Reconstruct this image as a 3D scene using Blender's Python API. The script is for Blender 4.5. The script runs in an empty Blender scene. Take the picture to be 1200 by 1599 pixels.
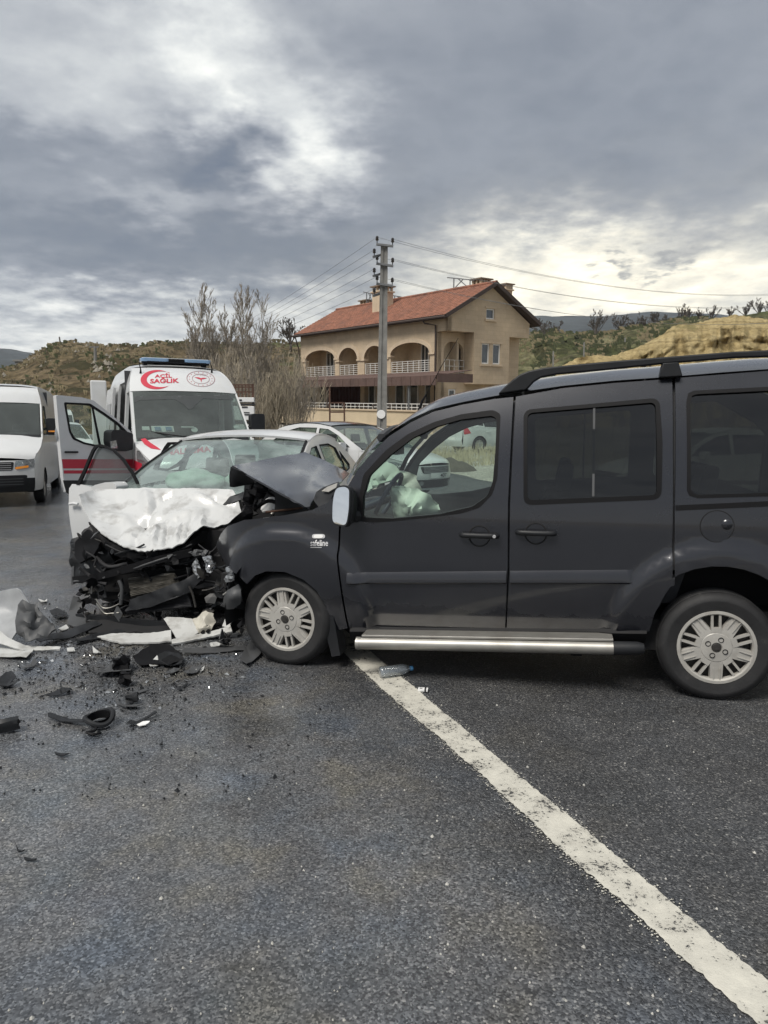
import bpy, bmesh, math, random
import numpy as np
from math import sin, cos, pi, radians as R, hypot, atan2, tan, sqrt
from mathutils import Vector, Matrix, noise
from mathutils.geometry import delaunay_2d_cdt
from mathutils.bvhtree import BVHTree

sc = bpy.context.scene
COL = sc.collection
# ------------------------------------------------------------------ camera
FPX, HC = 1110.0, 1.52
PITCH = math.atan((799.5 - 672) / FPX)
cam = bpy.data.cameras.new('camera')
cam.sensor_fit = 'VERTICAL'
cam.sensor_height = 36.0
cam.sensor_width = 27.0
cam.lens = FPX / 1599 * 36.0
cam.clip_start = 0.05
cam.clip_end = 20000
camo = bpy.data.objects.new('camera', cam)
COL.objects.link(camo)
camo.location = (0, 0, HC)
camo.rotation_euler = (pi / 2 - PITCH, 0, 0)
sc.camera = camo
# ------------------------------------------------------------------ exposure, sun, sky
sc.view_settings.view_transform = 'Standard'
sc.view_settings.look = 'None'
sc.view_settings.exposure = 1.5
sc.view_settings.gamma = 1.0
sc.view_settings.use_curve_mapping = False
SUN_EL, SUN_AZ = R(54), R(-140)        # azimuth from +Y towards +X
sl = bpy.data.lights.new('sun', 'SUN')
sl.energy = 1.35
sl.angle = R(24)
sl.color = (1.0, 0.95, 0.87)
so = bpy.data.objects.new('sun', sl)
COL.objects.link(so)
sd = Vector((sin(SUN_AZ) * cos(SUN_EL), cos(SUN_AZ) * cos(SUN_EL), sin(SUN_EL)))
so.rotation_euler = sd.to_track_quat('Z', 'Y').to_euler()
so.location = (0, 0, 40)
sc.cycles.max_bounces = 8
sc.cycles.transparent_max_bounces = 24
sc.cycles.caustics_reflective = False
sc.cycles.caustics_refractive = False

def px_azel(px, py):
    a = (px - 600) / FPX
    b = -(py - 799.5) / FPX
    v = Vector((a, cos(PITCH) + b * sin(PITCH), b * cos(PITCH) - sin(PITCH))).normalized()
    return atan2(v.x, v.y), math.asin(v.z)

def build_world():
    w = bpy.data.worlds.new('World')
    sc.world = w
    w.use_nodes = True
    nt = w.node_tree
    N, L = nt.nodes, nt.links
    N.clear()
    def nd(t, **k):
        n = N.new(t)
        for a, b in k.items():
            setattr(n, a, b)
        return n
    def mth(op, a, b=None, c=None, clamp=False):
        n = nd('ShaderNodeMath', operation=op, use_clamp=clamp)
        for i, v in enumerate((a, b, c)):
            if v is None: continue
            if hasattr(v, 'is_linked') or hasattr(v, 'links'): L.new(v, n.inputs[i])
            else: n.inputs[i].default_value = v
        return n.outputs[0]
    tc = nd('ShaderNodeTexCoord')
    D = tc.outputs['Generated']
    sep = nd('ShaderNodeSeparateXYZ'); L.new(D, sep.inputs[0])
    X, Y, Z = sep.outputs
    # cloud plane coordinates
    zz = mth('ADD', mth('MAXIMUM', Z, 0.0), 0.16)
    cp = nd('ShaderNodeCombineXYZ')
    L.new(mth('DIVIDE', X, zz), cp.inputs[0]); L.new(mth('DIVIDE', Y, zz), cp.inputs[1])
    def nz(scale, detail, rough, vec=cp.outputs[0], dist=0.0):
        n = nd('ShaderNodeTexNoise'); n.inputs['Scale'].default_value = scale
        n.inputs['Detail'].default_value = detail; n.inputs['Roughness'].default_value = rough
        n.inputs['Distortion'].default_value = dist
        L.new(vec, n.inputs['Vector']); return n
    n1 = nz(1.5, 9, 0.62, dist=0.2)
    n2 = nz(5.0, 9, 0.62, dist=0.15)
    wv = nz(2.6, 5, 0.6)                     # warp
    ws = nd('ShaderNodeSeparateColor'); L.new(wv.outputs['Color'], ws.inputs[0])
    wr = nz(9.0, 4, 0.6)
    wt = nd('ShaderNodeSeparateColor'); L.new(wr.outputs['Color'], wt.inputs[0])
    az = mth('ARCTAN2', X, Y)
    el = mth('ARCSINE', Z)
    az = mth('ADD', az, mth('ADD', mth('MULTIPLY', mth('SUBTRACT', ws.outputs[0], 0.5), 0.20), mth('MULTIPLY', mth('SUBTRACT', wt.outputs[0], 0.5), 0.12)))
    el = mth('ADD', el, mth('ADD', mth('MULTIPLY', mth('SUBTRACT', ws.outputs[1], 0.5), 0.13), mth('MULTIPLY', mth('SUBTRACT', wt.outputs[1], 0.5), 0.09)))
    # cloud layers: (px, py, sx px, sy px, amount): thin bright places and heavy dark ones
    G = SKYBLOBS
    acc = 0.0
    for (px, py, sx, sy, amp) in G:
        a0, e0 = px_azel(px, py)
        da = mth('DIVIDE', mth('SUBTRACT', az, a0), sx / FPX)
        de = mth('DIVIDE', mth('SUBTRACT', el, e0), sy / FPX)
        q = mth('ADD', mth('MULTIPLY', da, da), mth('MULTIPLY', de, de))
        g = mth('MULTIPLY', mth('EXPONENT', mth('MULTIPLY', q, -0.5)), amp)
        acc = mth('ADD', g, acc)
    # general cloud field
    f = mth('ADD', SKYBASE, mth('MULTIPLY', mth('SUBTRACT', n1.outputs['Fac'], 0.5), 0.24))
    f = mth('ADD', f, mth('MULTIPLY', mth('SUBTRACT', n2.outputs['Fac'], 0.5), 0.16))
    n3 = nz(2.6, 7, 0.58, dist=0.1)
    bl = mth('ABSOLUTE', mth('SUBTRACT', n3.outputs['Fac'], 0.5))
    f = mth('ADD', f, mth('MULTIPLY', mth('SUBTRACT', 0.10, bl), 0.55))
    # brightening towards the horizon
    hz = mth('EXPONENT', mth('MULTIPLY', mth('MAXIMUM', Z, 0.0), -9.0))
    f = mth('ADD', f, mth('MULTIPLY', hz, 0.20))
    zen = nd('ShaderNodeMapRange'); zen.interpolation_type = 'SMOOTHSTEP'; L.new(Z, zen.inputs[0]); zen.inputs[1].default_value = 0.42; zen.inputs[2].default_value = 1.0; zen.inputs[3].default_value = 0.0; zen.inputs[4].default_value = 0.22
    f = mth('ADD', f, zen.outputs[0])
    f = mth('ADD', f, mth('MULTIPLY', acc, mth('ADD', 0.45, mth('MULTIPLY', n2.outputs['Fac'], 1.1))))
    rp = nd('ShaderNodeValToRGB')
    e = rp.color_ramp
    e.elements[0].position = 0.0; e.elements[0].color = (0.080, 0.098, 0.128, 1)
    e.elements[1].position = 1.0; e.elements[1].color = (0.95, 0.93, 0.84, 1)
    for p, c in ((0.16, (0.120, 0.135, 0.158)), (0.32, (0.185, 0.199, 0.220)), (0.48, (0.295, 0.308, 0.32)), (0.64, (0.45, 0.462, 0.455)), (0.80, (0.66, 0.66, 0.62))):
        k = e.elements.new(p); k.color = (*c, 1)
    L.new(f, rp.inputs[0])
    a0, e0 = px_azel(960, 440)
    da = mth('DIVIDE', mth('SUBTRACT', az, a0), 0.30); de = mth('DIVIDE', mth('SUBTRACT', el, e0), 0.075)
    gw = mth('EXPONENT', mth('MULTIPLY', mth('ADD', mth('MULTIPLY', da, da), mth('MULTIPLY', de, de)), -0.5))
    wm = nd('ShaderNodeMix'); wm.data_type = 'RGBA'; wm.blend_type = 'MULTIPLY'; L.new(gw, wm.inputs[0]); L.new(rp.outputs[0], wm.inputs[6]); wm.inputs[7].default_value = (1.06, 0.985, 0.84, 1)
    sky = nd('ShaderNodeTexSky', sky_type='NISHITA')
    sky.sun_disc = False
    sky.sun_elevation = SUN_EL
    sky.sun_rotation = SUN_AZ
    sky.air_density = 1.0; sky.dust_density = 1.5
    bg1 = nd('ShaderNodeBackground'); L.new(sky.outputs[0], bg1.inputs[0]); bg1.inputs[1].default_value = 0.05
    bg2 = nd('ShaderNodeBackground'); L.new(wm.outputs[2], bg2.inputs[0]); bg2.inputs[1].default_value = SKYGAIN
    mx = nd('ShaderNodeMixShader'); mx.inputs[0].default_value = 0.92
    L.new(bg1.outputs[0], mx.inputs[1]); L.new(bg2.outputs[0], mx.inputs[2])
    out = nd('ShaderNodeOutputWorld'); L.new(mx.outputs[0], out.inputs[0])
SKYBASE, SKYGAIN = 0.34, 0.66
SKYBLOBS = [
    (320, 30, 55, 50, 0.26), (410, 150, 70, 55, 0.26), (500, 235, 50, 36, 0.36), (100, 90, 150, 70, 0.10), (60, 30, 120, 40, 0.06),
    (270, 300, 120, 26, 0.24), (440, 285, 40, 26, 0.22), (250, 170, 60, 50, 0.10), (130, 245, 120, 24, -0.14), (345, 245, 66, 36, -0.46), (20, 235, 80, 28, -0.12),
    (190, 385, 260, 50, -0.30), (480, 360, 70, 40, -0.10), (640, 330, 90, 60, -0.06), (880, 190, 330, 130, -0.11), (1150, 120, 200, 120, -0.03),
    (150, 505, 330, 30, 0.20), (60, 525, 120, 20, 0.14), (300, 490, 120, 20, 0.12), (880, 395, 130, 36, 0.34), (1090, 445, 240, 40, 0.36), (760, 430, 80, 50, 0.12), (700, 90, 250, 90, -0.02),
    (964, 411, 13, 7, -0.40), (1026, 422, 14, 6, -0.30), (1066, 386, 24, 6, -0.26), (530, 480, 90, 30, 0.12), (860, 490, 180, 30, 0.16),
]
build_world()
# ------------------------------------------------------------------ helpers
def ray(px, py):
    a = (px - 600) / FPX
    b = -(py - 799.5) / FPX
    return Vector((a, cos(PITCH) + b * sin(PITCH), b * cos(PITCH) - sin(PITCH)))
EYE = Vector((0, 0, HC))
def gp(px, py, z=0.0):
    r = ray(px, py)
    return EYE + r * ((z - HC) / r.z)
def aty(px, py, Y):
    r = ray(px, py)
    return EYE + r * (Y / r.y)
def rise(Y):
    return 0.0 if Y < 14 else (0.046 * (Y - 18) if Y > 22 else 0.046 * (Y - 14) ** 2 / 16)
def smooth(a, b, x):
    t = max(0.0, min(1.0, (x - a) / (b - a)))
    return t * t * (3 - 2 * t)
def lerp(a, b, t): return a + (b - a) * t
def interp(pts, x):
    if x <= pts[0][0]: return pts[0][1]
    for (x0, y0), (x1, y1) in zip(pts, pts[1:]):
        if x <= x1:
            return y0 + (y1 - y0) * (x - x0) / (x1 - x0) if x1 > x0 else y1
    return pts[-1][1]
def nz3(x, y, z=0.0): return noise.noise(Vector((x, y, z)))
def fbm(x, y, z=0.0, o=4): return noise.fractal(Vector((x, y, z)), 1.0, 2.0, o)

class Fr:
    """local frame of a thing: pixel rays meet planes of the thing's own axes"""
    def __init__(s, loc, rz=0.0, M=None):
        s.M = M if M is not None else Matrix.Translation(Vector(loc)) @ Matrix.Rotation(rz, 4, 'Z')
        s.I = s.M.inverted()
        s.e = s.I @ EYE
    def at(s, px, py, val=0.0, ax=1):
        r = s.I.to_3x3() @ ray(px, py)
        return s.e + r * ((val - s.e[ax]) / r[ax])

class MB:
    def __init__(s): s.v = []; s.f = []
    def add(s, vs, fs):
        o = len(s.v)
        s.v += [tuple(v) for v in vs]
        s.f += [tuple(i + o for i in f) for f in fs]
        return s
    def box(s, c, d, rot=None, taper=1.0):
        hx, hy, hz = d[0] / 2, d[1] / 2, d[2] / 2
        P = []
        for z, k in ((-hz, 1.0), (hz, taper)):
            for x, y in ((-hx, -hy), (hx, -hy), (hx, hy), (-hx, hy)):
                P.append(Vector((x * k, y * k, z)))
        if rot is not None:
            P = [rot @ p for p in P]
        c = Vector(c)
        return s.add([p + c for p in P], [(3, 2, 1, 0), (4, 5, 6, 7), (0, 1, 5, 4), (1, 2, 6, 5), (2, 3, 7, 6), (3, 0, 4, 7)])
    def bar(s, a, b, w, h):
        a, b = Vector(a), Vector(b)
        d = (b - a)
        q = d.to_track_quat('X', 'Z').to_matrix()
        return s.box((a + b) / 2, (d.length, w, h), q)
    def tube(s, path, r, n=8, cap=True, closed=False):
        path = [Vector(p) for p in path]
        m = len(path)
        rs = r if isinstance(r, (list, tuple)) else [r] * m
        up = Vector((0, 0, 1))
        vs, fs = [], []
        prev = None
        for i, p in enumerate(path):
            if closed: t = path[(i + 1) % m] - path[i - 1]
            else: t = path[min(i + 1, m - 1)] - path[max(i - 1, 0)]
            if t.length < 1e-9: t = Vector((0, 0, 1))
            t.normalize()
            if prev is None:
                a = t.cross(up)
                if a.length < 0.05: a = t.cross(Vector((1, 0, 0)))
            else:
                a = prev - t * prev.dot(t)
                if a.length < 1e-6: a = t.cross(up)
            a.normalize(); prev = a
            b = t.cross(a)
            for k in range(n):
                g = 2 * pi * k / n
                vs.append(p + (a * cos(g) + b * sin(g)) * rs[i])
        for i in range(m if closed else m - 1):
            j = (i + 1) % m
            for k in range(n):
                l = (k + 1) % n
                fs.append((i * n + k, i * n + l, j * n + l, j * n + k))
        if cap and not closed:
            fs.append(tuple(range(n - 1, -1, -1)))
            fs.append(tuple((m - 1) * n + k for k in range(n)))
        return s.add(vs, fs)
    def lathe(s, prof, n=24, M=None, cap=True):
        """profile of (radius, height) about local Z, then M"""
        vs, fs = [], []
        for (r, h) in prof:
            for k in range(n):
                g = 2 * pi * k / n
                v = Vector((r * cos(g), r * sin(g), h))
                vs.append(M @ v if M is not None else v)
        for i in range(len(prof) - 1):
            for k in range(n):
                l = (k + 1) % n
                fs.append((i * n + k, i * n + l, (i + 1) * n + l, (i + 1) * n + k))
        if cap:
            if prof[0][0] > 1e-6: fs.append(tuple(range(n - 1, -1, -1)))
            if prof[-1][0] > 1e-6: fs.append(tuple((len(prof) - 1) * n + k for k in range(n)))
        return s.add(vs, fs)
    def grid(s, fn, us, vs_):
        V, Fc = [], []
        for u in us:
            for v in vs_: V.append(fn(u, v))
        nv = len(vs_)
        for i in range(len(us) - 1):
            for j in range(nv - 1):
                Fc.append((i * nv + j, (i + 1) * nv + j, (i + 1) * nv + j + 1, i * nv + j + 1))
        return s.add(V, Fc)
    def prism(s, poly, fn, t0, t1):
        """polygon (a,b) swept between depths t0,t1: fn(a,b,t)->xyz"""
        n = len(poly)
        vs = [fn(a, b, t0) for a, b in poly] + [fn(a, b, t1) for a, b in poly]
        tr = cdt([poly], 0)
        o = len(s.v)
        s.v += [tuple(v) for v in vs]
        if tr[0] and len(tr[0]) == n:
            mp = tr[0]
            for f in tr[1]:
                s.f.append(tuple(o + i for i in f)); s.f.append(tuple(o + n + i for i in reversed(f)))
        else:
            s.f.append(tuple(o + i for i in range(n))); s.f.append(tuple(o + n + i for i in reversed(range(n))))
        for i in range(n):
            j = (i + 1) % n
            s.f.append((o + j, o + i, o + n + i, o + n + j))
        return s
    def patch(s, outline, fn, holes=(), step=0.05, out=None):
        vs, fs = cdt([outline] + list(holes), step)
        P = [Vector(fn(a, b)) for a, b in vs]
        if out is not None and fs:
            tot = Vector()
            for f in fs:
                tot += (P[f[1]] - P[f[0]]).cross(P[f[2]] - P[f[0]])
            if tot.dot(Vector(out)) < 0: fs = [tuple(reversed(f)) for f in fs]
        return s.add(P, fs)
    def build(s, name, mat, parent=None, smooth=35, solid=0.0, bevel=0.0, sub=0, recalc=False, M=None):
        me = bpy.data.meshes.new(name)
        me.from_pydata(s.v, [], s.f)
        me.validate()
        if recalc:
            b = bmesh.new(); b.from_mesh(me)
            bmesh.ops.recalc_face_normals(b, faces=b.faces)
            b.to_mesh(me); b.free()
        if smooth:
            me.polygons.foreach_set('use_smooth', [True] * len(me.polygons))
            if smooth < 180: me.set_sharp_from_angle(angle=R(smooth))
        me.materials.append(mat)
        o = bpy.data.objects.new(name, me)
        COL.objects.link(o)
        if parent is not None: o.parent = parent
        if M is not None: o.matrix_local = M
        if solid:
            m = o.modifiers.new('solid', 'SOLIDIFY'); m.thickness = solid; m.offset = -1
            if smooth and smooth < 180:
                m = o.modifiers.new('edges', 'EDGE_SPLIT'); m.split_angle = R(max(35, smooth))
        if bevel:
            m = o.modifiers.new('bevel', 'BEVEL'); m.width = bevel; m.segments = 2; m.limit_method = 'ANGLE'
        if sub:
            m = o.modifiers.new('sub', 'SUBSURF'); m.levels = sub; m.render_levels = sub
        return o

def inside(p, poly):
    x, y = p; c = False; n = len(poly); j = n - 1
    for i in range(n):
        xi, yi = poly[i]; xj, yj = poly[j]
        if (yi > y) != (yj > y) and x < (xj - xi) * (y - yi) / (yj - yi) + xi: c = not c
        j = i
    return c
def segdist(p, a, b):
    ax, ay = a; bx, by = b; dx, dy = bx - ax, by - ay
    L = dx * dx + dy * dy
    t = 0 if L == 0 else max(0, min(1, ((p[0] - ax) * dx + (p[1] - ay) * dy) / L))
    return hypot(p[0] - ax - t * dx, p[1] - ay - t * dy)
def densify(poly, step):
    out = []
    for i in range(len(poly)):
        a, b = poly[i], poly[(i + 1) % len(poly)]
        n = max(1, int(math.ceil(hypot(b[0] - a[0], b[1] - a[1]) / step)))
        for k in range(n): out.append((lerp(a[0], b[0], k / n), lerp(a[1], b[1], k / n)))
    return out
def cdt(loops, step):
    loops = [[(float(a), float(b)) for a, b in l] for l in loops]
    if step: loops = [densify(l, step) for l in loops]
    vs, es = [], []
    for l in loops:
        o = len(vs); n = len(l)
        vs += [Vector(p) for p in l]
        es += [(o + i, o + (i + 1) % n) for i in range(n)]
    if step:
        xs = [p[0] for p in loops[0]]; ys = [p[1] for p in loops[0]]
        ny = int((max(ys) - min(ys)) / step) + 1; nx = int((max(xs) - min(xs)) / step) + 1
        segs = [(l[i], l[(i + 1) % len(l)]) for l in loops for i in range(len(l))]
        bk = {}
        for a, b in segs:
            bk.setdefault((int(a[0] // step), int(a[1] // step)), []).append((a, b))
        for i in range(nx + 1):
            for j in range(ny + 1):
                p = (min(xs) + (i + 0.5 * (j % 2)) * step, min(ys) + j * step * 0.95)
                if not inside(p, loops[0]) or any(inside(p, h) for h in loops[1:]): continue
                kx, ky = int(p[0] // step), int(p[1] // step)
                near = False
                for ax in (-1, 0, 1):
                    for ay in (-1, 0, 1):
                        for (a, b) in bk.get((kx + ax, ky + ay), ()):
                            if segdist(p, a, b) < step * 0.45: near = True; break
                        if near: break
                    if near: break
                if not near: vs.append(Vector(p))
    r = delaunay_2d_cdt(vs, es, [], 0, 1e-7)
    ov, of = r[0], r[2]
    fs = []
    for f in of:
        c = ((ov[f[0]].x + ov[f[1]].x + ov[f[2]].x) / 3, (ov[f[0]].y + ov[f[1]].y + ov[f[2]].y) / 3)
        if inside(c, loops[0]) and not any(inside(c, h) for h in loops[1:]): fs.append(tuple(f))
    return [(v.x, v.y) for v in ov], fs
def rnd(poly, r, n=4):
    """round every corner of a polygon"""
    out = []
    m = len(poly)
    for i in range(m):
        a, p, b = Vector(poly[i - 1]), Vector(poly[i]), Vector(poly[(i + 1) % m])
        d1, d2 = a - p, b - p
        k = min(r, d1.length * 0.45, d2.length * 0.45)
        q1, q2 = p + d1.normalized() * k, p + d2.normalized() * k
        for j in range(n + 1):
            t = j / n
            v = q1 * (1 - t) ** 2 + p * 2 * t * (1 - t) + q2 * t * t
            out.append((v.x, v.y))
    return out
def curve(pts, k=6):
    """open Catmull-Rom through points of any dimension"""
    P = [Vector(p) for p in pts]
    out = []
    for i in range(len(P) - 1):
        p0, p1, p2, p3 = P[max(i - 1, 0)], P[i], P[i + 1], P[min(i + 2, len(P) - 1)]
        for j in range(k):
            t = j / k
            out.append(0.5 * ((2 * p1) + (p2 - p0) * t + (2 * p0 - 5 * p1 + 4 * p2 - p3) * t * t + (3 * p1 - p0 - 3 * p2 + p3) * t ** 3))
    out.append(P[-1])
    return out
def lin(a, b, n): return [a + (b - a) * i / n for i in range(n + 1)]

def thing(name, label, cat, loc=(0, 0, 0), rz=0.0, group=None, M=None):
    o = bpy.data.objects.new(name, None)
    COL.objects.link(o)
    o.empty_display_size = 0.2
    if M is not None: o.matrix_world = M
    else:
        o.location = loc; o.rotation_euler = (0, 0, rz)
    o['label'] = label; o['category'] = cat
    if group: o['group'] = group
    return o
def tag(o, label, cat, group=None, kind=None):
    if label: o['label'] = label
    if cat: o['category'] = cat
    if group: o['group'] = group
    if kind: o['kind'] = kind
    return o
def struct(o): o['kind'] = 'structure'; return o
def stuff(o): o['kind'] = 'stuff'; return o
def copy_tree(o, parent=None):
    c = o.copy(); COL.objects.link(c)
    if parent is not None: c.parent = parent
    for ch in list(o.children): copy_tree(ch, c)
    return c

# pixel-traced sheets with their own depth (linear radial interpolation of the depth over the outline)
def depth_fn(ctrl):
    C = np.array(ctrl, float)
    n = len(C)
    A = np.zeros((n + 3, n + 3))
    d = np.hypot(C[:, None, 0] - C[None, :, 0], C[:, None, 1] - C[None, :, 1])
    A[:n, :n] = d + 1e-6 * np.eye(n)
    A[:n, n] = 1; A[:n, n + 1] = C[:, 0]; A[:n, n + 2] = C[:, 1]
    A[n:, :n] = A[:n, n:].T
    w = np.linalg.lstsq(A, np.concatenate([C[:, 2], [0, 0, 0]]), rcond=None)[0]
    return lambda x, y: float(w[:n] @ np.hypot(C[:, 0] - x, C[:, 1] - y) + w[n] + w[n + 1] * x + w[n + 2] * y)
def pxsheet(fr, outline, inner=(), step=6, bump=None, holes=(), ax=1, jag=0.0):
    """outline [(px,py,depth)] in frame fr: a sheet through those points"""
    def floor_(q):
        a, b, d = q
        w = fr.M @ fr.at(a, b, d, ax)
        if ax == 1 and w.z < .012 and b > 700: return (a, b, (fr.I @ gp(a, b, .012)).y)
        return q
    outline = [floor_(q) for q in outline]; inner = [floor_(q) for q in inner]
    df = depth_fn(list(outline) + list(inner))
    ol = [(a, b) for a, b, _ in outline]
    if jag:
        ol = densify(ol, step * 0.8)
        ol = [(a + jag * nz3(a * 0.21, b * 0.21, 3.1), b + jag * nz3(a * 0.21, b * 0.21, 7.7)) for a, b in ol]
    def fn(a, b):
        p = fr.at(a, b, df(a, b), ax)
        if bump: p = p + Vector(bump(p))
        return p
    m = MB()
    m.patch(ol, fn, holes, step)
    return m
def bvh_of(mbs, M):
    vs, fs = [], []
    for m in mbs:
        o = len(vs)
        vs += [M @ Vector(v) for v in m.v]
        fs += [tuple(i + o for i in f) for f in m.f]
    return BVHTree.FromPolygons(vs, fs)
def decal(bvh, I, outline, holes=(), step=3, lift=0.004, tris=None):
    """flat print laid on a built surface; outline in pixels of the photograph, I = inverse matrix of its parent"""
    m = MB()
    vs, fs = cdt([outline] + list(holes), step) if tris is None else tris
    P = []
    ok = []
    for a, b in vs:
        h = bvh.ray_cast(EYE, ray(a, b).normalized())
        if h[0] is None: P.append(Vector()); ok.append(False)
        else:
            n = h[1]
            if n.dot(ray(a, b)) > 0: n = -n
            P.append(I @ (h[0] + n * lift)); ok.append(True)
    m.add(P, [f for f in fs if all(ok[i] for i in f)])
    return m
def text2d(s, bold=0.0):
    """(verts2d, faces) of a line of lettering, cap height about 0.7, baseline at 0"""
    cu = bpy.data.curves.new('lettering', 'FONT')
    cu.body = s
    cu.offset = bold
    cu.resolution_u = 3
    ob = bpy.data.objects.new('lettering', cu)
    me = bpy.data.meshes.new_from_object(ob)
    vs = [(v.co.x, v.co.y) for v in me.vertices]
    fs = [tuple(p.vertices) for p in me.polygons]
    bpy.data.objects.remove(ob); bpy.data.curves.remove(cu); bpy.data.meshes.remove(me)
    x0 = min(v[0] for v in vs); x1 = max(v[0] for v in vs); y0 = min(v[1] for v in vs); y1 = max(v[1] for v in vs)
    return [((a - x0) / (x1 - x0), (b - y0) / (y1 - y0)) for a, b in vs], fs      # fitted to the unit square
def ell(cx, cy, rx, ry, n=24, rot=0.0):
    c, s_ = cos(rot), sin(rot)
    return [(cx + rx * cos(2 * pi * k / n) * c - ry * sin(2 * pi * k / n) * s_, cy + rx * cos(2 * pi * k / n) * s_ + ry * sin(2 * pi * k / n) * c) for k in range(n)]

# ------------------------------------------------------------------ materials
def newmat(name):
    m = bpy.data.materials.new(name); m.use_nodes = True
    nt = m.node_tree; nt.nodes.clear()
    out = nt.nodes.new('ShaderNodeOutputMaterial')
    b = nt.nodes.new('ShaderNodeBsdfPrincipled')
    nt.links.new(b.outputs[0], out.inputs[0])
    return m, nt, b, out
def tex(nt, kind, scale, detail=4, rough=0.55, vec=None, coord='Object', dist=0.0):
    if vec is None:
        t = nt.nodes.new('ShaderNodeTexCoord'); vec = t.outputs[coord]
    n = nt.nodes.new('ShaderNodeTexNoise' if kind == 'noise' else 'ShaderNodeTexVoronoi')
    n.inputs['Scale'].default_value = scale
    if kind == 'noise':
        n.inputs['Detail'].default_value = detail; n.inputs['Roughness'].default_value = rough
        n.inputs['Distortion'].default_value = dist
    nt.links.new(vec, n.inputs['Vector'])
    return n
def ramp(nt, src, stops):
    r = nt.nodes.new('ShaderNodeValToRGB')
    e = r.color_ramp
    while len(e.elements) > 1: e.elements.remove(e.elements[-1])
    for i, (p, c) in enumerate(stops):
        k = e.elements[0] if i == 0 else e.elements.new(p)
        k.position = p
        k.color = (c, c, c, 1) if isinstance(c, (int, float)) else (*c, 1)
    nt.links.new(src, r.inputs[0])
    return r.outputs[0]
def mixc(nt, fac, a, b, mode='MIX'):
    n = nt.nodes.new('ShaderNodeMix'); n.data_type = 'RGBA'; n.blend_type = mode
    for s, v in ((n.inputs[0], fac), (n.inputs[6], a), (n.inputs[7], b)):
        if hasattr(v, 'links'): nt.links.new(v, s)
        elif isinstance(v, (int, float)): s.default_value = v
        else: s.default_value = (*v, 1)
    return n.outputs[2]
def bumpn(nt, bsdf, src, strength, dist=0.01):
    b = nt.nodes.new('ShaderNodeBump'); b.inputs['Strength'].default_value = strength; b.inputs['Distance'].default_value = dist
    nt.links.new(src, b.inputs['Height']); nt.links.new(b.outputs[0], bsdf.inputs['Normal'])
    return b
def pm(name, col, rough=0.5, metal=0.0, coat=0.0, var=0.0, vs=3.0, bump=0.0, bs=40.0, spec=0.5, dirt=None, ds=2.0, rv=0.0, alpha=1.0):
    m, nt, b, out = newmat(name)
    b.inputs['Roughness'].default_value = rough
    b.inputs['Metallic'].default_value = metal
    b.inputs['Coat Weight'].default_value = coat
    b.inputs['Coat Roughness'].default_value = 0.06
    b.inputs['Specular IOR Level'].default_value = spec
    c = None
    if var:
        n = tex(nt, 'noise', vs, 6, 0.6)
        k = ramp(nt, n.outputs['Fac'], [(0.3, tuple(x * (1 - var) for x in col)), (0.7, tuple(min(1, x * (1 + var)) for x in col))])
        c = k
    if dirt:
        n = tex(nt, 'noise', ds, 8, 0.65)
        k = ramp(nt, n.outputs['Fac'], [(0.5, 0.0), (0.75, 0.8)])
        c = mixc(nt, k, c if c is not None else col, dirt)
    if c is None: b.inputs['Base Color'].default_value = (*col, 1)
    else: nt.links.new(c, b.inputs['Base Color'])
    if rv:
        n = tex(nt, 'noise', 5, 5)
        nt.links.new(ramp(nt, n.outputs['Fac'], [(0.3, max(0, rough - rv)), (0.7, min(1, rough + rv))]), b.inputs['Roughness'])
    if bump:
        n = tex(nt, 'noise', bs, 5, 0.6)
        bumpn(nt, b, n.outputs['Fac'], bump)
    return m
def glassm(name, tint, opac=0.0, dark=(0.01, 0.012, 0.012), rough=0.02, ior=1.5, film=0.0):
    """clear sheet: tinted see-through, mirror by angle, a share of opaque film or dust"""
    m, nt, b, out = newmat(name)
    nt.nodes.remove(b)
    tr = nt.nodes.new('ShaderNodeBsdfTransparent'); tr.inputs[0].default_value = (*tint, 1)
    gl = nt.nodes.new('ShaderNodeBsdfGlossy'); gl.inputs['Roughness'].default_value = rough
    lw = nt.nodes.new('ShaderNodeLayerWeight'); lw.inputs[0].default_value = 0.5
    pw = nt.nodes.new('ShaderNodeMath'); pw.operation = 'POWER'; nt.links.new(lw.outputs['Facing'], pw.inputs[0]); pw.inputs[1].default_value = 4.5
    fr = nt.nodes.new('ShaderNodeMath'); fr.operation = 'MULTIPLY_ADD'; nt.links.new(pw.outputs[0], fr.inputs[0]); fr.inputs[1].default_value = 0.93; fr.inputs[2].default_value = 0.07
    df = nt.nodes.new('ShaderNodeBsdfDiffuse'); df.inputs[0].default_value = (*dark, 1)
    m1 = nt.nodes.new('ShaderNodeMixShader'); m1.inputs[0].default_value = opac
    if film:
        n = tex(nt, 'noise', 1.7, 7, 0.7)
        nt.links.new(ramp(nt, n.outputs['Fac'], [(0.4, opac), (0.75, min(1, opac + film))]), m1.inputs[0])
    m2 = nt.nodes.new('ShaderNodeMixShader')
    L = nt.links
    L.new(tr.outputs[0], m1.inputs[1]); L.new(df.outputs[0], m1.inputs[2])
    L.new(fr.outputs[0], m2.inputs[0]); L.new(m1.outputs[0], m2.inputs[1]); L.new(gl.outputs[0], m2.inputs[2])
    L.new(m2.outputs[0], out.inputs[0])
    return m

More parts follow.
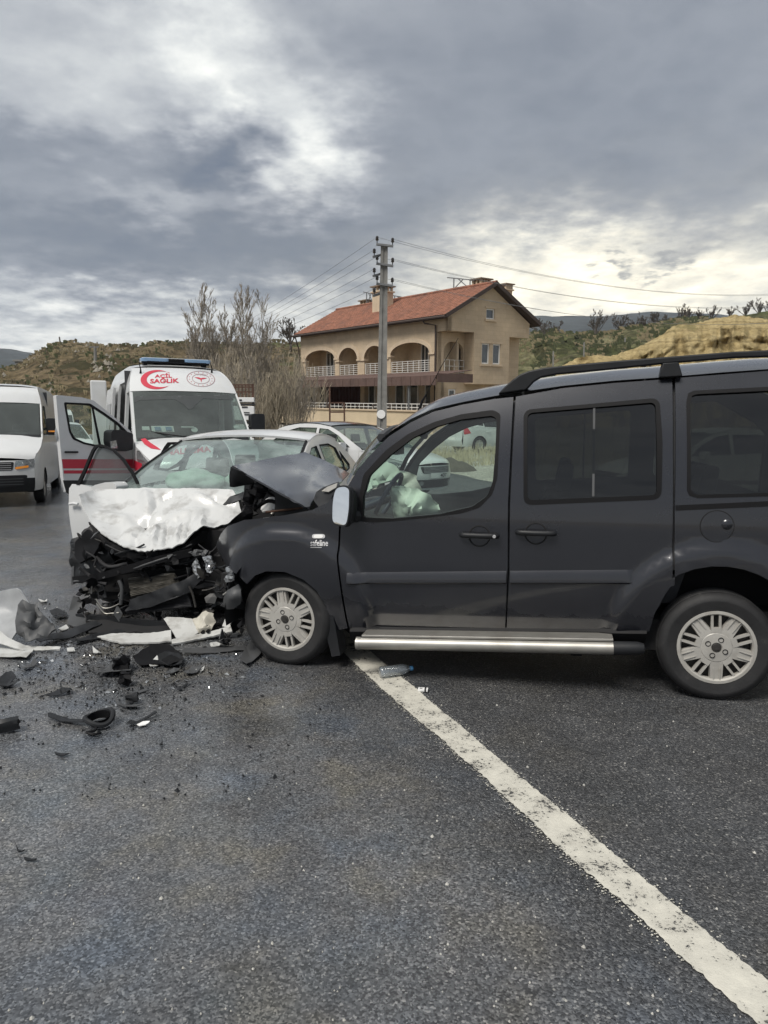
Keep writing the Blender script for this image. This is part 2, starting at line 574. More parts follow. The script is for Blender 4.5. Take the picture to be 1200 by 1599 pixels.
M_ = {}
M_['rubber'] = pm('rubber', (0.018, 0.018, 0.02), 0.75, var=0.3, vs=12, bump=0.15, bs=120)
M_['blackplastic'] = pm('black_plastic', (0.014, 0.015, 0.017), 0.5, var=0.25, vs=6, rv=0.1, spec=0.3)
M_['trim'] = pm('dull_black_trim', (0.005, 0.005, 0.006), 0.6, spec=0.2)
M_['greyplastic'] = pm('grey_plastic', (0.055, 0.057, 0.06), 0.6, var=0.2)
M_['darkgap'] = pm('dark_liner', (0.008, 0.008, 0.009), 0.9)
M_['interior'] = pm('interior_trim', (0.045, 0.047, 0.052), 0.75, var=0.2)
M_['wheelcover'] = pm('silver_wheel_cover', (0.41, 0.398, 0.37), 0.42, metal=0.15, var=0.08, vs=14, dirt=(0.30, 0.28, 0.25), ds=9)
M_['steel'] = pm('dirty_steel', (0.045, 0.043, 0.04), 0.6, metal=0.4, var=0.3, vs=20)
M_['alu'] = pm('brushed_aluminium', (0.36, 0.35, 0.325), 0.45, metal=0.7, var=0.12, vs=9, dirt=(0.25, 0.23, 0.2), ds=6)
M_['chrome'] = pm('mirror_glass', (0.85, 0.87, 0.88), 0.02, metal=1.0)
M_['white'] = pm('white_paint', (0.56, 0.57, 0.575), 0.3, coat=0.5, var=0.03, dirt=(0.52, 0.51, 0.48), ds=1.4)
M_['whitedull'] = pm('scuffed_white_paint', (0.47, 0.475, 0.465), 0.55, var=0.05, dirt=(0.20, 0.19, 0.17), ds=7, spec=0.3)
M_['silver'] = pm('pale_silver_paint', (0.62, 0.635, 0.64), 0.3, metal=0.2, coat=0.6)
M_['red'] = pm('red_vinyl', (0.50, 0.018, 0.035), 0.4, coat=0.2)
M_['amber'] = pm('amber_lens', (0.85, 0.30, 0.03), 0.2, coat=0.5)
M_['redlens'] = pm('red_lens', (0.42, 0.02, 0.03), 0.15, coat=0.6)
M_['lens'] = pm('headlight_lens', (0.30, 0.31, 0.32), 0.12, metal=0.55, coat=1.0, var=0.5, vs=22)
M_['bluelens'] = pm('blue_lens', (0.16, 0.27, 0.42), 0.12, coat=0.8)
M_['glass'] = glassm('car_glass', (0.80, 0.90, 0.85), 0.03, (0.20, 0.22, 0.21), film=0.04)
M_['screen'] = glassm('windscreen_glass', (0.62, 0.74, 0.69), 0.22, (0.16, 0.185, 0.175), film=0.2)
M_['tint'] = glassm('tinted_glass', (0.15, 0.165, 0.15), 0.03, (0.01, 0.01, 0.01), film=0.03)
M_['cracked'] = glassm('cracked_windscreen', (0.60, 0.74, 0.70), 0.10, (0.42, 0.50, 0.48), film=0.5)
M_['airbag'] = pm('airbag_cloth', (0.60, 0.66, 0.58), 0.85, var=0.08, bump=0.25, bs=30)
M_['plate'] = pm('plate_white', (0.75, 0.75, 0.74), 0.4)
M_['ink'] = pm('black_print', (0.02, 0.02, 0.022), 0.5)
M_['blueink'] = pm('blue_print', (0.03, 0.10, 0.30), 0.5)
M_['badge'] = pm('badge_chrome', (0.45, 0.45, 0.46), 0.45, metal=0.4)
M_['concrete'] = pm('pole_concrete', (0.20, 0.197, 0.187), 0.9, var=0.25, vs=2.5, dirt=(0.13, 0.125, 0.115), ds=1.3, bump=0.4, bs=30)
M_['iron'] = pm('galvanised_iron', (0.16, 0.165, 0.17), 0.6, metal=0.5, var=0.2)
M_['rust'] = pm('rusty_iron', (0.085, 0.045, 0.03), 0.85, var=0.4, vs=15)
M_['porcelain'] = pm('dark_porcelain', (0.02, 0.016, 0.014), 0.25, coat=0.4)
M_['bark'] = pm('bare_bark', (0.25, 0.22, 0.18), 0.9, var=0.3, vs=6)
M_['barkpale'] = pm('pale_bark', (0.36, 0.31, 0.23), 0.9, var=0.3, vs=6)
M_['barkdark'] = pm('dark_bark', (0.11, 0.095, 0.082), 0.9, var=0.3, vs=6)
M_['conifer'] = pm('conifer_needles', (0.022, 0.034, 0.02), 0.9, var=0.4)
M_['shrubleaf'] = pm('dark_shrub', (0.045, 0.05, 0.026), 0.9, var=0.4)
# ------------------------------------------------------------------ ground, road
RY = R(21.0)                                   # the road runs away to the left
RD = Vector((-sin(RY), cos(RY), 0)); RN = Vector((cos(RY), sin(RY), 0))
RP = gp(618, 1065)
def road_s(x, y):                              # signed distance to the right of the painted line
    return (x - RP.x) * RN.x + (y - RP.y) * RN.y

def mat_asphalt():
    m, nt, b, out = newmat('wet_asphalt')
    L = nt.links
    tc = nt.nodes.new('ShaderNodeTexCoord'); P = tc.outputs['Object']
    v = tex(nt, 'voronoi', 150, vec=P)
    v2 = tex(nt, 'voronoi', 60, vec=P)
    hs = nt.nodes.new('ShaderNodeSeparateColor'); L.new(v.outputs['Color'], hs.inputs[0])
    h2 = nt.nodes.new('ShaderNodeSeparateColor'); L.new(v2.outputs['Color'], h2.inputs[0])
    stone = ramp(nt, hs.outputs[0], [(0.0, (0.018, 0.0185, 0.020)), (0.4, (0.038, 0.039, 0.042)), (0.78, (0.064, 0.065, 0.068)), (0.94, (0.10, 0.10, 0.10)), (1.0, (0.21, 0.205, 0.195))])
    big = ramp(nt, h2.outputs[1], [(0.0, 0.0), (0.955, 0.0), (0.975, 1.0)])
    edge = ramp(nt, v2.outputs['Distance'], [(0.25, 1.0), (0.34, 0.0)])
    mk = nt.nodes.new('ShaderNodeMath'); mk.operation = 'MULTIPLY'; L.new(big, mk.inputs[0]); L.new(edge, mk.inputs[1])
    c = mixc(nt, mk.outputs[0], stone, (0.26, 0.255, 0.24))
    n = tex(nt, 'noise', 0.9, 7, 0.6, vec=P)
    n2 = tex(nt, 'noise', 6.0, 6, 0.65, vec=P)
    c = mixc(nt, 1.0, c, ramp(nt, n.outputs['Fac'], [(0.3, 0.72), (0.7, 1.2)]), 'MULTIPLY')
    c = mixc(nt, 1.0, c, ramp(nt, n2.outputs['Fac'], [(0.3, 0.75), (0.7, 1.2)]), 'MULTIPLY')
    mp = nt.nodes.new('ShaderNodeMapping'); mp.inputs['Rotation'].default_value = (0, 0, -RY); L.new(P, mp.inputs[0])
    mp2 = nt.nodes.new('ShaderNodeMapping'); mp2.inputs['Scale'].default_value = (1.6, 0.10, 1); L.new(mp.outputs[0], mp2.inputs[0])
    trk = tex(nt, 'noise', 1.0, 4, 0.55, vec=mp2.outputs[0])
    c = mixc(nt, 1.0, c, ramp(nt, trk.outputs['Fac'], [(0.32, 0.72), (0.5, 1.0), (0.68, 1.35)]), 'MULTIPLY')
    cr = nt.nodes.new('ShaderNodeTexVoronoi'); cr.feature = 'DISTANCE_TO_EDGE'; cr.inputs['Scale'].default_value = 0.9
    wn = tex(nt, 'noise', 3.0, 6, 0.7, vec=P); wv = nt.nodes.new('ShaderNodeMix'); wv.data_type = 'VECTOR'; wv.inputs[0].default_value = 0.22; L.new(P, wv.inputs[4]); L.new(wn.outputs['Color'], wv.inputs[5]); L.new(wv.outputs[1], cr.inputs['Vector'])
    ck = ramp(nt, cr.outputs['Distance'], [(0.0, 0.55), (0.010, 1.0)])
    ckm = ramp(nt, n.outputs['Fac'], [(0.5, 0.0), (0.6, 1.0)])
    c = mixc(nt, ckm, c, mixc(nt, 1.0, c, ck, 'MULTIPLY'))
    ASPH_C = c
    # wet film: wetter left of the painted line, dry bands elsewhere
    sp = nt.nodes.new('ShaderNodeVectorMath'); sp.operation = 'DOT_PRODUCT'
    L.new(P, sp.inputs[0]); sp.inputs[1].default_value = tuple(RN)
    a = nt.nodes.new('ShaderNodeMath'); a.operation = 'MULTIPLY_ADD'
    L.new(n.outputs['Fac'], a.inputs[0]); a.inputs[1].default_value = 2.6; L.new(sp.outputs['Value'], a.inputs[2])
    wet = ramp(nt, a.outputs[0], [(0.0, 1.0), (1.0, 0.0)])
    nt.nodes[-1].name = 'wet'
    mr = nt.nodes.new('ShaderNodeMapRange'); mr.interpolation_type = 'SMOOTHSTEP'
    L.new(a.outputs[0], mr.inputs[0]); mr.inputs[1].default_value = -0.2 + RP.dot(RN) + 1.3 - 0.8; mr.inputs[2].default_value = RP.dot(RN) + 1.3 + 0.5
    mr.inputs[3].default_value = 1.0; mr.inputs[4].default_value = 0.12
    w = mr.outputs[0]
    sub = nt.nodes.new('ShaderNodeMath'); sub.operation = 'MULTIPLY'; L.new(w, sub.inputs[0])
    L.new(ramp(nt, n2.outputs['Fac'], [(0.25, 0.7), (0.55, 1.0)]), sub.inputs[1])
    # stain patches left of the line, lightened grey-blue to paint in sky sheen
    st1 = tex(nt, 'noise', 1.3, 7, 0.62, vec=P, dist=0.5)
    stain_sheen = nt.nodes.new('ShaderNodeMath'); stain_sheen.operation = 'MULTIPLY'; L.new(w, stain_sheen.inputs[0]); L.new(ramp(nt, st1.outputs['Fac'], [(0.30, 0.12), (0.5, 0.45), (0.68, 0.70)]), stain_sheen.inputs[1])
    stain_sheen_col = ramp(nt, tex(nt, 'noise', 1.9, 4, 0.6, vec=P).outputs['Fac'], [(0.36, (0.168, 0.158, 0.135)), (0.46, (0.140, 0.141, 0.145)), (0.54, (0.134, 0.143, 0.155)), (0.64, (0.112, 0.132, 0.162))])
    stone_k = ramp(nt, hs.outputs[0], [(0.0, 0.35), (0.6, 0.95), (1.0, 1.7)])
    L.new(mixc(nt, stain_sheen.outputs[0], ASPH_C, mixc(nt, 1.0, stain_sheen_col, stone_k, 'MULTIPLY')), b.inputs['Base Color'])
    rr = nt.nodes.new('ShaderNodeMapRange'); L.new(sub.outputs[0], rr.inputs[0])
    rr.inputs[3].default_value = 0.58; rr.inputs[4].default_value = 0.13
    L.new(rr.outputs[0], b.inputs['Roughness'])
    b.inputs['Specular IOR Level'].default_value = 0.5
    # faint oily sheen: the reflection takes on weak rainbow hues in patches
    oil = tex(nt, 'noise', 1.15, 3, 0.5, vec=P, dist=0.6)
    o1 = ramp(nt, oil.outputs['Fac'], [(0.50, 0.0), (0.64, 1.0)])
    hue = ramp(nt, tex(nt, 'noise', 1.7, 3, 0.5, vec=P).outputs['Fac'], [(0.34, (1.0, 0.86, 0.72)), (0.42, (0.95, 0.95, 0.75)), (0.50, (0.78, 0.98, 0.92)), (0.58, (0.70, 0.86, 1.0)), (0.66, (0.92, 0.80, 0.98))])
    tw = nt.nodes.new('ShaderNodeMath'); tw.operation = 'MULTIPLY'; L.new(o1, tw.inputs[0]); L.new(w, tw.inputs[1])
    L.new(mixc(nt, tw.outputs[0], (0.97, 0.98, 1.0), hue), b.inputs['Specular Tint'])
    # relief
    hh = nt.nodes.new('ShaderNodeMath'); hh.operation = 'MULTIPLY_ADD'
    L.new(v.outputs['Distance'], hh.inputs[0]); hh.inputs[1].default_value = -0.9
    L.new(tex(nt, 'noise', 38, 5, 0.65, vec=P).outputs['Fac'], hh.inputs[2])
    b1 = bumpn(nt, b, hh.outputs[0], 0.55, 0.008)
    bs = nt.nodes.new('ShaderNodeMapRange'); L.new(sub.outputs[0], bs.inputs[0]); bs.inputs[3].default_value = 0.65; bs.inputs[4].default_value = 0.09; L.new(bs.outputs[0], b1.inputs['Strength'])
    return m
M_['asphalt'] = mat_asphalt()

def mat_ground():
    m, nt, b, out = newmat('roadside_soil')
    n = tex(nt, 'noise', 0.35, 8, 0.6); n2 = tex(nt, 'noise', 6, 8, 0.7)
    g = ramp(nt, n.outputs['Fac'], [(0.35, (0.30, 0.275, 0.23)), (0.5, (0.24, 0.21, 0.165)), (0.62, (0.13, 0.125, 0.07)), (0.8, (0.085, 0.095, 0.045))])
    c = mixc(nt, 1.0, g, ramp(nt, n2.outputs['Fac'], [(0.25, 0.6), (0.75, 1.3)]), 'MULTIPLY')
    nt.links.new(c, b.inputs['Base Color']); b.inputs['Roughness'].default_value = 0.95
    bumpn(nt, b, n2.outputs['Fac'], 0.6, 0.05)
    return m
M_['soil'] = mat_ground()

def ys(y0, y1):
    o = [y0]
    while o[-1] < y1: o.append(o[-1] + max(1.0, abs(o[-1]) * 0.08))
    return o
m = MB()
xs = [-6000, -1500, -500, -200, -100, -60] + list(range(-48, 49, 8)) + [60, 100, 200, 500, 1500, 6000]
def gz(y): return rise(y) if y < 150 else rise(150) - (y - 150) * 0.02
m.grid(lambda u, v: (u, v, gz(v) - 0.004), xs, [-400, -60] + ys(-20, 6000))
struct(m.build('ground', M_['soil']))
m = MB()
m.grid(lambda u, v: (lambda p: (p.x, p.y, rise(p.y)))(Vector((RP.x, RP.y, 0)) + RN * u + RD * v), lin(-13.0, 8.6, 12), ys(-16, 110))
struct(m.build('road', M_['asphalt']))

# gravel verge beside the road
def mat_gravel():
    m, nt, b, out = newmat('pale_gravel')
    v = tex(nt, 'voronoi', 22); n = tex(nt, 'noise', 0.8, 7, 0.65)
    s = nt.nodes.new('ShaderNodeSeparateColor'); nt.links.new(v.outputs['Color'], s.inputs[0])
    c = ramp(nt, s.outputs[0], [(0.0, (0.22, 0.20, 0.17)), (0.6, (0.34, 0.32, 0.275)), (1.0, (0.46, 0.44, 0.39))])
    c = mixc(nt, 1.0, c, ramp(nt, n.outputs['Fac'], [(0.3, 0.65), (0.7, 1.15)]), 'MULTIPLY')
    nt.links.new(c, b.inputs['Base Color']); b.inputs['Roughness'].default_value = 0.95
    bumpn(nt, b, s.outputs[1], 0.7, 0.03)
    return m
M_['gravel'] = mat_gravel()
m = MB()
m.grid(lambda u, v: (lambda p: (p.x, p.y, rise(p.y) + 0.004))(Vector((RP.x, RP.y, 0)) + RN * (u + (0.25 * fbm(v * 0.8, 2.0) if u < 9 else 0.8 * fbm(v * 0.3, 5.0))) + RD * v), [8.3, 9.5, 12, 15], ys(-14, 60))
struct(m.build('gravel_verge', M_['gravel']))

# painted line: thermoplastic strip with broken edges
def mat_line():
    m, nt, b, out = newmat('worn_line_paint')
    L = nt.links
    tc = nt.nodes.new('ShaderNodeTexCoord'); P = tc.outputs['Object']
    n = tex(nt, 'noise', 85, 5, 0.7, vec=P); n2 = tex(nt, 'noise', 7, 8, 0.7, vec=P)
    c = ramp(nt, n2.outputs['Fac'], [(0.3, (0.33, 0.315, 0.275)), (0.5, (0.48, 0.465, 0.41)), (0.7, (0.58, 0.56, 0.49))])
    a = nt.nodes.new('ShaderNodeMath'); a.operation = 'MULTIPLY_ADD'; L.new(n.outputs['Fac'], a.inputs[0]); a.inputs[1].default_value = 1.05
    L.new(n2.outputs['Fac'], a.inputs[2])
    chip = ramp(nt, a.outputs[0], [(0.885, 1.0), (0.93, 0.0)])
    c = mixc(nt, chip, c, (0.045, 0.045, 0.045))
    L.new(c, b.inputs['Base Color']); b.inputs['Roughness'].default_value = 0.7
    bumpn(nt, b, a.outputs[0], 0.5, 0.006)
    return m
M_['line'] = mat_line()
Lp = [gp(*p) for p in ((548, 1030), (600, 1080), (700, 1165), (800, 1255), (900, 1350), (1000, 1435), (1075, 1505), (1180, 1599))]
Rp = [gp(*p) for p in ((592, 1030), (632, 1062), (720, 1135), (800, 1205), (900, 1285), (1000, 1370), (1100, 1455), (1200, 1535))]
Lp = [Lp[0] + RD * k for k in (60, 30, 12, 5)] + Lp + [Lp[-1] - RD * k for k in (1, 3, 8)]
Rp = [Rp[0] + RD * k for k in (60, 30, 12, 5)] + Rp + [Rp[-1] - RD * k for k in (1, 3, 8)]
m = MB()
def dense_side(P, w, near):
    o = []
    for a, b in zip(P, P[1:]):
        n = max(1, int((b - a).length / (0.012 if max(a.y, b.y) < 6 and min(a.y, b.y) > 0.8 else 2.0)))
        for k in range(n):
            p = a.lerp(b, k / n)
            j = nz3(p.x * 5, p.y * 5, w) * 0.006 + nz3(p.x * 45, p.y * 45, w) * 0.007 + nz3(p.x * 120, p.y * 120, w) * 0.006
            o.append(p + RN * j)
    o.append(P[-1])
    return o
A, B = dense_side(Lp, 0.3, 1), dense_side(Rp, 5.1, 1)
ring = [(p.x, p.y) for p in A] + [(p.x, p.y) for p in reversed(B)]
vs, fs = cdt([ring], 0)
holes_v = []
m.add([(x, y, rise(y) + 0.006) for x, y in vs], fs)
struct(m.build('road_marking', M_['line'], smooth=0))
# crumbs of line paint along the broken left edge
m = MB(); rg = random.Random(4)
for k in range(900):
    t = rg.random() ** 1.6; i = min(len(A) - 2, int(lerp(len(A) * 0.05, len(A) * 0.92, rg.random())))
    p = A[i] if rg.random() < 0.7 else B[min(i, len(B) - 1)]
    if not (1.2 < p.y < 5): continue
    sgn = -1 if rg.random() < 0.75 else 1
    q = (A[i] if sgn < 0 else B[min(i, len(B) - 1)]) + RN * (sgn * abs(rg.gauss(0, 0.016)))
    r = rg.uniform(0.002, 0.006)
    pts = [(q.x + r * rg.uniform(.5, 1) * cos(a), q.y + r * rg.uniform(.5, 1) * sin(a), 0.006) for a in (0.3, 1.6, 2.9, 4.1, 5.3)]
    m.add(pts, [(0, 1, 2, 3, 4)])
o = struct(m.build('line_paint_crumbs', M_['line'], smooth=0))

# ------------------------------------------------------------------ hills
def mat_hill(name, stops, sc1=0.06, sc2=0.9):
    m, nt, b, out = newmat(name)
    n = tex(nt, 'noise', sc1, 8, 0.62); n2 = tex(nt, 'noise', sc2, 8, 0.7)
    c = ramp(nt, n.outputs['Fac'], stops)
    c = mixc(nt, 1.0, c, ramp(nt, n2.outputs['Fac'], [(0.3, 0.35), (0.5, 0.9), (0.70, 1.6)]), 'MULTIPLY')
    n3 = tex(nt, 'noise', sc2 * 0.3, 6, 0.7)
    c = mixc(nt, 1.0, c, ramp(nt, n3.outputs['Fac'], [(0.32, 0.5), (0.68, 1.35)]), 'MULTIPLY')
    v = tex(nt, 'voronoi', 0.8)
    s = nt.nodes.new('ShaderNodeSeparateColor'); nt.links.new(v.outputs['Color'], s.inputs[0])
    c = mixc(nt, ramp(nt, s.outputs[0], [(0.72, 0.0), (0.76, 0.75)]), c, (0.032, 0.034, 0.018))
    nt.links.new(c, b.inputs['Base Color']); b.inputs['Roughness'].default_value = 1.0
    b.inputs['Specular IOR Level'].default_value = 0.1
    bumpn(nt, b, n2.outputs['Fac'], 0.9, 0.5)
    return m
M_['hillbrown'] = mat_hill('scrub_hill', [(0.3, (0.060, 0.052, 0.026)), (0.45, (0.125, 0.098, 0.058)), (0.58, (0.17, 0.132, 0.085)), (0.75, (0.27, 0.225, 0.16))], 0.10)
M_['hillgreen'] = mat_hill('grassy_hill', [(0.3, (0.042, 0.052, 0.022)), (0.46, (0.075, 0.082, 0.036)), (0.58, (0.14, 0.132, 0.075)), (0.75, (0.22, 0.20, 0.14))], 0.09)
M_['far'] = mat_hill('far_forest', [(0.3, (0.03, 0.04, 0.045)), (0.7, (0.06, 0.07, 0.07))], 0.004, 0.02)
def hill(name, crest, d0, d1, step, mat, amp=0.6, fr=0.12, back=40, prof=1.0, rows=34):
    m = MB()
    us = lin(crest[0][0], crest[-1][0], int((crest[-1][0] - crest[0][0]) / step))
    def fn(u, t):
        r = ray(u, 600); k = r.x / r.y
        top = aty(u, interp(crest, u), d1).z
        if t <= 1:
            Y = lerp(d0 if not callable(d0) else d0(u), d1, t); z0 = rise(min(Y, 150)) - 0.3
            s = t ** prof
            z = lerp(z0, top, s * (1.6 - 0.6 * s))
            if t < 1: z += amp * fbm(k * Y * fr, Y * fr, 1.3, 5) * min(1, t * 4) * min(1, (1 - t) * 5)
            else: pass
            if t >= 0.999: z += amp * 0.25 * fbm(k * Y * fr * 3, 2.2, 9.1, 4)
        else:
            Y = d1 + (t - 1) * back; z = top - (t - 1) * back * 0.35
        return (k * Y, Y, z)
    m.grid(fn, us, lin(0, 1, rows) + [1.05, 1.3, 2.0])
    struct(m.build(name, mat, smooth=180)); return fn
HF1 = hill('hill', [(-420, 596), (-100, 592), (0, 583), (30, 579), (52, 567), (66, 559), (80, 553.5), (117, 549), (165, 548), (220, 548), (290, 547), (430, 544), (520, 541), (620, 536)], lambda u: lerp(40, 70, smooth(230, 400, u)), 112, 4, M_['hillbrown'], 1.1)
HF2 = hill('hillside', [(395, 546), (470, 542), (600, 534), (760, 530), (800, 528), (850, 528), (948, 525), (1025, 508), (1060, 504), (1150, 496), (1300, 490), (1700, 486)], 66, 128, 5, M_['hillgreen'], 1.3)
hill('far_ridge', [(-900, 545), (-300, 548), (0, 551), (30, 554), (66, 560), (120, 566), (220, 572), (420, 560), (600, 530), (760, 508), (850, 502), (948, 501), (1018, 494), (1046, 495), (1200, 500), (1800, 490)], 900, 2600, 10, M_['far'], 14, 0.004, 800, 1.0, 16)
hill('valley_slope', [(-600, 575), (-100, 578), (0, 580), (70, 583), (160, 590)], 170, 420, 6, M_['far'], 4, 0.02, 300, 1.0, 10)

def scatter(name, fn, u0, u1, n, mat, lab, cat, hs, seed, dens, flat=False, t0=.02):
    rg = random.Random(seed); m = MB()
    for k in range(n):
        u = rg.uniform(u0, u1); t = rg.uniform(t0, 1) ** .8
        if fbm(u * .03, t * 5, seed, 4) < dens: continue
        p = Vector(fn(u, min(t, .999))); h = rg.uniform(*hs) * (1 + p.y * .004); a = rg.uniform(0, pi); w = h * rg.uniform(.35, .8)
        if flat:
            V = [p + Vector((w * rg.uniform(.6, 1) * cos(g), w * rg.uniform(.6, 1) * sin(g), -.03)) for g in (0, 1.3, 2.5, 3.8, 5.0)] + [p + Vector((0, 0, h * .6))]
            m.add(V, [(i, (i + 1) % 5, 5) for i in range(5)])
        else:
            for g in (a, a + 1.2, a + 2.3):
                d = Vector((cos(g) * w, sin(g) * w * .4, 0)); z = Vector((0, 0, h * rg.uniform(.6, 1)))
                m.add([p - d * .4, p + d * .4, p + d + z, p - d * .8 + z * .8], [(0, 1, 2, 3)])
    o = stuff(m.build(name, mat, smooth=0)); tag(o, lab, cat)
M_['scrub'] = pm('dry_scrub', (.125, .105, .065), .95, var=.45, vs=.8); M_['turf'] = pm('green_tufts', (.07, .080, .038), .95, var=.45, vs=.5); M_['stones'] = pm('hill_stones', (.22, .20, .165), .95, var=.3, vs=1.5); M_['straw'] = pm('straw_tufts', (.24, .20, .12), .95, var=.35, vs=.6)
scatter('dry_scrub', HF1, -60, 420, 1700, M_['scrub'], 'low dry scrub covering the brown hillside', 'scrub', (.12, .35), 1, -.05)
scatter('straw_grass', HF1, -60, 420, 3600, M_['straw'], 'straw coloured grass tufts on the brown hillside', 'grass', (.12, .35), 2, -.02)
scatter('green_grass', HF1, -60, 420, 2200, M_['turf'], 'green grass tufts low on the brown hillside', 'grass', (.12, .35), 5, .05)
scatter('hill_stones', HF1, 0, 200, 800, M_['stones'], 'pale stones breaking through the brown hillside', 'stones', (.12, .5), 3, .16, True)
scatter('green_grass', HF2, 780, 1100, 3500, M_['turf'], 'green grass tufts on the slope right of the house', 'grass', (.15, .45), 6, -.05)
scatter('straw_grass', HF2, 780, 1100, 2500, M_['straw'], 'straw coloured tufts on the slope right of the house', 'grass', (.15, .4), 7, .02)
scatter('hillside_scrub', HF2, 395, 780, 2200, M_['scrub'], 'low scrub on the bank behind the house', 'scrub', (.15, .5), 8, -.05)

# banded yellow rock outcrop with eroded flutes
def mat_rock():
    m, nt, b, out = newmat('banded_tuff')
    L = nt.links
    tc = nt.nodes.new('ShaderNodeTexCoord'); P = tc.outputs['Object']
    w = tex(nt, 'noise', 0.25, 5, 0.6, vec=P)
    sp = nt.nodes.new('ShaderNodeSeparateXYZ'); L.new(P, sp.inputs[0])
    a = nt.nodes.new('ShaderNodeMath'); a.operation = 'MULTIPLY_ADD'; L.new(w.outputs['Fac'], a.inputs[0]); a.inputs[1].default_value = 1.3; L.new(sp.outputs[2], a.inputs[2])
    cv = nt.nodes.new('ShaderNodeCombineXYZ'); L.new(a.outputs[0], cv.inputs[2])
    n = tex(nt, 'noise', 2.6, 4, 0.7, vec=cv.outputs[0])
    n2 = tex(nt, 'noise', 2.2, 8, 0.7, vec=P)
    c = ramp(nt, n.outputs['Fac'], [(0.28, (0.135, 0.105, 0.055)), (0.42, (0.30, 0.235, 0.12)), (0.55, (0.42, 0.335, 0.175)), (0.68, (0.33, 0.275, 0.165)), (0.8, (0.47, 0.41, 0.27))])
    c = mixc(nt, 1.0, c, ramp(nt, n2.outputs['Fac'], [(0.28, 0.55), (0.72, 1.2)]), 'MULTIPLY')
    g = tex(nt, 'noise', 0.35, 6, 0.65, vec=P)
    c = mixc(nt, ramp(nt, g.outputs['Fac'], [(0.56, 0.0), (0.66, 0.6)]), c, (0.09, 0.088, 0.035))
    L.new(c, b.inputs['Base Color']); b.inputs['Roughness'].default_value = 1.0; b.inputs['Specular IOR Level'].default_value = 0.1
    bumpn(nt, b, n2.outputs['Fac'], 0.9, 0.25)
    return m
M_['rock'] = mat_rock()
crest = [(868, 576), (885, 567), (905, 558), (920, 555), (955, 556), (976, 549), (1000, 540), (1025, 528), (1045, 514), (1062, 506), (1077, 506), (1095, 503), (1116, 497), (1147, 492), (1175, 495), (1200, 499), (1260, 494), (1330, 505), (1420, 530), (1500, 565)]
m = MB()
def rock(u, t):
    base = 692
    top = interp(crest, u) + 3.0 * nz3(u * 0.07, 1.1) + 2.2 * nz3(u * 0.25, 4.1) + 1.0 * nz3(u * .7, 2.2)
    if t > 1:
        p = aty(u, top, 66 + (t - 1) * 20); p.z -= (t - 1) * 9; return p
    py = lerp(base, top, t)
    X = (u - 600) / FPX * 60
    fl = abs(nz3(X * 0.33 + 0.4 * nz3(X * .2, t * 2), 0.3)) * 3.4 + abs(nz3(X * 0.9 + 0.5 * nz3(X, t * 4), 2.3)) * 2.6
    ledge = 1.3 * nz3(0.0, t * 7 + 0.6 * nz3(X * .3, 3.1), 5.0) + 0.8 * nz3(X * .5, t * 18, 8.0)
    env = min(1, (1 - t) * 6)
    Y = 54 + 12 * t ** 1.25 + (1.6 - fl) * -1.6 * env * -1 * -1 + ledge * env + 0.9 * fbm(X * .8, t * 8, 1.0) * env
    return aty(u, py, Y)
m.grid(rock, lin(868, 1500, 300), lin(0, .4, 12)[:-1] + lin(.4, 1, 60) + [1.15, 1.6, 2.2])
o = m.build('rock_outcrop', M_['rock'], smooth=60)
tag(o, 'banded yellow eroded rock outcrop on the slope above the dark van roof', 'rock')

# ------------------------------------------------------------------ bare trees
def grow(mb, p, d, L, r, depth, rg, up=0.25, kids=(3, 5), wob=0.12, sides=4, split=0.62, ang=(25, 45), rmin=0.004):
    n = 3 if depth > 0 else 2
    pts = [p.copy()]; rs = [r]
    q = p.copy(); dd = d.normalized()
    for i in range(n):
        dd = (dd + Vector((rg.gauss(0, wob), rg.gauss(0, wob), rg.gauss(0, wob) + up * 0.25))).normalized()
        q = q + dd * (L / n)
        pts.append(q.copy()); rs.append(max(rmin, r * (1 - 0.75 * (i + 1) / n)))
    mb.tube(pts, rs, sides if depth > 1 else 3, cap=False)
    if depth <= 0: return
    k = rg.randint(*kids)
    for j in range(k):
        t = rg.uniform(0.25, 0.95)
        i = min(n - 1, int(t * n)); b = pts[i].lerp(pts[i + 1], t * n - i)
        ax = Vector((rg.gauss(0, 1), rg.gauss(0, 1), rg.gauss(0, 1)))
        ax = ax - dd * ax.dot(dd)
        if ax.length < 1e-3: continue
        g = R(rg.uniform(*ang))
        nd = dd * cos(g) + ax.normalized() * sin(g) + Vector((0, 0, up))
        grow(mb, b, nd, L * split * (1.15 - 0.5 * t) * rg.uniform(0.8, 1.15), max(rmin, rs[i] * 0.55), depth - 1, rg, up, kids, wob, 3, split, ang, rmin)
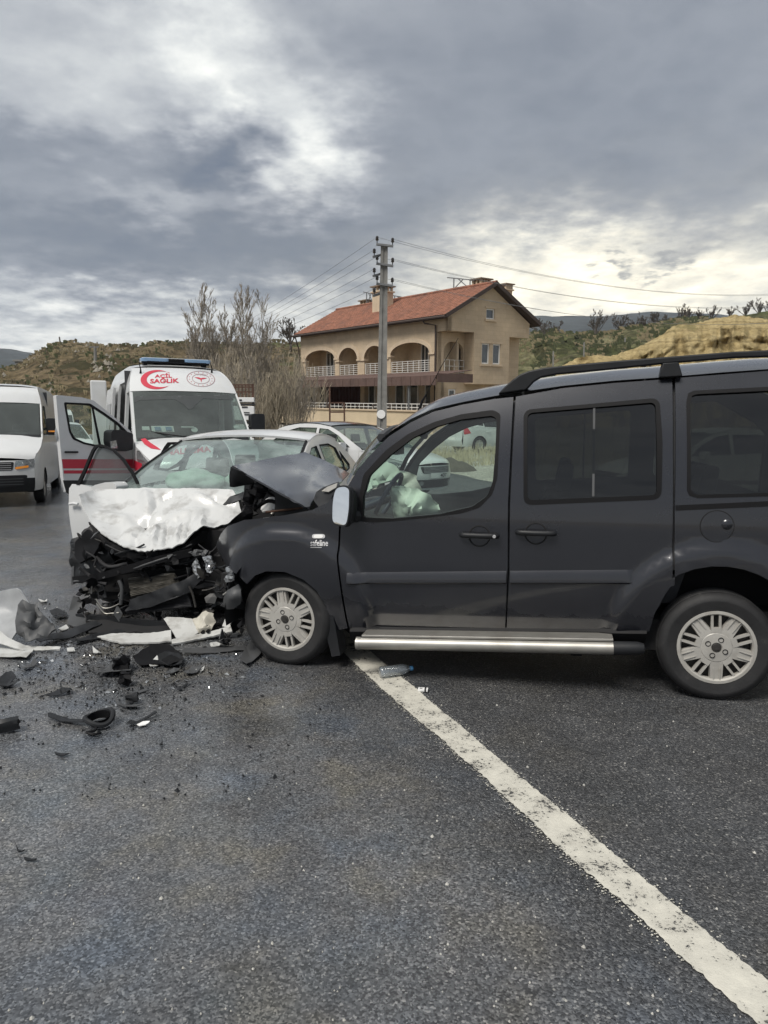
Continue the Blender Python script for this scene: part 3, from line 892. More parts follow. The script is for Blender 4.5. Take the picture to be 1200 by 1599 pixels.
def bare_tree(label, base, h, r, mat, seed, style='round', group=None, name='bare_tree', cat='tree', rmin=0.006):
    rg = random.Random(seed)
    root = thing(name, label, cat, base, 0, group)
    t, c = MB(), MB()
    if style == 'poplar':
        pts = [Vector((0, 0, -0.2))]
        for i in range(6): pts.append(Vector((rg.gauss(0, .05) * i, rg.gauss(0, .05) * i, h * (i + 1) / 6)))
        rs = [lerp(r, rmin, (i / 6) ** 0.8) for i in range(7)]
        t.tube(pts, rs, 6)
        for j in range(46):
            s = rg.uniform(0.12, 0.95); i = min(5, int(s * 6)); b = pts[i].lerp(pts[i + 1], s * 6 - i)
            a = rg.uniform(0, 2 * pi); g = R(rg.uniform(18, 38))
            d = Vector((sin(g) * cos(a), sin(g) * sin(a), cos(g)))
            grow(c, b, d, h * 0.26 * (1.1 - s * 0.7) * rg.uniform(.7, 1.2), r * 0.32 * (1.1 - s), 2, rg, 0.35, (3, 5), 0.09, 3, 0.55, (18, 35), rmin)
    elif style == 'brush':
        for j in range(12):
            a = rg.uniform(0, 2 * pi); g = R(abs(rg.gauss(0, 13)))
            d = Vector((sin(g) * cos(a), sin(g) * sin(a), cos(g)))
            b = Vector((rg.gauss(0, .35), rg.gauss(0, .35), -0.1))
            grow(t if j < 4 else c, b, d, h * rg.uniform(.55, 1.0), r * rg.uniform(.5, 1), 2, rg, 0.25, (5, 8), 0.07, 3, 0.42, (12, 34), rmin)
    else:
        fork = h * 0.13
        t.tube([(0, 0, -0.3), (0.02 * h, 0, fork * .5), (0, 0.02 * h, fork)], [r, r * .85, r * .8], 7)
        for j in range(9):
            a = 2 * pi * j / 9 + rg.uniform(-.4, .4); g = R(rg.uniform(5, 42))
            d = Vector((sin(g) * cos(a), sin(g) * sin(a), cos(g)))
            grow(c, Vector((0, 0, fork * rg.uniform(.8, 1))), d, h * 0.62 * rg.uniform(.6, 1.1), r * 0.5, 3, rg, 0.16, (4, 6), 0.10, 4, 0.46, (16, 42), rmin)
    top = max(v[2] for v in t.v + c.v); k = h / top
    t.v = [(a * k, b_ * k, c_ * k) for a, b_, c_ in t.v]; c.v = [(a * k, b_ * k, c_ * k) for a, b_, c_ in c.v]
    t.build('trunk' if style != 'brush' else 'stem', mat, root, smooth=180)
    c.build('crown', mat, root, smooth=180)
    return root
def at_ground(px, Y, dz=0.0):
    r = ray(px, 640); return Vector((r.x / r.y * Y, Y, rise(Y) + dz))
def top_z(px, py, Y): return aty(px, py, Y).z
poplars = [(318, 440, 40, 1), (338, 478, 41, 2), (303, 500, 39, 3), (356, 474, 42, 4), (377, 440, 40, 5), (391, 462, 38, 6), (407, 452, 41, 7), (366, 500, 39, 8), (424, 498, 43, 9), (330, 462, 43, 10)]
plab = {318: 'tallest bare poplar at the left of the thicket behind the ambulance', 377: 'tallest bare poplar in the middle of the thicket behind the ambulance',
        407: 'tall bare poplar at the right of the thicket behind the ambulance', 424: 'short bare poplar nearest the arched house', 303: 'low bare poplar directly above the ambulance light bar'}
NTP = ['first', 'second', 'third', 'fourth', 'fifth', 'sixth', 'seventh', 'eighth', 'ninth', 'tenth']
PO = {q[0]: NTP[i] for i, q in enumerate(sorted(poplars))}
for px, py, Y, sd_ in poplars:
    b = at_ground(px, Y); h = top_z(px, py, Y) - b.z
    bare_tree(plab.get(px, PO[px] + ' bare poplar from the left in the thicket behind the ambulance'), b, h, 0.11, M_['bark'], sd_, 'poplar', 'bare poplars behind the ambulance', rmin=0.010)
rg = random.Random(77)
for k in range(22):
    px = 322 + k * 7.0 + rg.uniform(-5, 5); Y = rg.uniform(25.5, 38)
    if px > 400: Y = rg.uniform(34, 44)
    b = at_ground(px, Y); h = top_z(px, rg.uniform(538, 585), Y) - b.z
    bare_tree('pale leafless shrub in the dense brush between ambulance and house', b, h, 0.035, M_['barkpale'] if k % 4 else M_['bark'], 100 + k, 'brush', 'leafless shrubs of the brush', 'bare_shrub', 'shrub', rmin=0.009)
b = at_ground(455, 92); b.z = top_z(455, 545, 92)
bare_tree('rounded bare dark tree on the green bank at the left end of the house roof', b, top_z(455, 494, 92) - b.z, 0.16, M_['barkdark'], 31, 'round', rmin=0.02)
sky_trees = [(848, 495, 530, 110, 'bare tree beside the right eave of the house'), (930, 482, 527, 112, 'wide bare tree on the green slope between house and yellow rock'),
             (1003, 487, 520, 118, None), (969, 490, 522, 116, None), (1022, 486, 514, 118, None), (1075, 474, 503, 120, None), (1093, 478, 502, 121, None), (1062, 480, 505, 124, None),
             (1112, 476, 499, 123, None), (1140, 478, 497, 121, None), (1164, 470, 494, 119, None), (1186, 464, 493, 119, None), (1200, 468, 494, 122, None), (868, 500, 529, 117, None), (988, 494, 521, 124, None), (1040, 490, 510, 124, None), (1225, 470, 494, 121, None), (1250, 468, 494, 121, None)]
sky_trees.sort()
NTH = ['first', 'second', 'third', 'fourth', 'fifth', 'sixth', 'seventh', 'eighth', 'ninth', 'tenth', 'eleventh', 'twelfth', 'thirteenth', 'fourteenth', 'fifteenth', 'sixteenth', 'seventeenth', 'eighteenth']
SKL = [NTH[i] + ' bare tree from the house along the right skyline' for i in range(18)]
for i, (px, t, bt, Y, lab) in enumerate(sky_trees):
    b = aty(px, bt + 3, Y); h = top_z(px, t, Y) - b.z
    bare_tree(lab or SKL[i], b, h, 0.13, M_['barkdark'], 60 + i, 'round', 'bare trees on the right skyline', rmin=0.016)

def conifer(px, py, pb, Y, lab, seed):
    b = aty(px, pb, Y); h = top_z(px, py, Y) - b.z
    root = thing('conifer_tree', lab, 'tree', b, 0, 'small conifers on the hill crest')
    rg = random.Random(seed)
    t = MB(); t.tube([(0, 0, -.2), (0, 0, h)], [0.05 * h, 0.01], 6); t.build('trunk', M_['barkdark'], root)
    c = MB()
    for i in range(150):
        z = h * (0.1 + 0.9 * rg.random() ** 1.3); r = (1 - z / h) * h * 0.30 * rg.uniform(.5, 1.1) + .03; a = rg.uniform(0, 2 * pi)
        p = Vector((0, 0, z)); q = Vector((cos(a) * r, sin(a) * r, z - r * 0.25)); s = Vector((-sin(a), cos(a), 0)) * (0.05 * h)
        c.add([p, q + s, q * 1.06, q - s], [(0, 1, 2), (0, 2, 3)])
    c.build('crown', M_['conifer'], root, smooth=0)
conifer(258, 533, 550, 108, 'dark pointed conifer on the crest right above the ambulance light bar', 1)
conifer(273, 540, 550, 108, 'small squat conifer beside the pointed one on the hill crest', 2)
conifer(68, 553, 560, 106, 'small conifer at the left end of the brown hill crest', 3)
conifer(117, 545, 551, 109, 'low conifer on the crest midway along the brown hill', 4)

def shrub(px, py, r, Y, lab, seed, mat='shrubleaf', group='dark shrubs on the slopes'):
    p = aty(px, py, Y)
    root_r = r
    rg = random.Random(seed); c = MB()
    for i in range(130):
        d = Vector((rg.gauss(0, 1), rg.gauss(0, 1), abs(rg.gauss(0, .8)))); d.normalize()
        q = Vector((d.x, d.y, d.z * .8)) * r * rg.uniform(.4, 1.05); s = r * rg.uniform(.10, .22)
        n = Vector((rg.gauss(0, 1), rg.gauss(0, 1), rg.gauss(0, 1))).normalized(); a = n.orthogonal().normalized() * s; bb = n.cross(a)
        c.add([q + a, q + bb, q - a, q - bb], [(0, 1, 2, 3)])
    root = thing('shrub', lab, 'shrub', p, 0, group)
    t = MB(); t.tube([(0, 0, -.3), (0, 0, r * .7)], [r * .06, r * .02], 5); t.build('stem', M_['barkdark'], root)
    c.build('crown', M_[mat], root, smooth=0)
rg = random.Random(9)
for i, (px, py, r, Y) in enumerate([(78, 562, 1.0, 98), (115, 563, .9, 92), (62, 575, 1.0, 96), (90, 585, .8, 88), (140, 600, .7, 76), (45, 590, 1.1, 92), (128, 552, .7, 108), (20, 600, 1.2, 84), (105, 553, .8, 108),
                                    (170, 560, .8, 98), (60, 606, .9, 76), (10, 588, 1.0, 95), (110, 622, .8, 60), (95, 640, .7, 52), (195, 553, .9, 107), (178, 549, .8, 111), (240, 551, 1.0, 109), (330, 549, 1.1, 110)]):
    shrub(px, py, r * (.5 if Y > 95 else .7), Y, 'dark scrubby bush dotted on the brown hillside', 200 + i, group='bushes on the brown hillside')
for i, (px, py, r, Y) in enumerate([(880, 541, 1.6, 100), (905, 533, 1.7, 112), (940, 527, 1.6, 118), (985, 521, 1.6, 122), (862, 536, 1.3, 108), (1030, 512, 1.5, 122), (900, 546, 1.2, 96), (1010, 517, 1.4, 122), (960, 525, 1.3, 120), (925, 531, 1.3, 118), (838, 548, 1.3, 92)]):
    shrub(px, py, r * .7, Y, 'dark green bush on the grassy slope right of the house', 240 + i, group='bushes on the green slope')
for px, y0, y1, Y, lb_ in ((912, 535, 552, 84, 'second pale fence post right of the house on the green slope'), (976, 528, 542, 96, 'third pale fence post from the house, beside the foot of the yellow rock'), (864, 549, 566, 76, 'pale fence post nearest the house, lowest on the green slope'), (1040, 512, 523, 112, 'highest pale fence post, at the top of the slope beside the yellow rock')):
    a, b = aty(px, y1, Y), aty(px, y0, Y)
    m = MB(); m.box((0, 0, (b.z - a.z) / 2 - .2), (.14, .14, b.z - a.z + .4)); m.box((0, 0, b.z - a.z + .02), (.10, .10, .06))
    o = m.build('fence_post', M_['concrete']); o.location = a
    tag(o, lb_, 'post', 'pale fence posts on the slope')

# ------------------------------------------------------------------ poles and wires
TILT = math.atan((799.5 - 620) / FPX) - PITCH
HM = Matrix.Translation(EYE) @ Matrix.Rotation(TILT, 4, 'X')          # true level behind the dip of the road
def utility_pole():
    Y = 30.0
    base = at_ground(595.5, Y); base.z -= 0.3
    top = aty(600.5, 383, Y)
    up = (top - base); H = up.length
    zv = up.normalized(); yv = Vector((0, 1, 0)); yv = (yv - zv * yv.dot(zv)).normalized(); xv = yv.cross(zv)
    M = Matrix(((xv.x, yv.x, zv.x, base.x), (xv.y, yv.y, zv.y, base.y), (xv.z, yv.z, zv.z, base.z), (0, 0, 0, 1)))
    root = thing('utility_pole', 'tall grey concrete utility pole standing in front of the arched house', 'utility pole', M=M)
    F = Fr(None, M=M)
    m = MB()
    w0, w1 = 0.44, 0.285
    def ring(z):
        w = lerp(w0, w1, z / H) / 2; d = w * 0.9; g = w * 0.26; e = w * 0.22
        return [(-w, -d, z), (-g, -d, z), (-g * .8, -d + e, z), (g * .8, -d + e, z), (g, -d, z), (w, -d, z), (w, d, z), (g, d, z), (g * .8, d - e, z), (-g * .8, d - e, z), (-g, d, z), (-w, d, z)]
    zs = lin(0, H, 8)
    V = []; Fc = []
    for z in zs: V += ring(z)
    for i in range(8):
        for k in range(12):
            l = (k + 1) % 12; Fc.append((i * 12 + k, i * 12 + l, (i + 1) * 12 + l, (i + 1) * 12 + k))
    Fc.append(tuple(range(8 * 12, 9 * 12)))
    m.add(V, Fc); m.build('shaft', M_['concrete'], root, smooth=0)
    tips = []
    for k, (yl, yr, xl, xr) in enumerate(((381.5, 384.5, 588, 614.5), (411.5, 415.5, 588, 614.5), (443, 446.5, 588, 614))):
        a = F.at(xl, yl, -0.2); b = F.at(xr, yr, -0.2)
        mm = MB(); mm.bar(a, b, 0.09, 0.09); arm = mm.build('crossarm', M_['iron'], root, smooth=0, bevel=.008)
        for p in (a, b):
            mm = MB(); c = p + Vector((0.03 if p is a else -0.03, 0, 0.04))
            mm.lathe([(.02, 0), (.02, .10), (.055, .11), (.07, .16), (.05, .17), (.065, .22), (.05, .27), (.02, .29)], 10, Matrix.Translation(c))
            mm.build('insulator', M_['porcelain'], arm); tips.append(F.M @ (c + Vector((0, 0, .24))))
    for k, (yl, yr) in enumerate(((401, 398), (431, 427.5), (462, 458))):
        a = F.at(583.5, yl, -0.45); b = F.at(595, yr, 0.05)
        mm = MB(); mm.bar(a, b, 0.09, 0.09); arm = mm.build('crossarm', M_['iron'], root, smooth=0, bevel=.008)
        mm = MB(); c = a + Vector((0.03, 0.02, 0.04))
        mm.lathe([(.02, 0), (.02, .10), (.055, .11), (.07, .16), (.05, .17), (.065, .22), (.05, .27), (.02, .29)], 10, Matrix.Translation(c))
        mm.build('insulator', M_['porcelain'], arm); tips.append(F.M @ (c + Vector((0, 0, .24))))
    c = F.at(595.5, 647, -0.215)
    mm = MB(); mm.lathe([(0.0, 0.006), (.175, .006), (.18, 0)], 24, Matrix.Translation(c) @ Matrix.Rotation(pi / 2, 4, 'X'))
    mm.build('number_disc', M_['plate'], root)
    return tips
tips = utility_pole()
M_['wire'] = pm('wire', (0.16, 0.165, 0.17), 0.6)
def wire(a, b, sag, lab, grp, r=0.011):
    m = MB(); pts = []
    for i in range(25):
        t = i / 24; p = a.lerp(b, t); p.z -= sag * 4 * t * (1 - t); pts.append(p - a)
    m.tube(pts, r, 4)
    o = m.build('overhead_wire', M_['wire'], smooth=180); o.location = a
    tag(o, lab, 'wire', grp)
lefts = [(0, 268, 548, 105), (6, 262, 551, 105), (2, 258, 553, 105), (7, 256, 555, 105), (4, 254, 557, 105), (8, 252, 559, 105)]
ORD = ['topmost', 'second', 'third', 'fourth', 'fifth', 'lowest']
for q_, (k, px, py, Y) in enumerate(lefts):
    wire(tips[k], aty(px, py, Y), 1.0, ORD[q_] + ' of the thin wires running from the concrete pole to the left horizon', 'wires left of the pole', 0.008)
for q_, (k, py, Y) in enumerate(((1, 446, 46), (0, 449, 47), (3, 462, 46), (2, 466, 47), (5, 487, 46), (4, 489, 47))):
    wire(tips[k], aty(1330, py, Y), 1.25, ORD[q_] + ' of the thin wires running from the concrete pole to the right edge', 'wires right of the pole', 0.007)

def small_pole(px, y0, y1, Y, w, lab, lean=0.0, arm=None, cat='utility pole'):
    b, t = aty(px, y1, Y), aty(px + lean, y0, Y)
    root = thing('utility_pole', lab, cat, b)
    m = MB(); m.tube([(0, 0, -1.0), t - b], [w, w * .7], 6); m.build('shaft', M_['concrete'] if arm else M_['barkdark'], root)
    if arm:
        mm = MB()
        for z, l in arm: mm.bar(t - b + Vector((-l, 0, z)), t - b + Vector((l * .6, 0, z)), .1, .1)
        mm.build('crossarm', M_['iron'], root, smooth=0)
small_pole(149, 541, 600, 62, 0.17, 'short concrete pole with a cross arm rising behind the ambulance roof', 0, [(-0.05, 0.5)])
small_pole(98, 526, 552, 108, 0.14, 'dark post leaning over on the crest of the brown hill', -5)
small_pole(152, 534, 550, 109, 0.15, 'thin dark pole on the crest just right of the concrete pole', 0, [(-.3, 1.0), (-.9, 1.0)])
small_pole(191, 538, 550, 109, 0.13, 'thin dark pole on the crest left of the ambulance light bar', 0, [(-.3, 1.1)])
small_pole(295, 530, 550, 109, 0.15, 'thin dark pole on the crest right of the ambulance light bar')
# pale retaining wall on the hill end
F = Fr((0, 100, 0)); a, b = aty(33, 582, 100), aty(53, 566, 100)
m = MB(); m.box((0, 0, 0), (b.x - a.x, 3, b.z - a.z + 2)); m.box((0, 0, (b.z - a.z + 2) / 2 + .12), (b.x - a.x + .4, 3.3, .25))
o = m.build('hillside_hut', M_['concrete'], smooth=0); o.location = (a + b) / 2 - Vector((0, 0, 1))
tag(o, 'small flat roofed grey hut at the left end of the brown hill', 'hut')

# ------------------------------------------------------------------ air: thin haze over the far ridges
m = MB(); m.box((0, 2850, 165), (12400, 6600, 570))
hz_ = m.build('haze', bpy.data.materials.new('air'), smooth=0)
hm = hz_.data.materials[0]; hm.use_nodes = True; hm.node_tree.nodes.clear()
pv = hm.node_tree.nodes.new('ShaderNodeVolumePrincipled'); pv.inputs['Color'].default_value = (.82, .88, 1.0, 1); pv.inputs['Density'].default_value = 1.3e-4; pv.inputs['Anisotropy'].default_value = 0.2
ho = hm.node_tree.nodes.new('ShaderNodeOutputMaterial'); hm.node_tree.links.new(pv.outputs[0], ho.inputs['Volume'])
stuff(hz_)
# ------------------------------------------------------------------ arched house
def mat_stone():
    m, nt, b, out = newmat('sandstone_cladding')
    L = nt.links
    tc = nt.nodes.new('ShaderNodeTexCoord')
    sp = nt.nodes.new('ShaderNodeSeparateXYZ'); L.new(tc.outputs['Object'], sp.inputs[0])
    ad = nt.nodes.new('ShaderNodeMath'); ad.operation = 'ADD'; L.new(sp.outputs[0], ad.inputs[0]); L.new(sp.outputs[1], ad.inputs[1])
    cv = nt.nodes.new('ShaderNodeCombineXYZ'); L.new(ad.outputs[0], cv.inputs[0]); L.new(sp.outputs[2], cv.inputs[1])
    br = nt.nodes.new('ShaderNodeTexBrick'); L.new(cv.outputs[0], br.inputs['Vector'])
    br.inputs['Scale'].default_value = 1.0; br.inputs['Brick Width'].default_value = 0.62; br.inputs['Row Height'].default_value = 0.31
    br.inputs['Mortar Size'].default_value = 0.008
    br.inputs['Color1'].default_value = (0.49, 0.395, 0.285, 1); br.inputs['Color2'].default_value = (0.535, 0.435, 0.315, 1); br.inputs['Mortar'].default_value = (0.42, 0.335, 0.24, 1)
    n = tex(nt, 'noise', 0.7, 7, 0.65)
    c = mixc(nt, 1.0, br.outputs['Color'], ramp(nt, n.outputs['Fac'], [(0.3, (0.82, 0.82, 0.82)), (0.7, (1.08, 1.06, 1.02))]), 'MULTIPLY')
    L.new(c, b.inputs['Base Color']); b.inputs['Roughness'].default_value = 0.9
    bumpn(nt, b, br.outputs['Fac'], -0.25, 0.02)
    return m
M_['stone'] = mat_stone()
M_['stonetrim'] = pm('sandstone_trim', (0.52, 0.42, 0.305), 0.9, var=0.1, vs=2)
M_['basewall'] = pm('terrace_render', (0.52, 0.43, 0.30), 0.92, var=0.1, vs=0.8)
M_['tile'] = pm('clay_tile', (0.225, 0.098, 0.062), 0.9, var=0.38, vs=2.6, dirt=(0.11, 0.062, 0.05), ds=0.7)
M_['awning'] = pm('brown_awning', (0.10, 0.062, 0.052), 0.7, var=0.25, vs=1.5)
M_['eave'] = pm('dark_eave', (0.055, 0.04, 0.035), 0.8)
M_['frame'] = pm('white_window_frame', (0.70, 0.70, 0.68), 0.5)
M_['pane'] = pm('window_pane', (0.05, 0.06, 0.065), 0.06, coat=1.0, var=0.3)
M_['rail'] = pm('white_railing', (0.62, 0.61, 0.58), 0.5)
M_['curtain'] = pm('dark_red_curtain', (0.035, 0.012, 0.012), 0.9, var=0.3)
M_['roomwall'] = pm('balcony_plaster', (0.54, 0.45, 0.335), 0.9, var=0.12)

def house():
    a = R(127.4)
    Fv = Vector((cos(a), sin(a), 0)); Gv = Vector((sin(a), -cos(a), 0))
    r = HM.to_3x3().inverted() @ ray(683, 600)
    C = r * (50 / r.y); C.z = 0
    B = Matrix(((Gv.x, Fv.x, 0, C.x), (Gv.y, Fv.y, 0, C.y), (0, 0, 1, 0), (0, 0, 0, 1)))
    M = HM @ B
    root = thing('arched_house', 'two storey sandstone house with arched balconies and red tiled roof', 'house', M=M)
    H = Fr(None, M=M)
    fx = lambda x: (lambda p, q: (x, p, q))
    gy = lambda y: (lambda p, q: (p, y, q))
    # --- facade (x = 0), upper storey with four arches
    arches = [(12.76, 17.4, 3.15, 3.93), (9.52, 12.15, 2.95, 3.92), (5.98, 8.6, 2.92, 3.88), (0.8, 5.24, 3.05, 3.86)]
    holes = []
    for y0, y1, zs, zc in arches:
        h = [(y0, 1.7), (y1, 1.7)]
        for k in range(17):
            g = pi * k / 16; h.append(((y0 + y1) / 2 + (y1 - y0) / 2 * cos(g), zs + (zc - zs) * sin(g)))
        holes.append(h)
    m = MB(); m.patch([(0, 1.25), (18.2, 1.25), (18.2, 5.4), (-1, 5.4), (-1, 4.43), (0, 4.43)], fx(0.0), holes, 0, (-1, 0, 0))
    wall = m.build('facade_wall', M_['stone'], root, smooth=0, solid=0.35)
    for y0, y1, zs, zc in arches:                                    # raised stone band round each arch
        m = MB()
        n = 16; V = []; Fc = []
        for k in range(n + 1):
            g = pi * k / n; cy, hw = (y0 + y1) / 2, (y1 - y0) / 2
            for s, x in ((0.02, -0.05), (0.30, -0.05), (0.30, 0.02), (0.02, 0.3)):
                V.append((x, cy + (hw + s - .02) * cos(g), zs + (zc - zs + s - .02) * sin(g)))
        for k in range(n):
            for j in range(4):
                l = (j + 1) % 4; Fc.append((k * 4 + j, k * 4 + l, k * 4 + 4 + l, k * 4 + 4 + j))
        m.add(V, Fc); m.build('arch_band', M_['stonetrim'], wall, smooth=40, recalc=True)
        for yy in (y0 - .22, y1 + .22):
            m = MB(); m.box((0.12, yy, zs - .06), (.40, .62, .12)); m.build('pier_capital', M_['stonetrim'], wall, smooth=0)
        # railing
        m = MB(); L = y1 - y0
        for k in range(6): m.bar((.1, y0, 1.78 + k * .155), (.1, y1, 1.78 + k * .155), .03, .035)
        n = max(3, round(L / 0.62))
        for k in range(n + 1): m.bar((.1, y0 + .03 + (L - .06) * k / n, 1.7), (.1, y0 + .03 + (L - .06) * k / n, 2.58), .045, .045)
        m.build('balcony_railing', M_['rail'], root, smooth=0)
    m = MB(); m.box((1.2, 9.1, 1.58), (1.7, 18.1, .2)); m.build('balcony_floor', M_['stonetrim'], root, smooth=0)
    m = MB(); m.box((1.95, 9.1, 3.3), (.2, 18.1, 4.2)); bw = m.build('balcony_back_wall', M_['roomwall'], root, smooth=0)
    m = MB(); m.box((1.1, 9.1, 4.25), (1.5, 18.1, .1)); m.build('balcony_ceiling', M_['roomwall'], root, smooth=0)
    for y in (12.45, 9.05, 5.6): 
        m = MB(); m.box((1.1, y, 3.0), (1.5, .25, 2.55)); m.build('balcony_partition', M_['roomwall'], root, smooth=0)
    def window(par, c, w, h, ax, depth=.08, bars=1, nm='window'):
        """frame + pane + sill; ax 'x': lies in a plane x=const facing -x, ax 'y': facing -y"""
        t = .09
        m = MB()
        X = (lambda u, v, d: (c[0] + d, c[1] + u, c[2] + v)) if ax == 'x' else (lambda u, v, d: (c[0] + u, c[1] + d, c[2] + v))
        def bx(u0, u1, v0, v1, d0, d1):
            m.add([X(u0, v0, d0), X(u1, v0, d0), X(u1, v1, d0), X(u0, v1, d0), X(u0, v0, d1), X(u1, v0, d1), X(u1, v1, d1), X(u0, v1, d1)],
                  [(0, 1, 2, 3), (4, 7, 6, 5), (0, 4, 5, 1), (1, 5, 6, 2), (2, 6, 7, 3), (3, 7, 4, 0)])
        bx(-w / 2, w / 2, h / 2 - t, h / 2, -depth, .05); bx(-w / 2, w / 2, -h / 2, -h / 2 + t, -depth, .05)
        bx(-w / 2, -w / 2 + t, -h / 2 + t, h / 2 - t, -depth, .05); bx(w / 2 - t, w / 2, -h / 2 + t, h / 2 - t, -depth, .05)
        for k in range(bars): 
            u = -w / 2 + w * (k + 1) / (bars + 1); bx(u - .035, u + .035, -h / 2 + t, h / 2 - t, -depth, .05)
        f = m.build(nm, M_['frame'], par, smooth=0, recalc=True)
        m = MB(); m.add([X(-w / 2 + .03, -h / 2 + .03, -.02), X(w / 2 - .03, -h / 2 + .03, -.02), X(w / 2 - .03, h / 2 - .03, -.02), X(-w / 2 + .03, h / 2 - .03, -.02)], [(0, 1, 2, 3)])
        m.build('pane', M_['pane'], f, smooth=0)
        return f
    for y, w in ((16.2, 1.2), (13.9, .9), (10.8, 1.1), (7.2, 1.1), (3.4, .9), (1.55, 1.05)):
        window(bw, (1.84, y, 2.85), w, 2.1, 'x', bars=1, nm='balcony_door')
    # ceiling lamps under the arches
    for y in (15.1, 10.85, 7.3, 3.0):
        m = MB(); m.lathe([(.02, 0), (.02, -.2), (.10, -.25), (.12, -.38), (.0, -.44)], 10, Matrix.Translation((.9, y, 4.2))); m.build('balcony_lamp', M_['eave'], root)
    # --- ground storey below the awning
    m = MB(); m.box((.5, 9.1, -.7), (.3, 18.2, 3.9)); gw = m.build('ground_floor_wall', M_['roomwall'], root, smooth=0)
    for y, w in ((16.9, .75), (15.2, .8), (13.95, .75), (4.5, 1.0), (3.0, 1.3), (1.2, .8), (8.0, .9), (6.4, .9)):
        window(gw, (.33, y, .05), w, 2.0, 'x', bars=0, nm='glazed_door')
    m = MB()
    m.grid(lambda u, v: (-.02 + .05 * sin(u * 14), u, v), lin(8.9, 14.0, 80), [-.85, 1.15]); m.build('red_curtain', M_['curtain'], root, smooth=180)
    for y in (17.9, 8.7, 0.3):
        m = MB(); m.box((.12, y, .2), (.5, .55, 2.1)); m.build('terrace_column', M_['stone'], root, smooth=0)
    # --- gable side
    loggia = [(.57, 1.66), (2.45, 1.66)] + [(1.51 + .94 * cos(pi * k / 14), 3.15 + .68 * sin(pi * k / 14)) for k in range(15)]
    m = MB(); m.patch([(0.0, -2.9), (8.2, -2.9), (8.2, 4.43), (0.0, 4.43)], gy(0.0), [loggia, [(1.05, -.25), (1.75, -.25), (1.75, .56), (1.05, .56)]], 0, (0, -1, 0))
    sw = m.build('side_wall', M_['stone'], root, smooth=0, solid=.3)
    window(sw, (1.4, .1, .155), .66, .78, 'y', bars=0)
    for x in (4.0, 5.1): window(sw, (x, -.02, .12), .75, .62, 'y', bars=0)
    m = MB(); m.box((1.5, .9, 2.6), (2.6, .2, 3.4)); m.build('loggia_back_wall', M_['roomwall'], root, smooth=0)
    m = MB(); m.box((1.5, .5, 1.56), (2.1, 1.0, .2)); m.build('loggia_floor', M_['stonetrim'], root, smooth=0)
    m = MB()
    for k in range(3): m.bar((.57, -.06, 1.72 + k * .42), (2.45, -.06, 1.72 + k * .42), .03, .03)
    for k in range(5): m.bar((.6 + .46 * k, -.06, 1.66), (.6 + .46 * k, -.06, 2.58), .03, .03)
    m.build('loggia_railing', M_['rail'], root, smooth=0)
    wins = [(3.27, 4.03, 2.32, 3.74), (4.38, 5.16, 2.32, 3.74), (3.63, 4.46, 5.42, 6.14)]
    m = MB(); m.patch([(0, 4.43), (2.5, 4.43), (2.5, .9), (6.06, .9), (6.06, 4.3), (8.17, 4.3), (8.17, 5.35), (4.15, 7.62), (0, 5.35)], gy(-1.0),
                      [[(x0, z0), (x1, z0), (x1, z1), (x0, z1)] for x0, x1, z0, z1 in wins], 0, (0, -1, 0))
    gw2 = m.build('gable_wall', M_['stone'], root, smooth=0, solid=.22)
    for x0, x1, z0, z1 in wins:
        window(gw2, ((x0 + x1) / 2, -.85, (z0 + z1) / 2), x1 - x0, z1 - z0, 'y', bars=0)
        m = MB(); m.box(((x0 + x1) / 2, -1.03, z0 - .08), (x1 - x0 + .3, .14, .14)); m.build('window_sill', M_['stonetrim'], gw2, smooth=0)
        m = MB(); m.box(((x0 + x1) / 2, -1.012, z1 + .07), (x1 - x0 + .26, .06, .12)); m.build('window_head', M_['stonetrim'], gw2, smooth=0)
    m = MB()
    m.box((2.62, -.4, 2.66), (.2, .78, 3.5)); m.box((5.94, -.4, 2.66), (.2, .78, 3.5)); m.box((4.28, -.4, 1.02), (3.4, .76, .2))
    m.box((1.25, -.4, 4.53), (2.4, .76, .16)); m.box((7.1, -.4, 4.40), (2.0, .76, .16)); m.box((8.06, -.4, 4.86), (.2, .76, 1.0))
    m.build('bay_returns', M_['stone'], root, smooth=0)
    m = MB(); m.box((8.05, 9.1, 1.2), (.3, 17.9, 8.2)); m.box((4.1, 18.05, 1.2), (7.6, .3, 8.2)); m.build('rear_walls', M_['stone'], root, smooth=0)
    m = MB(); m.add([(0.1, 18.19, 5.3), (8.1, 18.19, 5.3), (4.15, 18.19, 7.5), (.1, 18.0, 5.3), (8.1, 18.0, 5.3), (4.15, 18.0, 7.5)], [(0, 1, 2), (5, 4, 3)]); m.build('far_gable', M_['stone'], root, smooth=0)
    # --- roof
    xr, zr = 4.15, 7.86
    def slope(x_e, z_e, nm):
        m = MB()
        Ls = hypot(x_e - xr, zr - z_e); n = 16
        us = []
        for i in range(n):
            us += [(i + 0.02) / n, (i + 0.98) / n]
        def fn(v, u):
            k = (u * n) % 1.0
            x = lerp(x_e, xr, u); z = lerp(z_e, zr, u) + 0.055 * (1 - k) + 0.028 * abs(sin(v / 0.24 * pi)) 
            return (x, v, z)
        m.grid(fn, [(-1.45 + 20.1 * k / 420) for k in range(421)], us)
        o = m.build(nm, M_['tile'], root, smooth=30); stuff(o)
        o['label'] = 'courses of red clay roof tiles'
        m = MB(); nx, nzv = (zr - z_e), (xr - x_e)
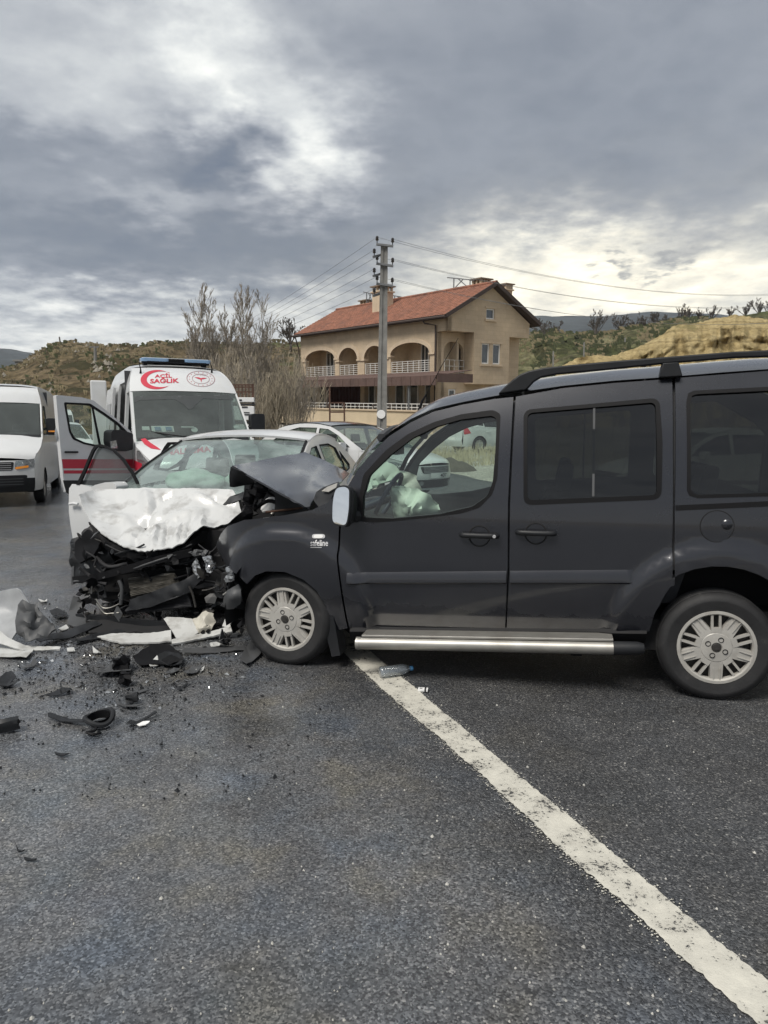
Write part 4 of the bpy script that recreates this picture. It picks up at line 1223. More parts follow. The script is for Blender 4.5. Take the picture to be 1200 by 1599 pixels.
        m.add([(x_e, -1.4, z_e - .03), (xr, -1.4, zr - .03), (xr, 18.6, zr - .03), (x_e, 18.6, z_e - .03), (x_e, -1.4, z_e - .2), (xr, -1.4, zr - .2), (xr, 18.6, zr - .2), (x_e, 18.6, z_e - .2)],
              [(0, 1, 2, 3), (7, 6, 5, 4), (0, 4, 5, 1), (1, 5, 6, 2), (2, 6, 7, 3), (3, 7, 4, 0)])
        m.build('roof_deck', M_['eave'], root, smooth=0)
    slope(-.55, 5.36, 'roof_tiles'); slope(8.85, 5.36, 'roof_tiles')
    m = MB(); m.tube([(xr, -1.45, zr + .04), (xr, 18.65, zr + .04)], .13, 8); m.build('ridge_tiles', M_['tile'], root)
    m = MB(); m.tube([(-.66, -1.45, 5.28), (-.66, 18.6, 5.28)], .085, 8); m.build('gutter', M_['eave'], root)
    m = MB()
    m.bar((-.6, -1.46, 5.30), (xr, -1.46, zr - .04), .06, .26); m.bar((8.9, -1.46, 5.30), (xr, -1.46, zr - .04), .06, .26); m.build('verge_board', M_['eave'], root, smooth=0)
    m = MB(); m.box((-.3, 8.8, 5.33), (.55, 19.4, .06)); m.box((8.5, 8.8, 5.33), (.6, 19.4, .06)); m.build('soffit', M_['eave'], root, smooth=0)
    m = MB(); m.tube([(-.6, .9, 5.2), (-.5, .8, 5.0), (-.12, .1, 4.85), (-.12, .1, -.8)], .06, 8); m.build('downpipe', M_['eave'], root)
    m = MB(); m.tube([(-.6, 18.1, 5.2), (-.3, 18.3, 4.6), (-.12, 18.32, 4.2), (-.12, 18.32, 1.2)], .06, 8); m.build('downpipe', M_['eave'], root)
    def chimney(x, y, zb, zt, wx, wy):
        m = MB(); m.box((x, y, (zb + zt - .55) / 2), (wx, wy, zt - .55 - zb)); m.box((x, y, zt - .52), (wx + .22, wy + .22, .1))
        c = m.build('chimney', M_['stonetrim'], root, smooth=0)
        m = MB()
        for i in range(4):
            for j in range(3):
                if i in (0, 3) or j in (0, 2): m.box((x - wx * .42 + wx * .84 * i / 3, y - wy * .42 + wy * .84 * j / 2, zt - .31), (.16, .16, .34))
        m.build('chimney_pillars', M_['stonetrim'], c, smooth=0)
        m = MB(); m.box((x, y, zt - .10), (wx + .30, wy + .30, .09)); m.build('chimney_cap', pm('chimney_slab', (.20, .15, .11), .9, var=.2), c, smooth=0)
    p = H.at(598, 448, 2.6, 0); chimney(2.6, p.y, 5.9, p.z + .1, 1.25, 1.15)
    p = H.at(574, 468, 5.4, 0); chimney(5.4, p.y, 6.2, p.z, .9, 1.0)
    p = H.at(752, 434.5, 1.4, 1); chimney(p.x, 1.4, 6.2, p.z, 1.0, .95)
    p = H.at(790, 442.5, 1.6, 1); chimney(p.x, 1.6, 5.8, p.z, .7, .75)
    def roof_frame(px0, px1, py0, py1, x):
        m = MB()
        a, b = H.at(px0, py0, x, 0), H.at(px1, py0 + 4, x, 0)
        m.bar(a, b, .07, .07)
        for q in (.25, .85):
            t = a.lerp(b, q); m.bar(t, (t.x, t.y, zr - .3), .06, .06)
        t = a.lerp(b, .25); u = a.lerp(b, .85); m.bar((t.x, t.y, zr + .1), a.lerp(b, .6), .05, .05); m.bar(a.lerp(b, .4), (u.x, u.y, zr - .1), .05, .05)
        m.build('roof_frame', M_['iron'], root, smooth=0)
    roof_frame(699, 741, 433.5, 455, 4.3); roof_frame(611, 634, 461, 472, 4.3); roof_frame(568, 588, 456, 470, 4.8)
    # --- awning and terrace
    ya, yb = -3.4, 18.4
    m = MB()
    n = 60
    m.grid(lambda u, v: (lerp(.02, -3.1, v), u, lerp(1.75, 1.32, v) + .02 * abs(sin(u / .36 * pi))), lin(ya, yb, 180), [0, .34, .67, 1]); m.build('awning_roof', M_['awning'], root, smooth=30, solid=.04)
    nb = 44
    for k in range(nb):
        y0 = lerp(ya, yb, k / nb); y1 = lerp(ya, yb, (k + 1) / nb)
        m = MB(); m.box((-3.12 - .012 * (k % 2), (y0 + y1) / 2, lerp(1.05, 1.02, k / nb) - .0), (.05, y1 - y0 - .02, lerp(.62, .46, k / nb))); m.build('fascia_plank', M_['awning'], root, smooth=0)
    m = MB(); m.box((-1.5, ya - .03, 1.2), (3.1, .05, .55)); m.build('awning_end', M_['awning'], root, smooth=0)
    for y, mat in ((18.1, 'eave'), (-.55, 'iron'), (9.4, 'eave')):
        m = MB(); m.box((-2.95, y, .0), (.13, .13, 1.75)); m.build('awning_post', M_[mat], root, smooth=0)
    m = MB(); m.patch([(-3, -3.2), (18.3, -3.2), (18.3, -.86), (-3, -.86)], fx(-3.0), [[(14.6, -3.1), (17.2, -3.1), (17.2, -2.15), (14.6, -2.15)], [(11.2, -2.75), (14.0, -2.75), (14.0, -2.25), (11.2, -2.25)], [(7.0, -3.1), (10.2, -3.1), (10.2, -2.2), (7.0, -2.2)]], 0, (-1, 0, 0))
    tw = m.build('terrace_wall', M_['basewall'], root, smooth=0, solid=.3)
    m = MB(); m.box((-1.5, 7.65, -.98), (2.7, 21.2, .2)); m.box((.6, -1.5, -.98), (1.3, 2.9, .2)); m.build('terrace_floor', M_['basewall'], root, smooth=0)
    m = MB(); m.box((-1.4, 18.15, -2.0), (2.7, .3, 2.3)); m.build('terrace_side', M_['basewall'], root, smooth=0); m = MB(); m.box((-1.0, -2.85, -2.0), (3.5, .3, 2.3)); m.build('terrace_side', M_['basewall'], root, smooth=0)
    m = MB(); m.box((-1.6, 8, -2.2), (.2, 20, 2.2)); m.build('cellar_wall', M_['eave'], root, smooth=0)
    m = MB(); m.box((-3.02, 7.65, -1.93), (.08, 21.3, .07)); m.box((-3.02, 7.65, -.90), (.14, 21.4, .10)); m.build('terrace_string_course', M_['stonetrim'], tw, smooth=0)
    m = MB()
    for z in (-.68, -.45): m.bar((-2.95, -3, z), (-2.95, 18.2, z), .04, .05)
    for k in range(40): m.bar((-2.95, lerp(-3, 18.2, k / 39), -.86), (-2.95, lerp(-3, 18.2, k / 39), -.45), .035, .035)
    m.build('terrace_railing', M_['rail'], root, smooth=0)
    m = MB()
    for k in range(9): m.lathe([(.0, -.02), (.09, 0), (.1, .1), (.06, .14)], 8, Matrix.Translation((-2.95, lerp(1.5, 17.0, k / 8), -.66)))
    m.build('railing_lamps', M_['eave'], root)
    return H
HOUSE = house()
# low wooden fence and black iron frame in front of the house
F = Fr((0, 40, 0))
root = thing('wooden_fence', 'low wooden fence left of the terrace wall', 'fence', at_ground(417, 44))
z0 = at_ground(417, 44)
for k in range(5):
    m = MB(); m.box((-.5 + k * .25, 0, .5), (.09, .05, 1.0)); m.build('picket', pm('fence_wood', (.26, .17, .10), .85) if k == 0 else bpy.data.materials['fence_wood'], root, smooth=0)
m = MB(); m.bar((-.62, .05, .78), (.62, .05, .78), .05, .09); m.bar((-.62, .05, .3), (.62, .05, .3), .05, .09); m.build('rail', bpy.data.materials['fence_wood'], root, smooth=0)
Y = 23.0
b = at_ground(526, Y); F = Fr(b)
root = thing('iron_frame', 'rusty black iron ladder frame standing behind the pale car', 'frame', b)
for px, y0 in ((515, 605), (538, 629)):
    m = MB(); t = F.at(px, y0); m.bar((t.x, 0, -.1), t, .05, .05); m.build('post', M_['rust'], root, smooth=0)
for py in (629, 643.5):
    m = MB(); m.bar(F.at(515, py), F.at(538, py), .045, .045); m.build('rung', M_['rust'], root, smooth=0)
# ------------------------------------------------------------------ wheels
def circ_poly(r, n, a0=0.0): return [(r * cos(a0 + 2 * pi * k / n), r * sin(a0 + 2 * pi * k / n)) for k in range(n)]
def wheel(parent, loc, r=0.31, w=0.19, rim=0.205, face=-1, style='cover', steer=0.0, axis='y', spin=0.0, rimmat='wheelcover'):
    """tyre (part of the vehicle) with its rim as sub-part; the visible face looks to local -axis when face = -1"""
    B = Matrix.Rotation(pi / 2, 4, 'X') if axis == 'y' else Matrix.Rotation(-pi / 2, 4, 'Y')
    # local z of B: for axis y: +z -> -y ; for x: +z -> -x
    S = Matrix.Translation(Vector(loc)) @ Matrix.Rotation(steer, 4, 'Z') @ (B if face < 0 else (Matrix.Rotation(pi, 4, 'Z') @ B))
    m = MB()
    h = w / 2
    prof = [(rim - .015, -h * .6), (rim, -h * .93), (rim + .03, -h), (lerp(rim, r, .62), -h * 1.04), (r - .022, -h * .93), (r - .006, -h * .78), (r, -h * .5), (r, h * .5), (r - .006, h * .78), (r - .022, h * .93),
            (lerp(rim, r, .62), h * 1.04), (lerp(rim, r, .55), h * 1.03), (rim + .03, h), (rim, h * .93), (rim - .012, h * .7)]
    m.lathe(prof, 40, None, cap=False)
    if style == 'cover':
        for z in (-.045, -.015, .015, .045):                # circumferential grooves read as ribs
            m.lathe([(r + .0005, z - .008), (r + .004, z - .006), (r + .004, z + .006), (r + .0005, z + .008)], 40, None, cap=False)
    ty = m.build('tyre', M_['tyre'], parent, smooth=40, M=S)
    if style == 'plain':
        m = MB(); m.lathe([(rim, h * .55), (rim, h * .82), (rim - .02, h * .86), (rim - .035, h * .6), (.07, h * .55), (.05, h * .75), (0, h * .78)], 24)
        for k in range(5):
            g = 2 * pi * k / 5 + spin; q = Matrix.Rotation(g, 3, 'Z')
            m.box(q @ Vector((rim * .52, 0, h * .68)), (rim * .85, rim * .26, .03), q)
        m.build('rim', M_[rimmat], ty, smooth=40)
        m = MB(); m.lathe([(rim, -h * .5), (rim, h * .3), (0, h * .3)], 20, None, cap=False); m.build('brake_disc', M_['trim'], ty)
        return ty
    # dark steel wheel behind
    m = MB(); m.lathe([(rim - .004, -h * .6), (rim - .004, h * .42), (.12, h * .38), (.0, h * .45)], 32, None, cap=False)
    m.build('steel_wheel', M_['steel'], ty, smooth=40)
    m = MB()
    zt = h * .93
    m.lathe([(rim - .008, zt - .03), (rim + .006, zt - .008), (rim + .004, zt + .004), (rim - .012, zt + .005), (rim - .02, zt - .006), (rim - .022, zt - .03)], 48, None, cap=False)
    # hub plate with five broad spokes, five open double bars
    zs = zt - .004
    m.lathe([(.098, zs - .03), (.094, zs - .006), (.08, zs + .006), (.03, zs + .010), (.028, zs + .004), (.0, zs + .004)], 40, None, cap=False)
    for k in range(5):
        g = 2 * pi * k / 5 + spin; q = Matrix.Rotation(g, 3, 'Z')
        r0, r1, w0, w1 = .075, rim - .012, .036, .030
        V = [(r0, -w0, zs + .004), (r1, -w1, zs - .004), (r1, w1, zs - .004), (r0, w0, zs + .004), (r0, -w0 - .006, zs - .03), (r1, -w1 - .006, zs - .03), (r1, w1 + .006, zs - .03), (r0, w0 + .006, zs - .03)]
        m.add([q @ Vector(v) for v in V], [(0, 1, 2, 3), (0, 4, 5, 1), (1, 5, 6, 2), (2, 6, 7, 3), (3, 7, 4, 0)])
        for s in (-1, 1):                                    # raised ribs on the broad spoke
            m.box(q @ Vector(((r0 + r1) / 2 + .02, s * .017, zs + .001)), (r1 - r0 - .045, .004, .008), q)
        q = Matrix.Rotation(g + pi / 5, 3, 'Z')
        for s in (-1, 1):
            m.box(q @ Vector((.142, s * .0205, zs - .009)), (rim - .105, .013, .022), q)
        m.box(q @ Vector((.098, 0, zs - .006)), (.03, .054, .022), q)
    m.build('wheel_cover', M_['wheelcover'], ty, smooth=30)
    m = MB()
    for k in range(4):
        g = pi / 2 * k + .15 + spin
        m.lathe([(.0145, zs + .0105), (.011, zs + .0075), (0, zs + .0075)], 12, Matrix.Translation((.050 * cos(g), .050 * sin(g), 0)), cap=False)
        m.lathe([(.0155, zs + .0095), (.0145, zs + .012), (.0125, zs + .012), (.012, zs + .009)], 12, Matrix.Translation((.050 * cos(g), .050 * sin(g), 0)), cap=False)
    m.build('wheel_bolt', M_['trim'], ty, smooth=40)
    m = MB(); m.lathe([(.026, zs + .006), (.022, zs + .012), (0, zs + .013)], 20, None, cap=False)
    m.prism(rnd([(-.011, -.011), (.011, -.011), (.011, .011), (-.011, .011)], .003), lambda a, b, t: (a, b, t), zs + .012, zs + .016)
    m.build('hub_emblem', M_['steel'], ty, smooth=40)
    return ty
def mat_tyre():
    m, nt, b, out = newmat('dusty_tyre')
    n = tex(nt, 'noise', 9, 7, 0.7)
    c = ramp(nt, n.outputs['Fac'], [(0.35, (0.009, 0.009, 0.010)), (0.62, (0.018, 0.018, 0.019)), (0.78, (0.055, 0.053, 0.05))])
    nt.links.new(c, b.inputs['Base Color']); b.inputs['Roughness'].default_value = 0.7
    bumpn(nt, b, tex(nt, 'noise', 70, 3).outputs['Fac'], 0.25, 0.004)
    return m
M_['tyre'] = mat_tyre()

def flake(name, ctr, s, mat, rg, parent, thick=.006, rot=None):
    """broken sheet piece: irregular polygon bent along one line"""
    n = rg.randint(4, 6); el = rg.uniform(.35, .9)
    pts = [(s * rg.uniform(.45, 1) * cos(2 * pi * k / n + rg.uniform(-.3, .3)), s * el * rg.uniform(.45, 1) * sin(2 * pi * k / n + rg.uniform(-.3, .3))) for k in range(n)]
    q = (Matrix.Rotation(rg.uniform(0, 6.28), 3, 'Z') @ Matrix.Rotation(rg.uniform(-1.4, 1.4), 3, 'X') @ Matrix.Rotation(rg.uniform(-1.4, 1.4), 3, 'Y')) if rot is None else rot
    b = rg.uniform(-.9, .9)
    V = [q @ Vector((x, y, b * max(0, x))) for x, y in pts]; c = q @ Vector((0, 0, 0))
    m = MB(); m.add([v + Vector(ctr) for v in V + [c]], [(k, (k + 1) % n, n) for k in range(n)])
    return m.build(name, mat, parent, smooth=0, solid=thick)

# ------------------------------------------------------------------ dark van (crashed)
def mat_van():
    m, nt, b, out = newmat('anthracite_paint')
    L = nt.links
    tc = nt.nodes.new('ShaderNodeTexCoord'); P = tc.outputs['Object']
    sp = nt.nodes.new('ShaderNodeSeparateXYZ'); L.new(P, sp.inputs[0])
    n = tex(nt, 'noise', 3.2, 7, 0.62, vec=P); n2 = tex(nt, 'noise', 24, 5, 0.7, vec=P)
    # splash line along the sill: washed dark below a wandering edge, dry road film above
    st = nt.nodes.new('ShaderNodeMapping'); st.inputs['Scale'].default_value = (2.6, 0.2, 0.2); L.new(P, st.inputs[0])
    ln = tex(nt, 'noise', 1.6, 6, 0.6, vec=st.outputs[0])
    a = nt.nodes.new('ShaderNodeMath'); a.operation = 'MULTIPLY_ADD'; L.new(ln.outputs['Fac'], a.inputs[0]); a.inputs[1].default_value = -0.30; L.new(sp.outputs[2], a.inputs[2])
    a2 = nt.nodes.new('ShaderNodeMath'); a2.operation = 'MULTIPLY_ADD'; L.new(n2.outputs['Fac'], a2.inputs[0]); a2.inputs[1].default_value = -0.03; L.new(a.outputs[0], a2.inputs[2])
    film = nt.nodes.new('ShaderNodeMapRange'); film.interpolation_type = 'SMOOTHSTEP'; L.new(a2.outputs[0], film.inputs[0])
    film.inputs[1].default_value = 0.275; film.inputs[2].default_value = 0.29
    fade = nt.nodes.new('ShaderNodeMapRange'); L.new(sp.outputs[2], fade.inputs[0]); fade.inputs[1].default_value = 0.35; fade.inputs[2].default_value = 1.0; fade.inputs[3].default_value = 0.85; fade.inputs[4].default_value = 0.40
    f = nt.nodes.new('ShaderNodeMath'); f.operation = 'MULTIPLY'; L.new(film.outputs[0], f.inputs[0]); L.new(fade.outputs[0], f.inputs[1])
    f2 = nt.nodes.new('ShaderNodeMath'); f2.operation = 'MULTIPLY'; L.new(f.outputs[0], f2.inputs[0]); L.new(ramp(nt, n.outputs['Fac'], [(0.25, 0.45), (0.75, 1.0)]), f2.inputs[1])
    c = mixc(nt, f2.outputs[0], (0.013, 0.014, 0.019), (0.029, 0.030, 0.036))
    sc_ = ramp(nt, n2.outputs['Fac'], [(0.74, 0.0), (0.80, 0.35)])
    c = mixc(nt, sc_, c, (0.10, 0.10, 0.10))
    L.new(c, b.inputs['Base Color'])
    b.inputs['Metallic'].default_value = 0.35
    rr = nt.nodes.new('ShaderNodeMapRange'); L.new(f2.outputs[0], rr.inputs[0]); rr.inputs[3].default_value = 0.22; rr.inputs[4].default_value = 0.42
    L.new(rr.outputs[0], b.inputs['Roughness'])
    cw = nt.nodes.new('ShaderNodeMapRange'); L.new(f2.outputs[0], cw.inputs[0]); cw.inputs[3].default_value = 0.9; cw.inputs[4].default_value = 0.65
    L.new(cw.outputs[0], b.inputs['Coat Weight']); b.inputs['Coat Roughness'].default_value = 0.08
    return m
M_['van'] = mat_van()
M_['vanroof'] = M_['van']

P_rear, P_front = gp(1115, 1095), gp(447, 1040)
VTH = atan2(-(P_rear.y - P_front.y), P_rear.x - P_front.x)
VAN_M = Matrix.Translation((P_front.x, P_front.y, 0)) @ Matrix.Rotation(-VTH, 4, 'Z')
VF = Fr(None, M=VAN_M)
WB = (P_rear - P_front).length
VW = 1.72
def S_van(x, z):
    y = 0.0
    if z < .72: y += .055 * ((.72 - z) / .42) ** 2
    if z > .98: t = (z - .98) / .75; y += .05 * t + .12 * t * t
    if x < -.1: y += .30 * ((-.1 - x) / .5) ** 2
    if x > 2.95: y += .12 * ((x - 2.95) / .42) ** 2
    k = 0.0
    for cx in (0.0, WB):
        k = max(k, 1 - smooth(.535, .60, hypot(x - cx, (z - .33) * 1.02)))
    y -= .032 * k
    return y
def vs(px, py):
    """pixel -> (x, z) on the near flank of the van"""
    y = 0.0
    for _ in range(8):
        p = VF.at(px, py, y); y = S_van(p.x, p.z)
    return (p.x, p.z)
def VP(pts): return [vs(*p) for p in pts]

def van():
    root = thing('dark_van', 'anthracite high roofed family van with its nose smashed into the white car', 'van', M=VAN_M)
    mv = M_['van']
    L_ = lambda off=0.0: (lambda x, z: (x, S_van(x, z) + off, z))
    R_ = lambda off=0.0: (lambda x, z: (x, VW - S_van(x, z) - off, z))
    def both(name, poly, mat, parent=(None, None), holes=(), step=.05, off=0.0, solid=.02, nm2=None, smooth=40, right=True):
        o = []
        for i, fn in enumerate((L_(off), R_(off))):
            if i and not right: break
            m = MB(); m.patch(poly, fn, holes, step, (0, -1, 0) if i == 0 else (0, 1, 0))
            o.append(m.build(name, mat, parent[i] or root, smooth=smooth, solid=solid))
        return o
    arcF = lambda cx, r, a0, a1, n=14: [(cx + r * cos(R(lerp(a0, a1, k / n))), .325 + r * sin(R(lerp(a0, a1, k / n)))) for k in range(n + 1)]
    # roof edge line of the flank (x -> z)
    top = VP([(543, 757), (556, 731), (573, 709), (605, 677), (640, 655), (676, 638.5), (722, 628), (772, 618.5), (800, 614), (880, 602.5), (960, 594.5), (1053, 588), (1130, 581.5), (1200, 576.5)])
    top = sorted(top) + [(3.0, vs(1200, 576.5)[1] + .004), (3.36, 1.70)]
    # --- panels
    fend = VP([(337, 852), (345, 834), (355, 822), (382, 812), (445, 804.5), (487, 796.5), (512, 785), (537, 760), (531, 800), (526, 867), (538, 958), (543, 981), (528, 984), (516, 967), (508, 945), (495, 923), (474, 905), (445, 893), (416, 892), (398, 899), (386, 912), (372, 898), (352, 880)])
    fender = both('front_fender', fend, mv, step=.035)
    fw_out = rnd(VP([(561, 814), (560, 780), (568, 741), (603, 703), (637, 678), (678, 659), (720, 647), (770, 640), (782, 646), (780, 683), (777, 746), (769, 772), (749, 793), (720, 802), (653, 810), (587, 816)]), .02, 3)
    fw_in = rnd(VP([(567, 808), (567, 778), (577, 743), (612, 709), (645, 684), (682, 666), (720, 655), (769, 649), (776, 654), (774, 704), (770, 752), (762, 774), (738, 791), (686, 803), (612, 810)]), .02, 3)
    fd = VP([(543, 760), (534, 800), (529, 867), (541, 958), (546, 980), (789, 984), (793, 889), (793.5, 787), (802, 620), (772, 623), (722, 632), (677, 643), (641, 660), (607, 682), (575, 714), (558, 735)])
    fdoor = both('front_door', fd, mv, holes=[fw_out], step=.035)
    sw_out = rnd(VP([(818, 640), (1030, 621), (1035, 690), (1033, 780), (818, 789)]), .05, 5)
    sw_in = rnd(VP([(824, 645), (1024, 628), (1026, 690), (1026, 773), (824, 781)]), .035, 5)
    sdp = VP([(806, 619.5), (880, 606), (960, 598), (1050, 591.5), (1051, 700), (1051, 787), (1050, 912), (1039, 928), (1022, 959), (1014, 986), (791.5, 985), (796, 889), (797, 787)])
    sdoor = both('sliding_door', sdp, mv, holes=[sw_out], step=.035)
    q_out = VP([(1072, 628), (1075, 614), (1084, 610), (1200, 604)]) + [(3.12, 1.60), (3.2, 1.52), (3.2, 1.02)] + VP([(1200, 775), (1090, 778), (1077, 774), (1073, 766)])
    q_in = VP([(1078, 630), (1081, 618), (1088, 615.5), (1200, 610)]) + [(3.08, 1.58), (3.16, 1.5), (3.16, 1.05)] + VP([(1200, 769.5), (1090, 772.5), (1082, 769), (1079, 763)])
    rq = VP([(1054.5, 590.5), (1200, 579)]) + [(3.0, top[-2][1] - .012), (3.34, 1.68), (3.37, 1.0), (3.40, .62), (3.40, .30)] + arcF(WB, .455, 3, 150)[:-1]
    rq += VP([(1054, 914), (1054, 800)])
    rquart = both('rear_quarter_panel', rq, mv, holes=[q_out], step=.04)
    # --- window rubber, glass
    for nm, out_, in_, doors, gm in (('window', fw_out, fw_in, fdoor, 'glass'), ('window', sw_out, sw_in, sdoor, 'tint'), ('window', q_out, q_in, rquart, 'tint')):
        sl_ = both('window_seal', out_, M_['trim'], doors, [in_], .05, -.003, .02)
        gl = both('window_glass', out_, M_[gm], doors, (), .08, .012, 0)
    # divider bar of the sliding window
    dv = VP([(926.5, 636), (930, 636), (928.5, 775), (925, 775)])
    both('window_divider', dv, M_['greyplastic'], sdoor, (), 0, .002, .012)
    # A pillar and roof rail strip between the flank and the roof
    # --- side rubbing strips
    def strip(poly, parent, nm):
        for i, fn in enumerate((S_van, S_van)):
            m = MB()
            x0, x1 = poly
            def f(u, k):
                x = lerp(x0, x1, u); zt, zb = zline(x); zc = [zb, zb + .012, zt - .03, zt][k]
                d = [.0, -.016, -.013, .001][k]
                if u > .985 and x1 > 1.8: d *= max(0, (1 - u) / .015)
                y = S_van(x, zc) + d
                return (x, y if i == 0 else VW - y, zc)
            m.grid(f, lin(0, 1, 40), [0, 1, 2, 3])
            m.build(nm, M_['van'], parent[i], smooth=25)
    za, zb_, zc_, zd_ = vs(541, 895), vs(543, 913.5), vs(985, 889), vs(985, 913)
    zline = lambda x: (lerp(za[1], zc_[1], (x - za[0]) / (zc_[0] - za[0])), lerp(zb_[1], zd_[1], (x - zb_[0]) / (zd_[0] - zb_[0])))
    strip((vs(542, 900)[0], vs(791, 900)[0]), fdoor, 'side_moulding'); strip((vs(797, 900)[0], vs(988, 900)[0]), sdoor, 'side_moulding')
    # --- handles: dished cup with a bar across
    for (cx, cy), doors, rx in (((749, 837), fdoor, 1), ((837, 833), sdoor, -1)):
        x, z = vs(cx, cy)
        for i in (0, 1):
            m = MB()
            fn = lambda a, b, t: (x + a, (S_van(x + a, z + b) - t) if i == 0 else VW - (S_van(x + a, z + b) - t), z + b)
            V = []
            for rr_, d in ((.066, .0015), (.060, .004), (.055, -.002), (.03, -.004), (0.001, -.004)):
                V.append([fn(rr_ * cos(2 * pi * k / 28), rr_ * sin(2 * pi * k / 28), d) for k in range(28)])
            Fc = [(r_ * 28 + k, r_ * 28 + (k + 1) % 28, r_ * 28 + 28 + (k + 1) % 28, r_ * 28 + 28 + k) for r_ in range(4) for k in range(28)]
            m.add([v for r_ in V for v in r_], Fc)
            m.build('handle_cup', M_['darkgap'], doors[i], smooth=60, recalc=True)
            m = MB()
            hw = .105
            pts = [fn(-hw, .004, .006), fn(-hw + .02, .006, .028), fn(0, .006, .034), fn(hw - .02, .006, .028), fn(hw, .004, .006)]
            m.tube(curve(pts, 5), .0165, 8); 
            m.build('door_handle', M_['blackplastic'], doors[i], smooth=60)
            if rx == 1:
                m = MB(); m.lathe([(.0, .003), (.009, .003), (.0105, 0)], 14, Matrix.Translation(fn(hw - .014, .006, .046)) @ Matrix.Rotation(pi / 2 if i == 0 else -pi / 2, 4, 'X'))
                m.build('key_lock', M_['badge'], doors[i])
    # --- fuel flap with finger grip
    x, z = vs(1120, 822)
    fn = lambda a, b, t: (x + a, S_van(x + a, z + b) - t, z + b)
    m = MB(); m.patch(circ_poly(.084, 32), lambda a, b: fn(a, b, .0022), (), .03, (0, -1, 0)); fl = m.build('fuel_flap', mv, rquart[0], smooth=60)
    m = MB(); V = []
    for rr_, t in ((.0845, .0005), (.0875, .0015), (.0895, .0003)):
        V += [fn(rr_ * cos(2 * pi * k / 40), rr_ * sin(2 * pi * k / 40), t) for k in range(40)]
    m.add(V, [(r_ * 40 + k, r_ * 40 + (k + 1) % 40, r_ * 40 + 40 + (k + 1) % 40, r_ * 40 + 40 + k) for r_ in range(2) for k in range(40)]); m.build('flap_gap', M_['darkgap'], rquart[0])
    m = MB(); m.lathe([(.030, 0), (.027, .004), (.012, .009), (0, .010)], 16, Matrix.Translation(fn(.05, .012, .002)) @ Matrix.Rotation(pi / 2, 4, 'X') @ Matrix.Scale(1.0, 4)); m.build('finger_grip', M_['van'], fl, smooth=60)
    # --- slider rail groove
    pl = VP([(1055, 789), (1200, 782.5)]) + [(3.3, vs(1200, 782.5)[1] + .004), (3.3, vs(1200, 791)[1] + .004)] + VP([(1200, 791), (1055, 797.5)])
    both('slider_rail', pl, M_['trim'], rquart, (), .06, -.002, .012)
    # --- inner liner
    lower = arcF(0.0, .47, 5, 60, 8)
    lin_poly = [(x + (.03 if x < .8 else 0), z - .05) for x, z in top if x > .35] + [(3.3, .45)] + arcF(WB, .48, 5, 175) + [(2.05, .28), (.52, .28), (.40, .9)]
    for i, fn in enumerate((L_(.055), R_(.055))):
        m = MB(); m.patch(lin_poly, fn, [fw_in, sw_in, q_in], .08, (0, 1, 0) if i == 0 else (0, -1, 0)); m.build('inner_trim', M_['interior'], root, smooth=40, solid=.012)
    # --- roof skin
    txs = [p[0] for p in top if p[0] > .95]
    ztop = lambda x: interp(top, x)
    def roof(u, t):
        x = u; z = ztop(x) + .001; y0 = S_van(x, z) + .004
        s = 1 - abs(t) ** 2.4
        return (x, VW / 2 + t * (VW / 2 - y0), z + (.105 if x > .9 else .06 + .045 * smooth(.5, .9, x)) * s)
    xs_ = [x for x in lin(.62, 3.34, 46)]
    ts = [sin(pi / 2 * k / 12) for k in range(-12, 13)]
    m = MB(); m.grid(roof, xs_, ts); m.build('roof', M_['vanroof'], root, smooth=180)
    # windscreen and its pillars
    A_line = [p for p in top if p[0] < .75]
    def ws(x, t):
        z = ztop(x) - .002; y0 = S_van(x, z) + .006
        return (x - .20 * (1 - t * t) * (1 - .35 * smooth(.2, .6, x)), VW / 2 + t * (VW / 2 - y0), z + .06 * (1 - abs(t) ** 2.4) * smooth(.3, .62, x))
    m = MB(); m.grid(ws, lin(A_line[0][0], .62, 18), lin(-.93, .93, 20)); m.build('windscreen', M_['screen'], root, smooth=180)
    for sgn in (-1, 1):
        m = MB(); m.grid(ws, lin(A_line[0][0], .64, 24), [sgn * k for k in (1.0, .985, .96, .92)]); m.build('windscreen_pillar', mv, root, smooth=180)
    m = MB(); m.tube([Vector(roof(.62, t)) + Vector((-.01, 0, 0)) for t in lin(-.97, .97, 20)], .03, 6); m.build('windscreen_header', M_['interior'], root)
    # roof rails
    up = [(778, 615), (788, 604), (800, 593.5), (812, 584.5), (826, 579), (850, 574), (888, 570), (960, 563.3), (1035, 557.5), (1145, 549), (1200, 546.5)]
    dn = [(1200, 557), (1145, 558.8), (1031, 568.5), (951, 577), (870, 584.5), (846, 589), (834, 596), (826, 605), (822, 609)]
    yr = .175
    U = [VF.at(a, b, yr) for a, b in up]; Dn = [VF.at(a, b, yr) for a, b in dn]
    e1 = U[-1] + Vector((.45, 0, .0)); 
    tail = [Vector((U[-1].x + .30, 0, U[-1].z - .012)), Vector((U[-1].x + .42, 0, U[-1].z - .10)), Vector((U[-1].x + .36, 0, U[-1].z - .10)), Vector((Dn[0].x + .26, 0, Dn[0].z - .02))]
    poly = [(p.x, p.z) for p in U] + [(p.x, p.z) for p in tail] + [(p.x, p.z) for p in Dn]
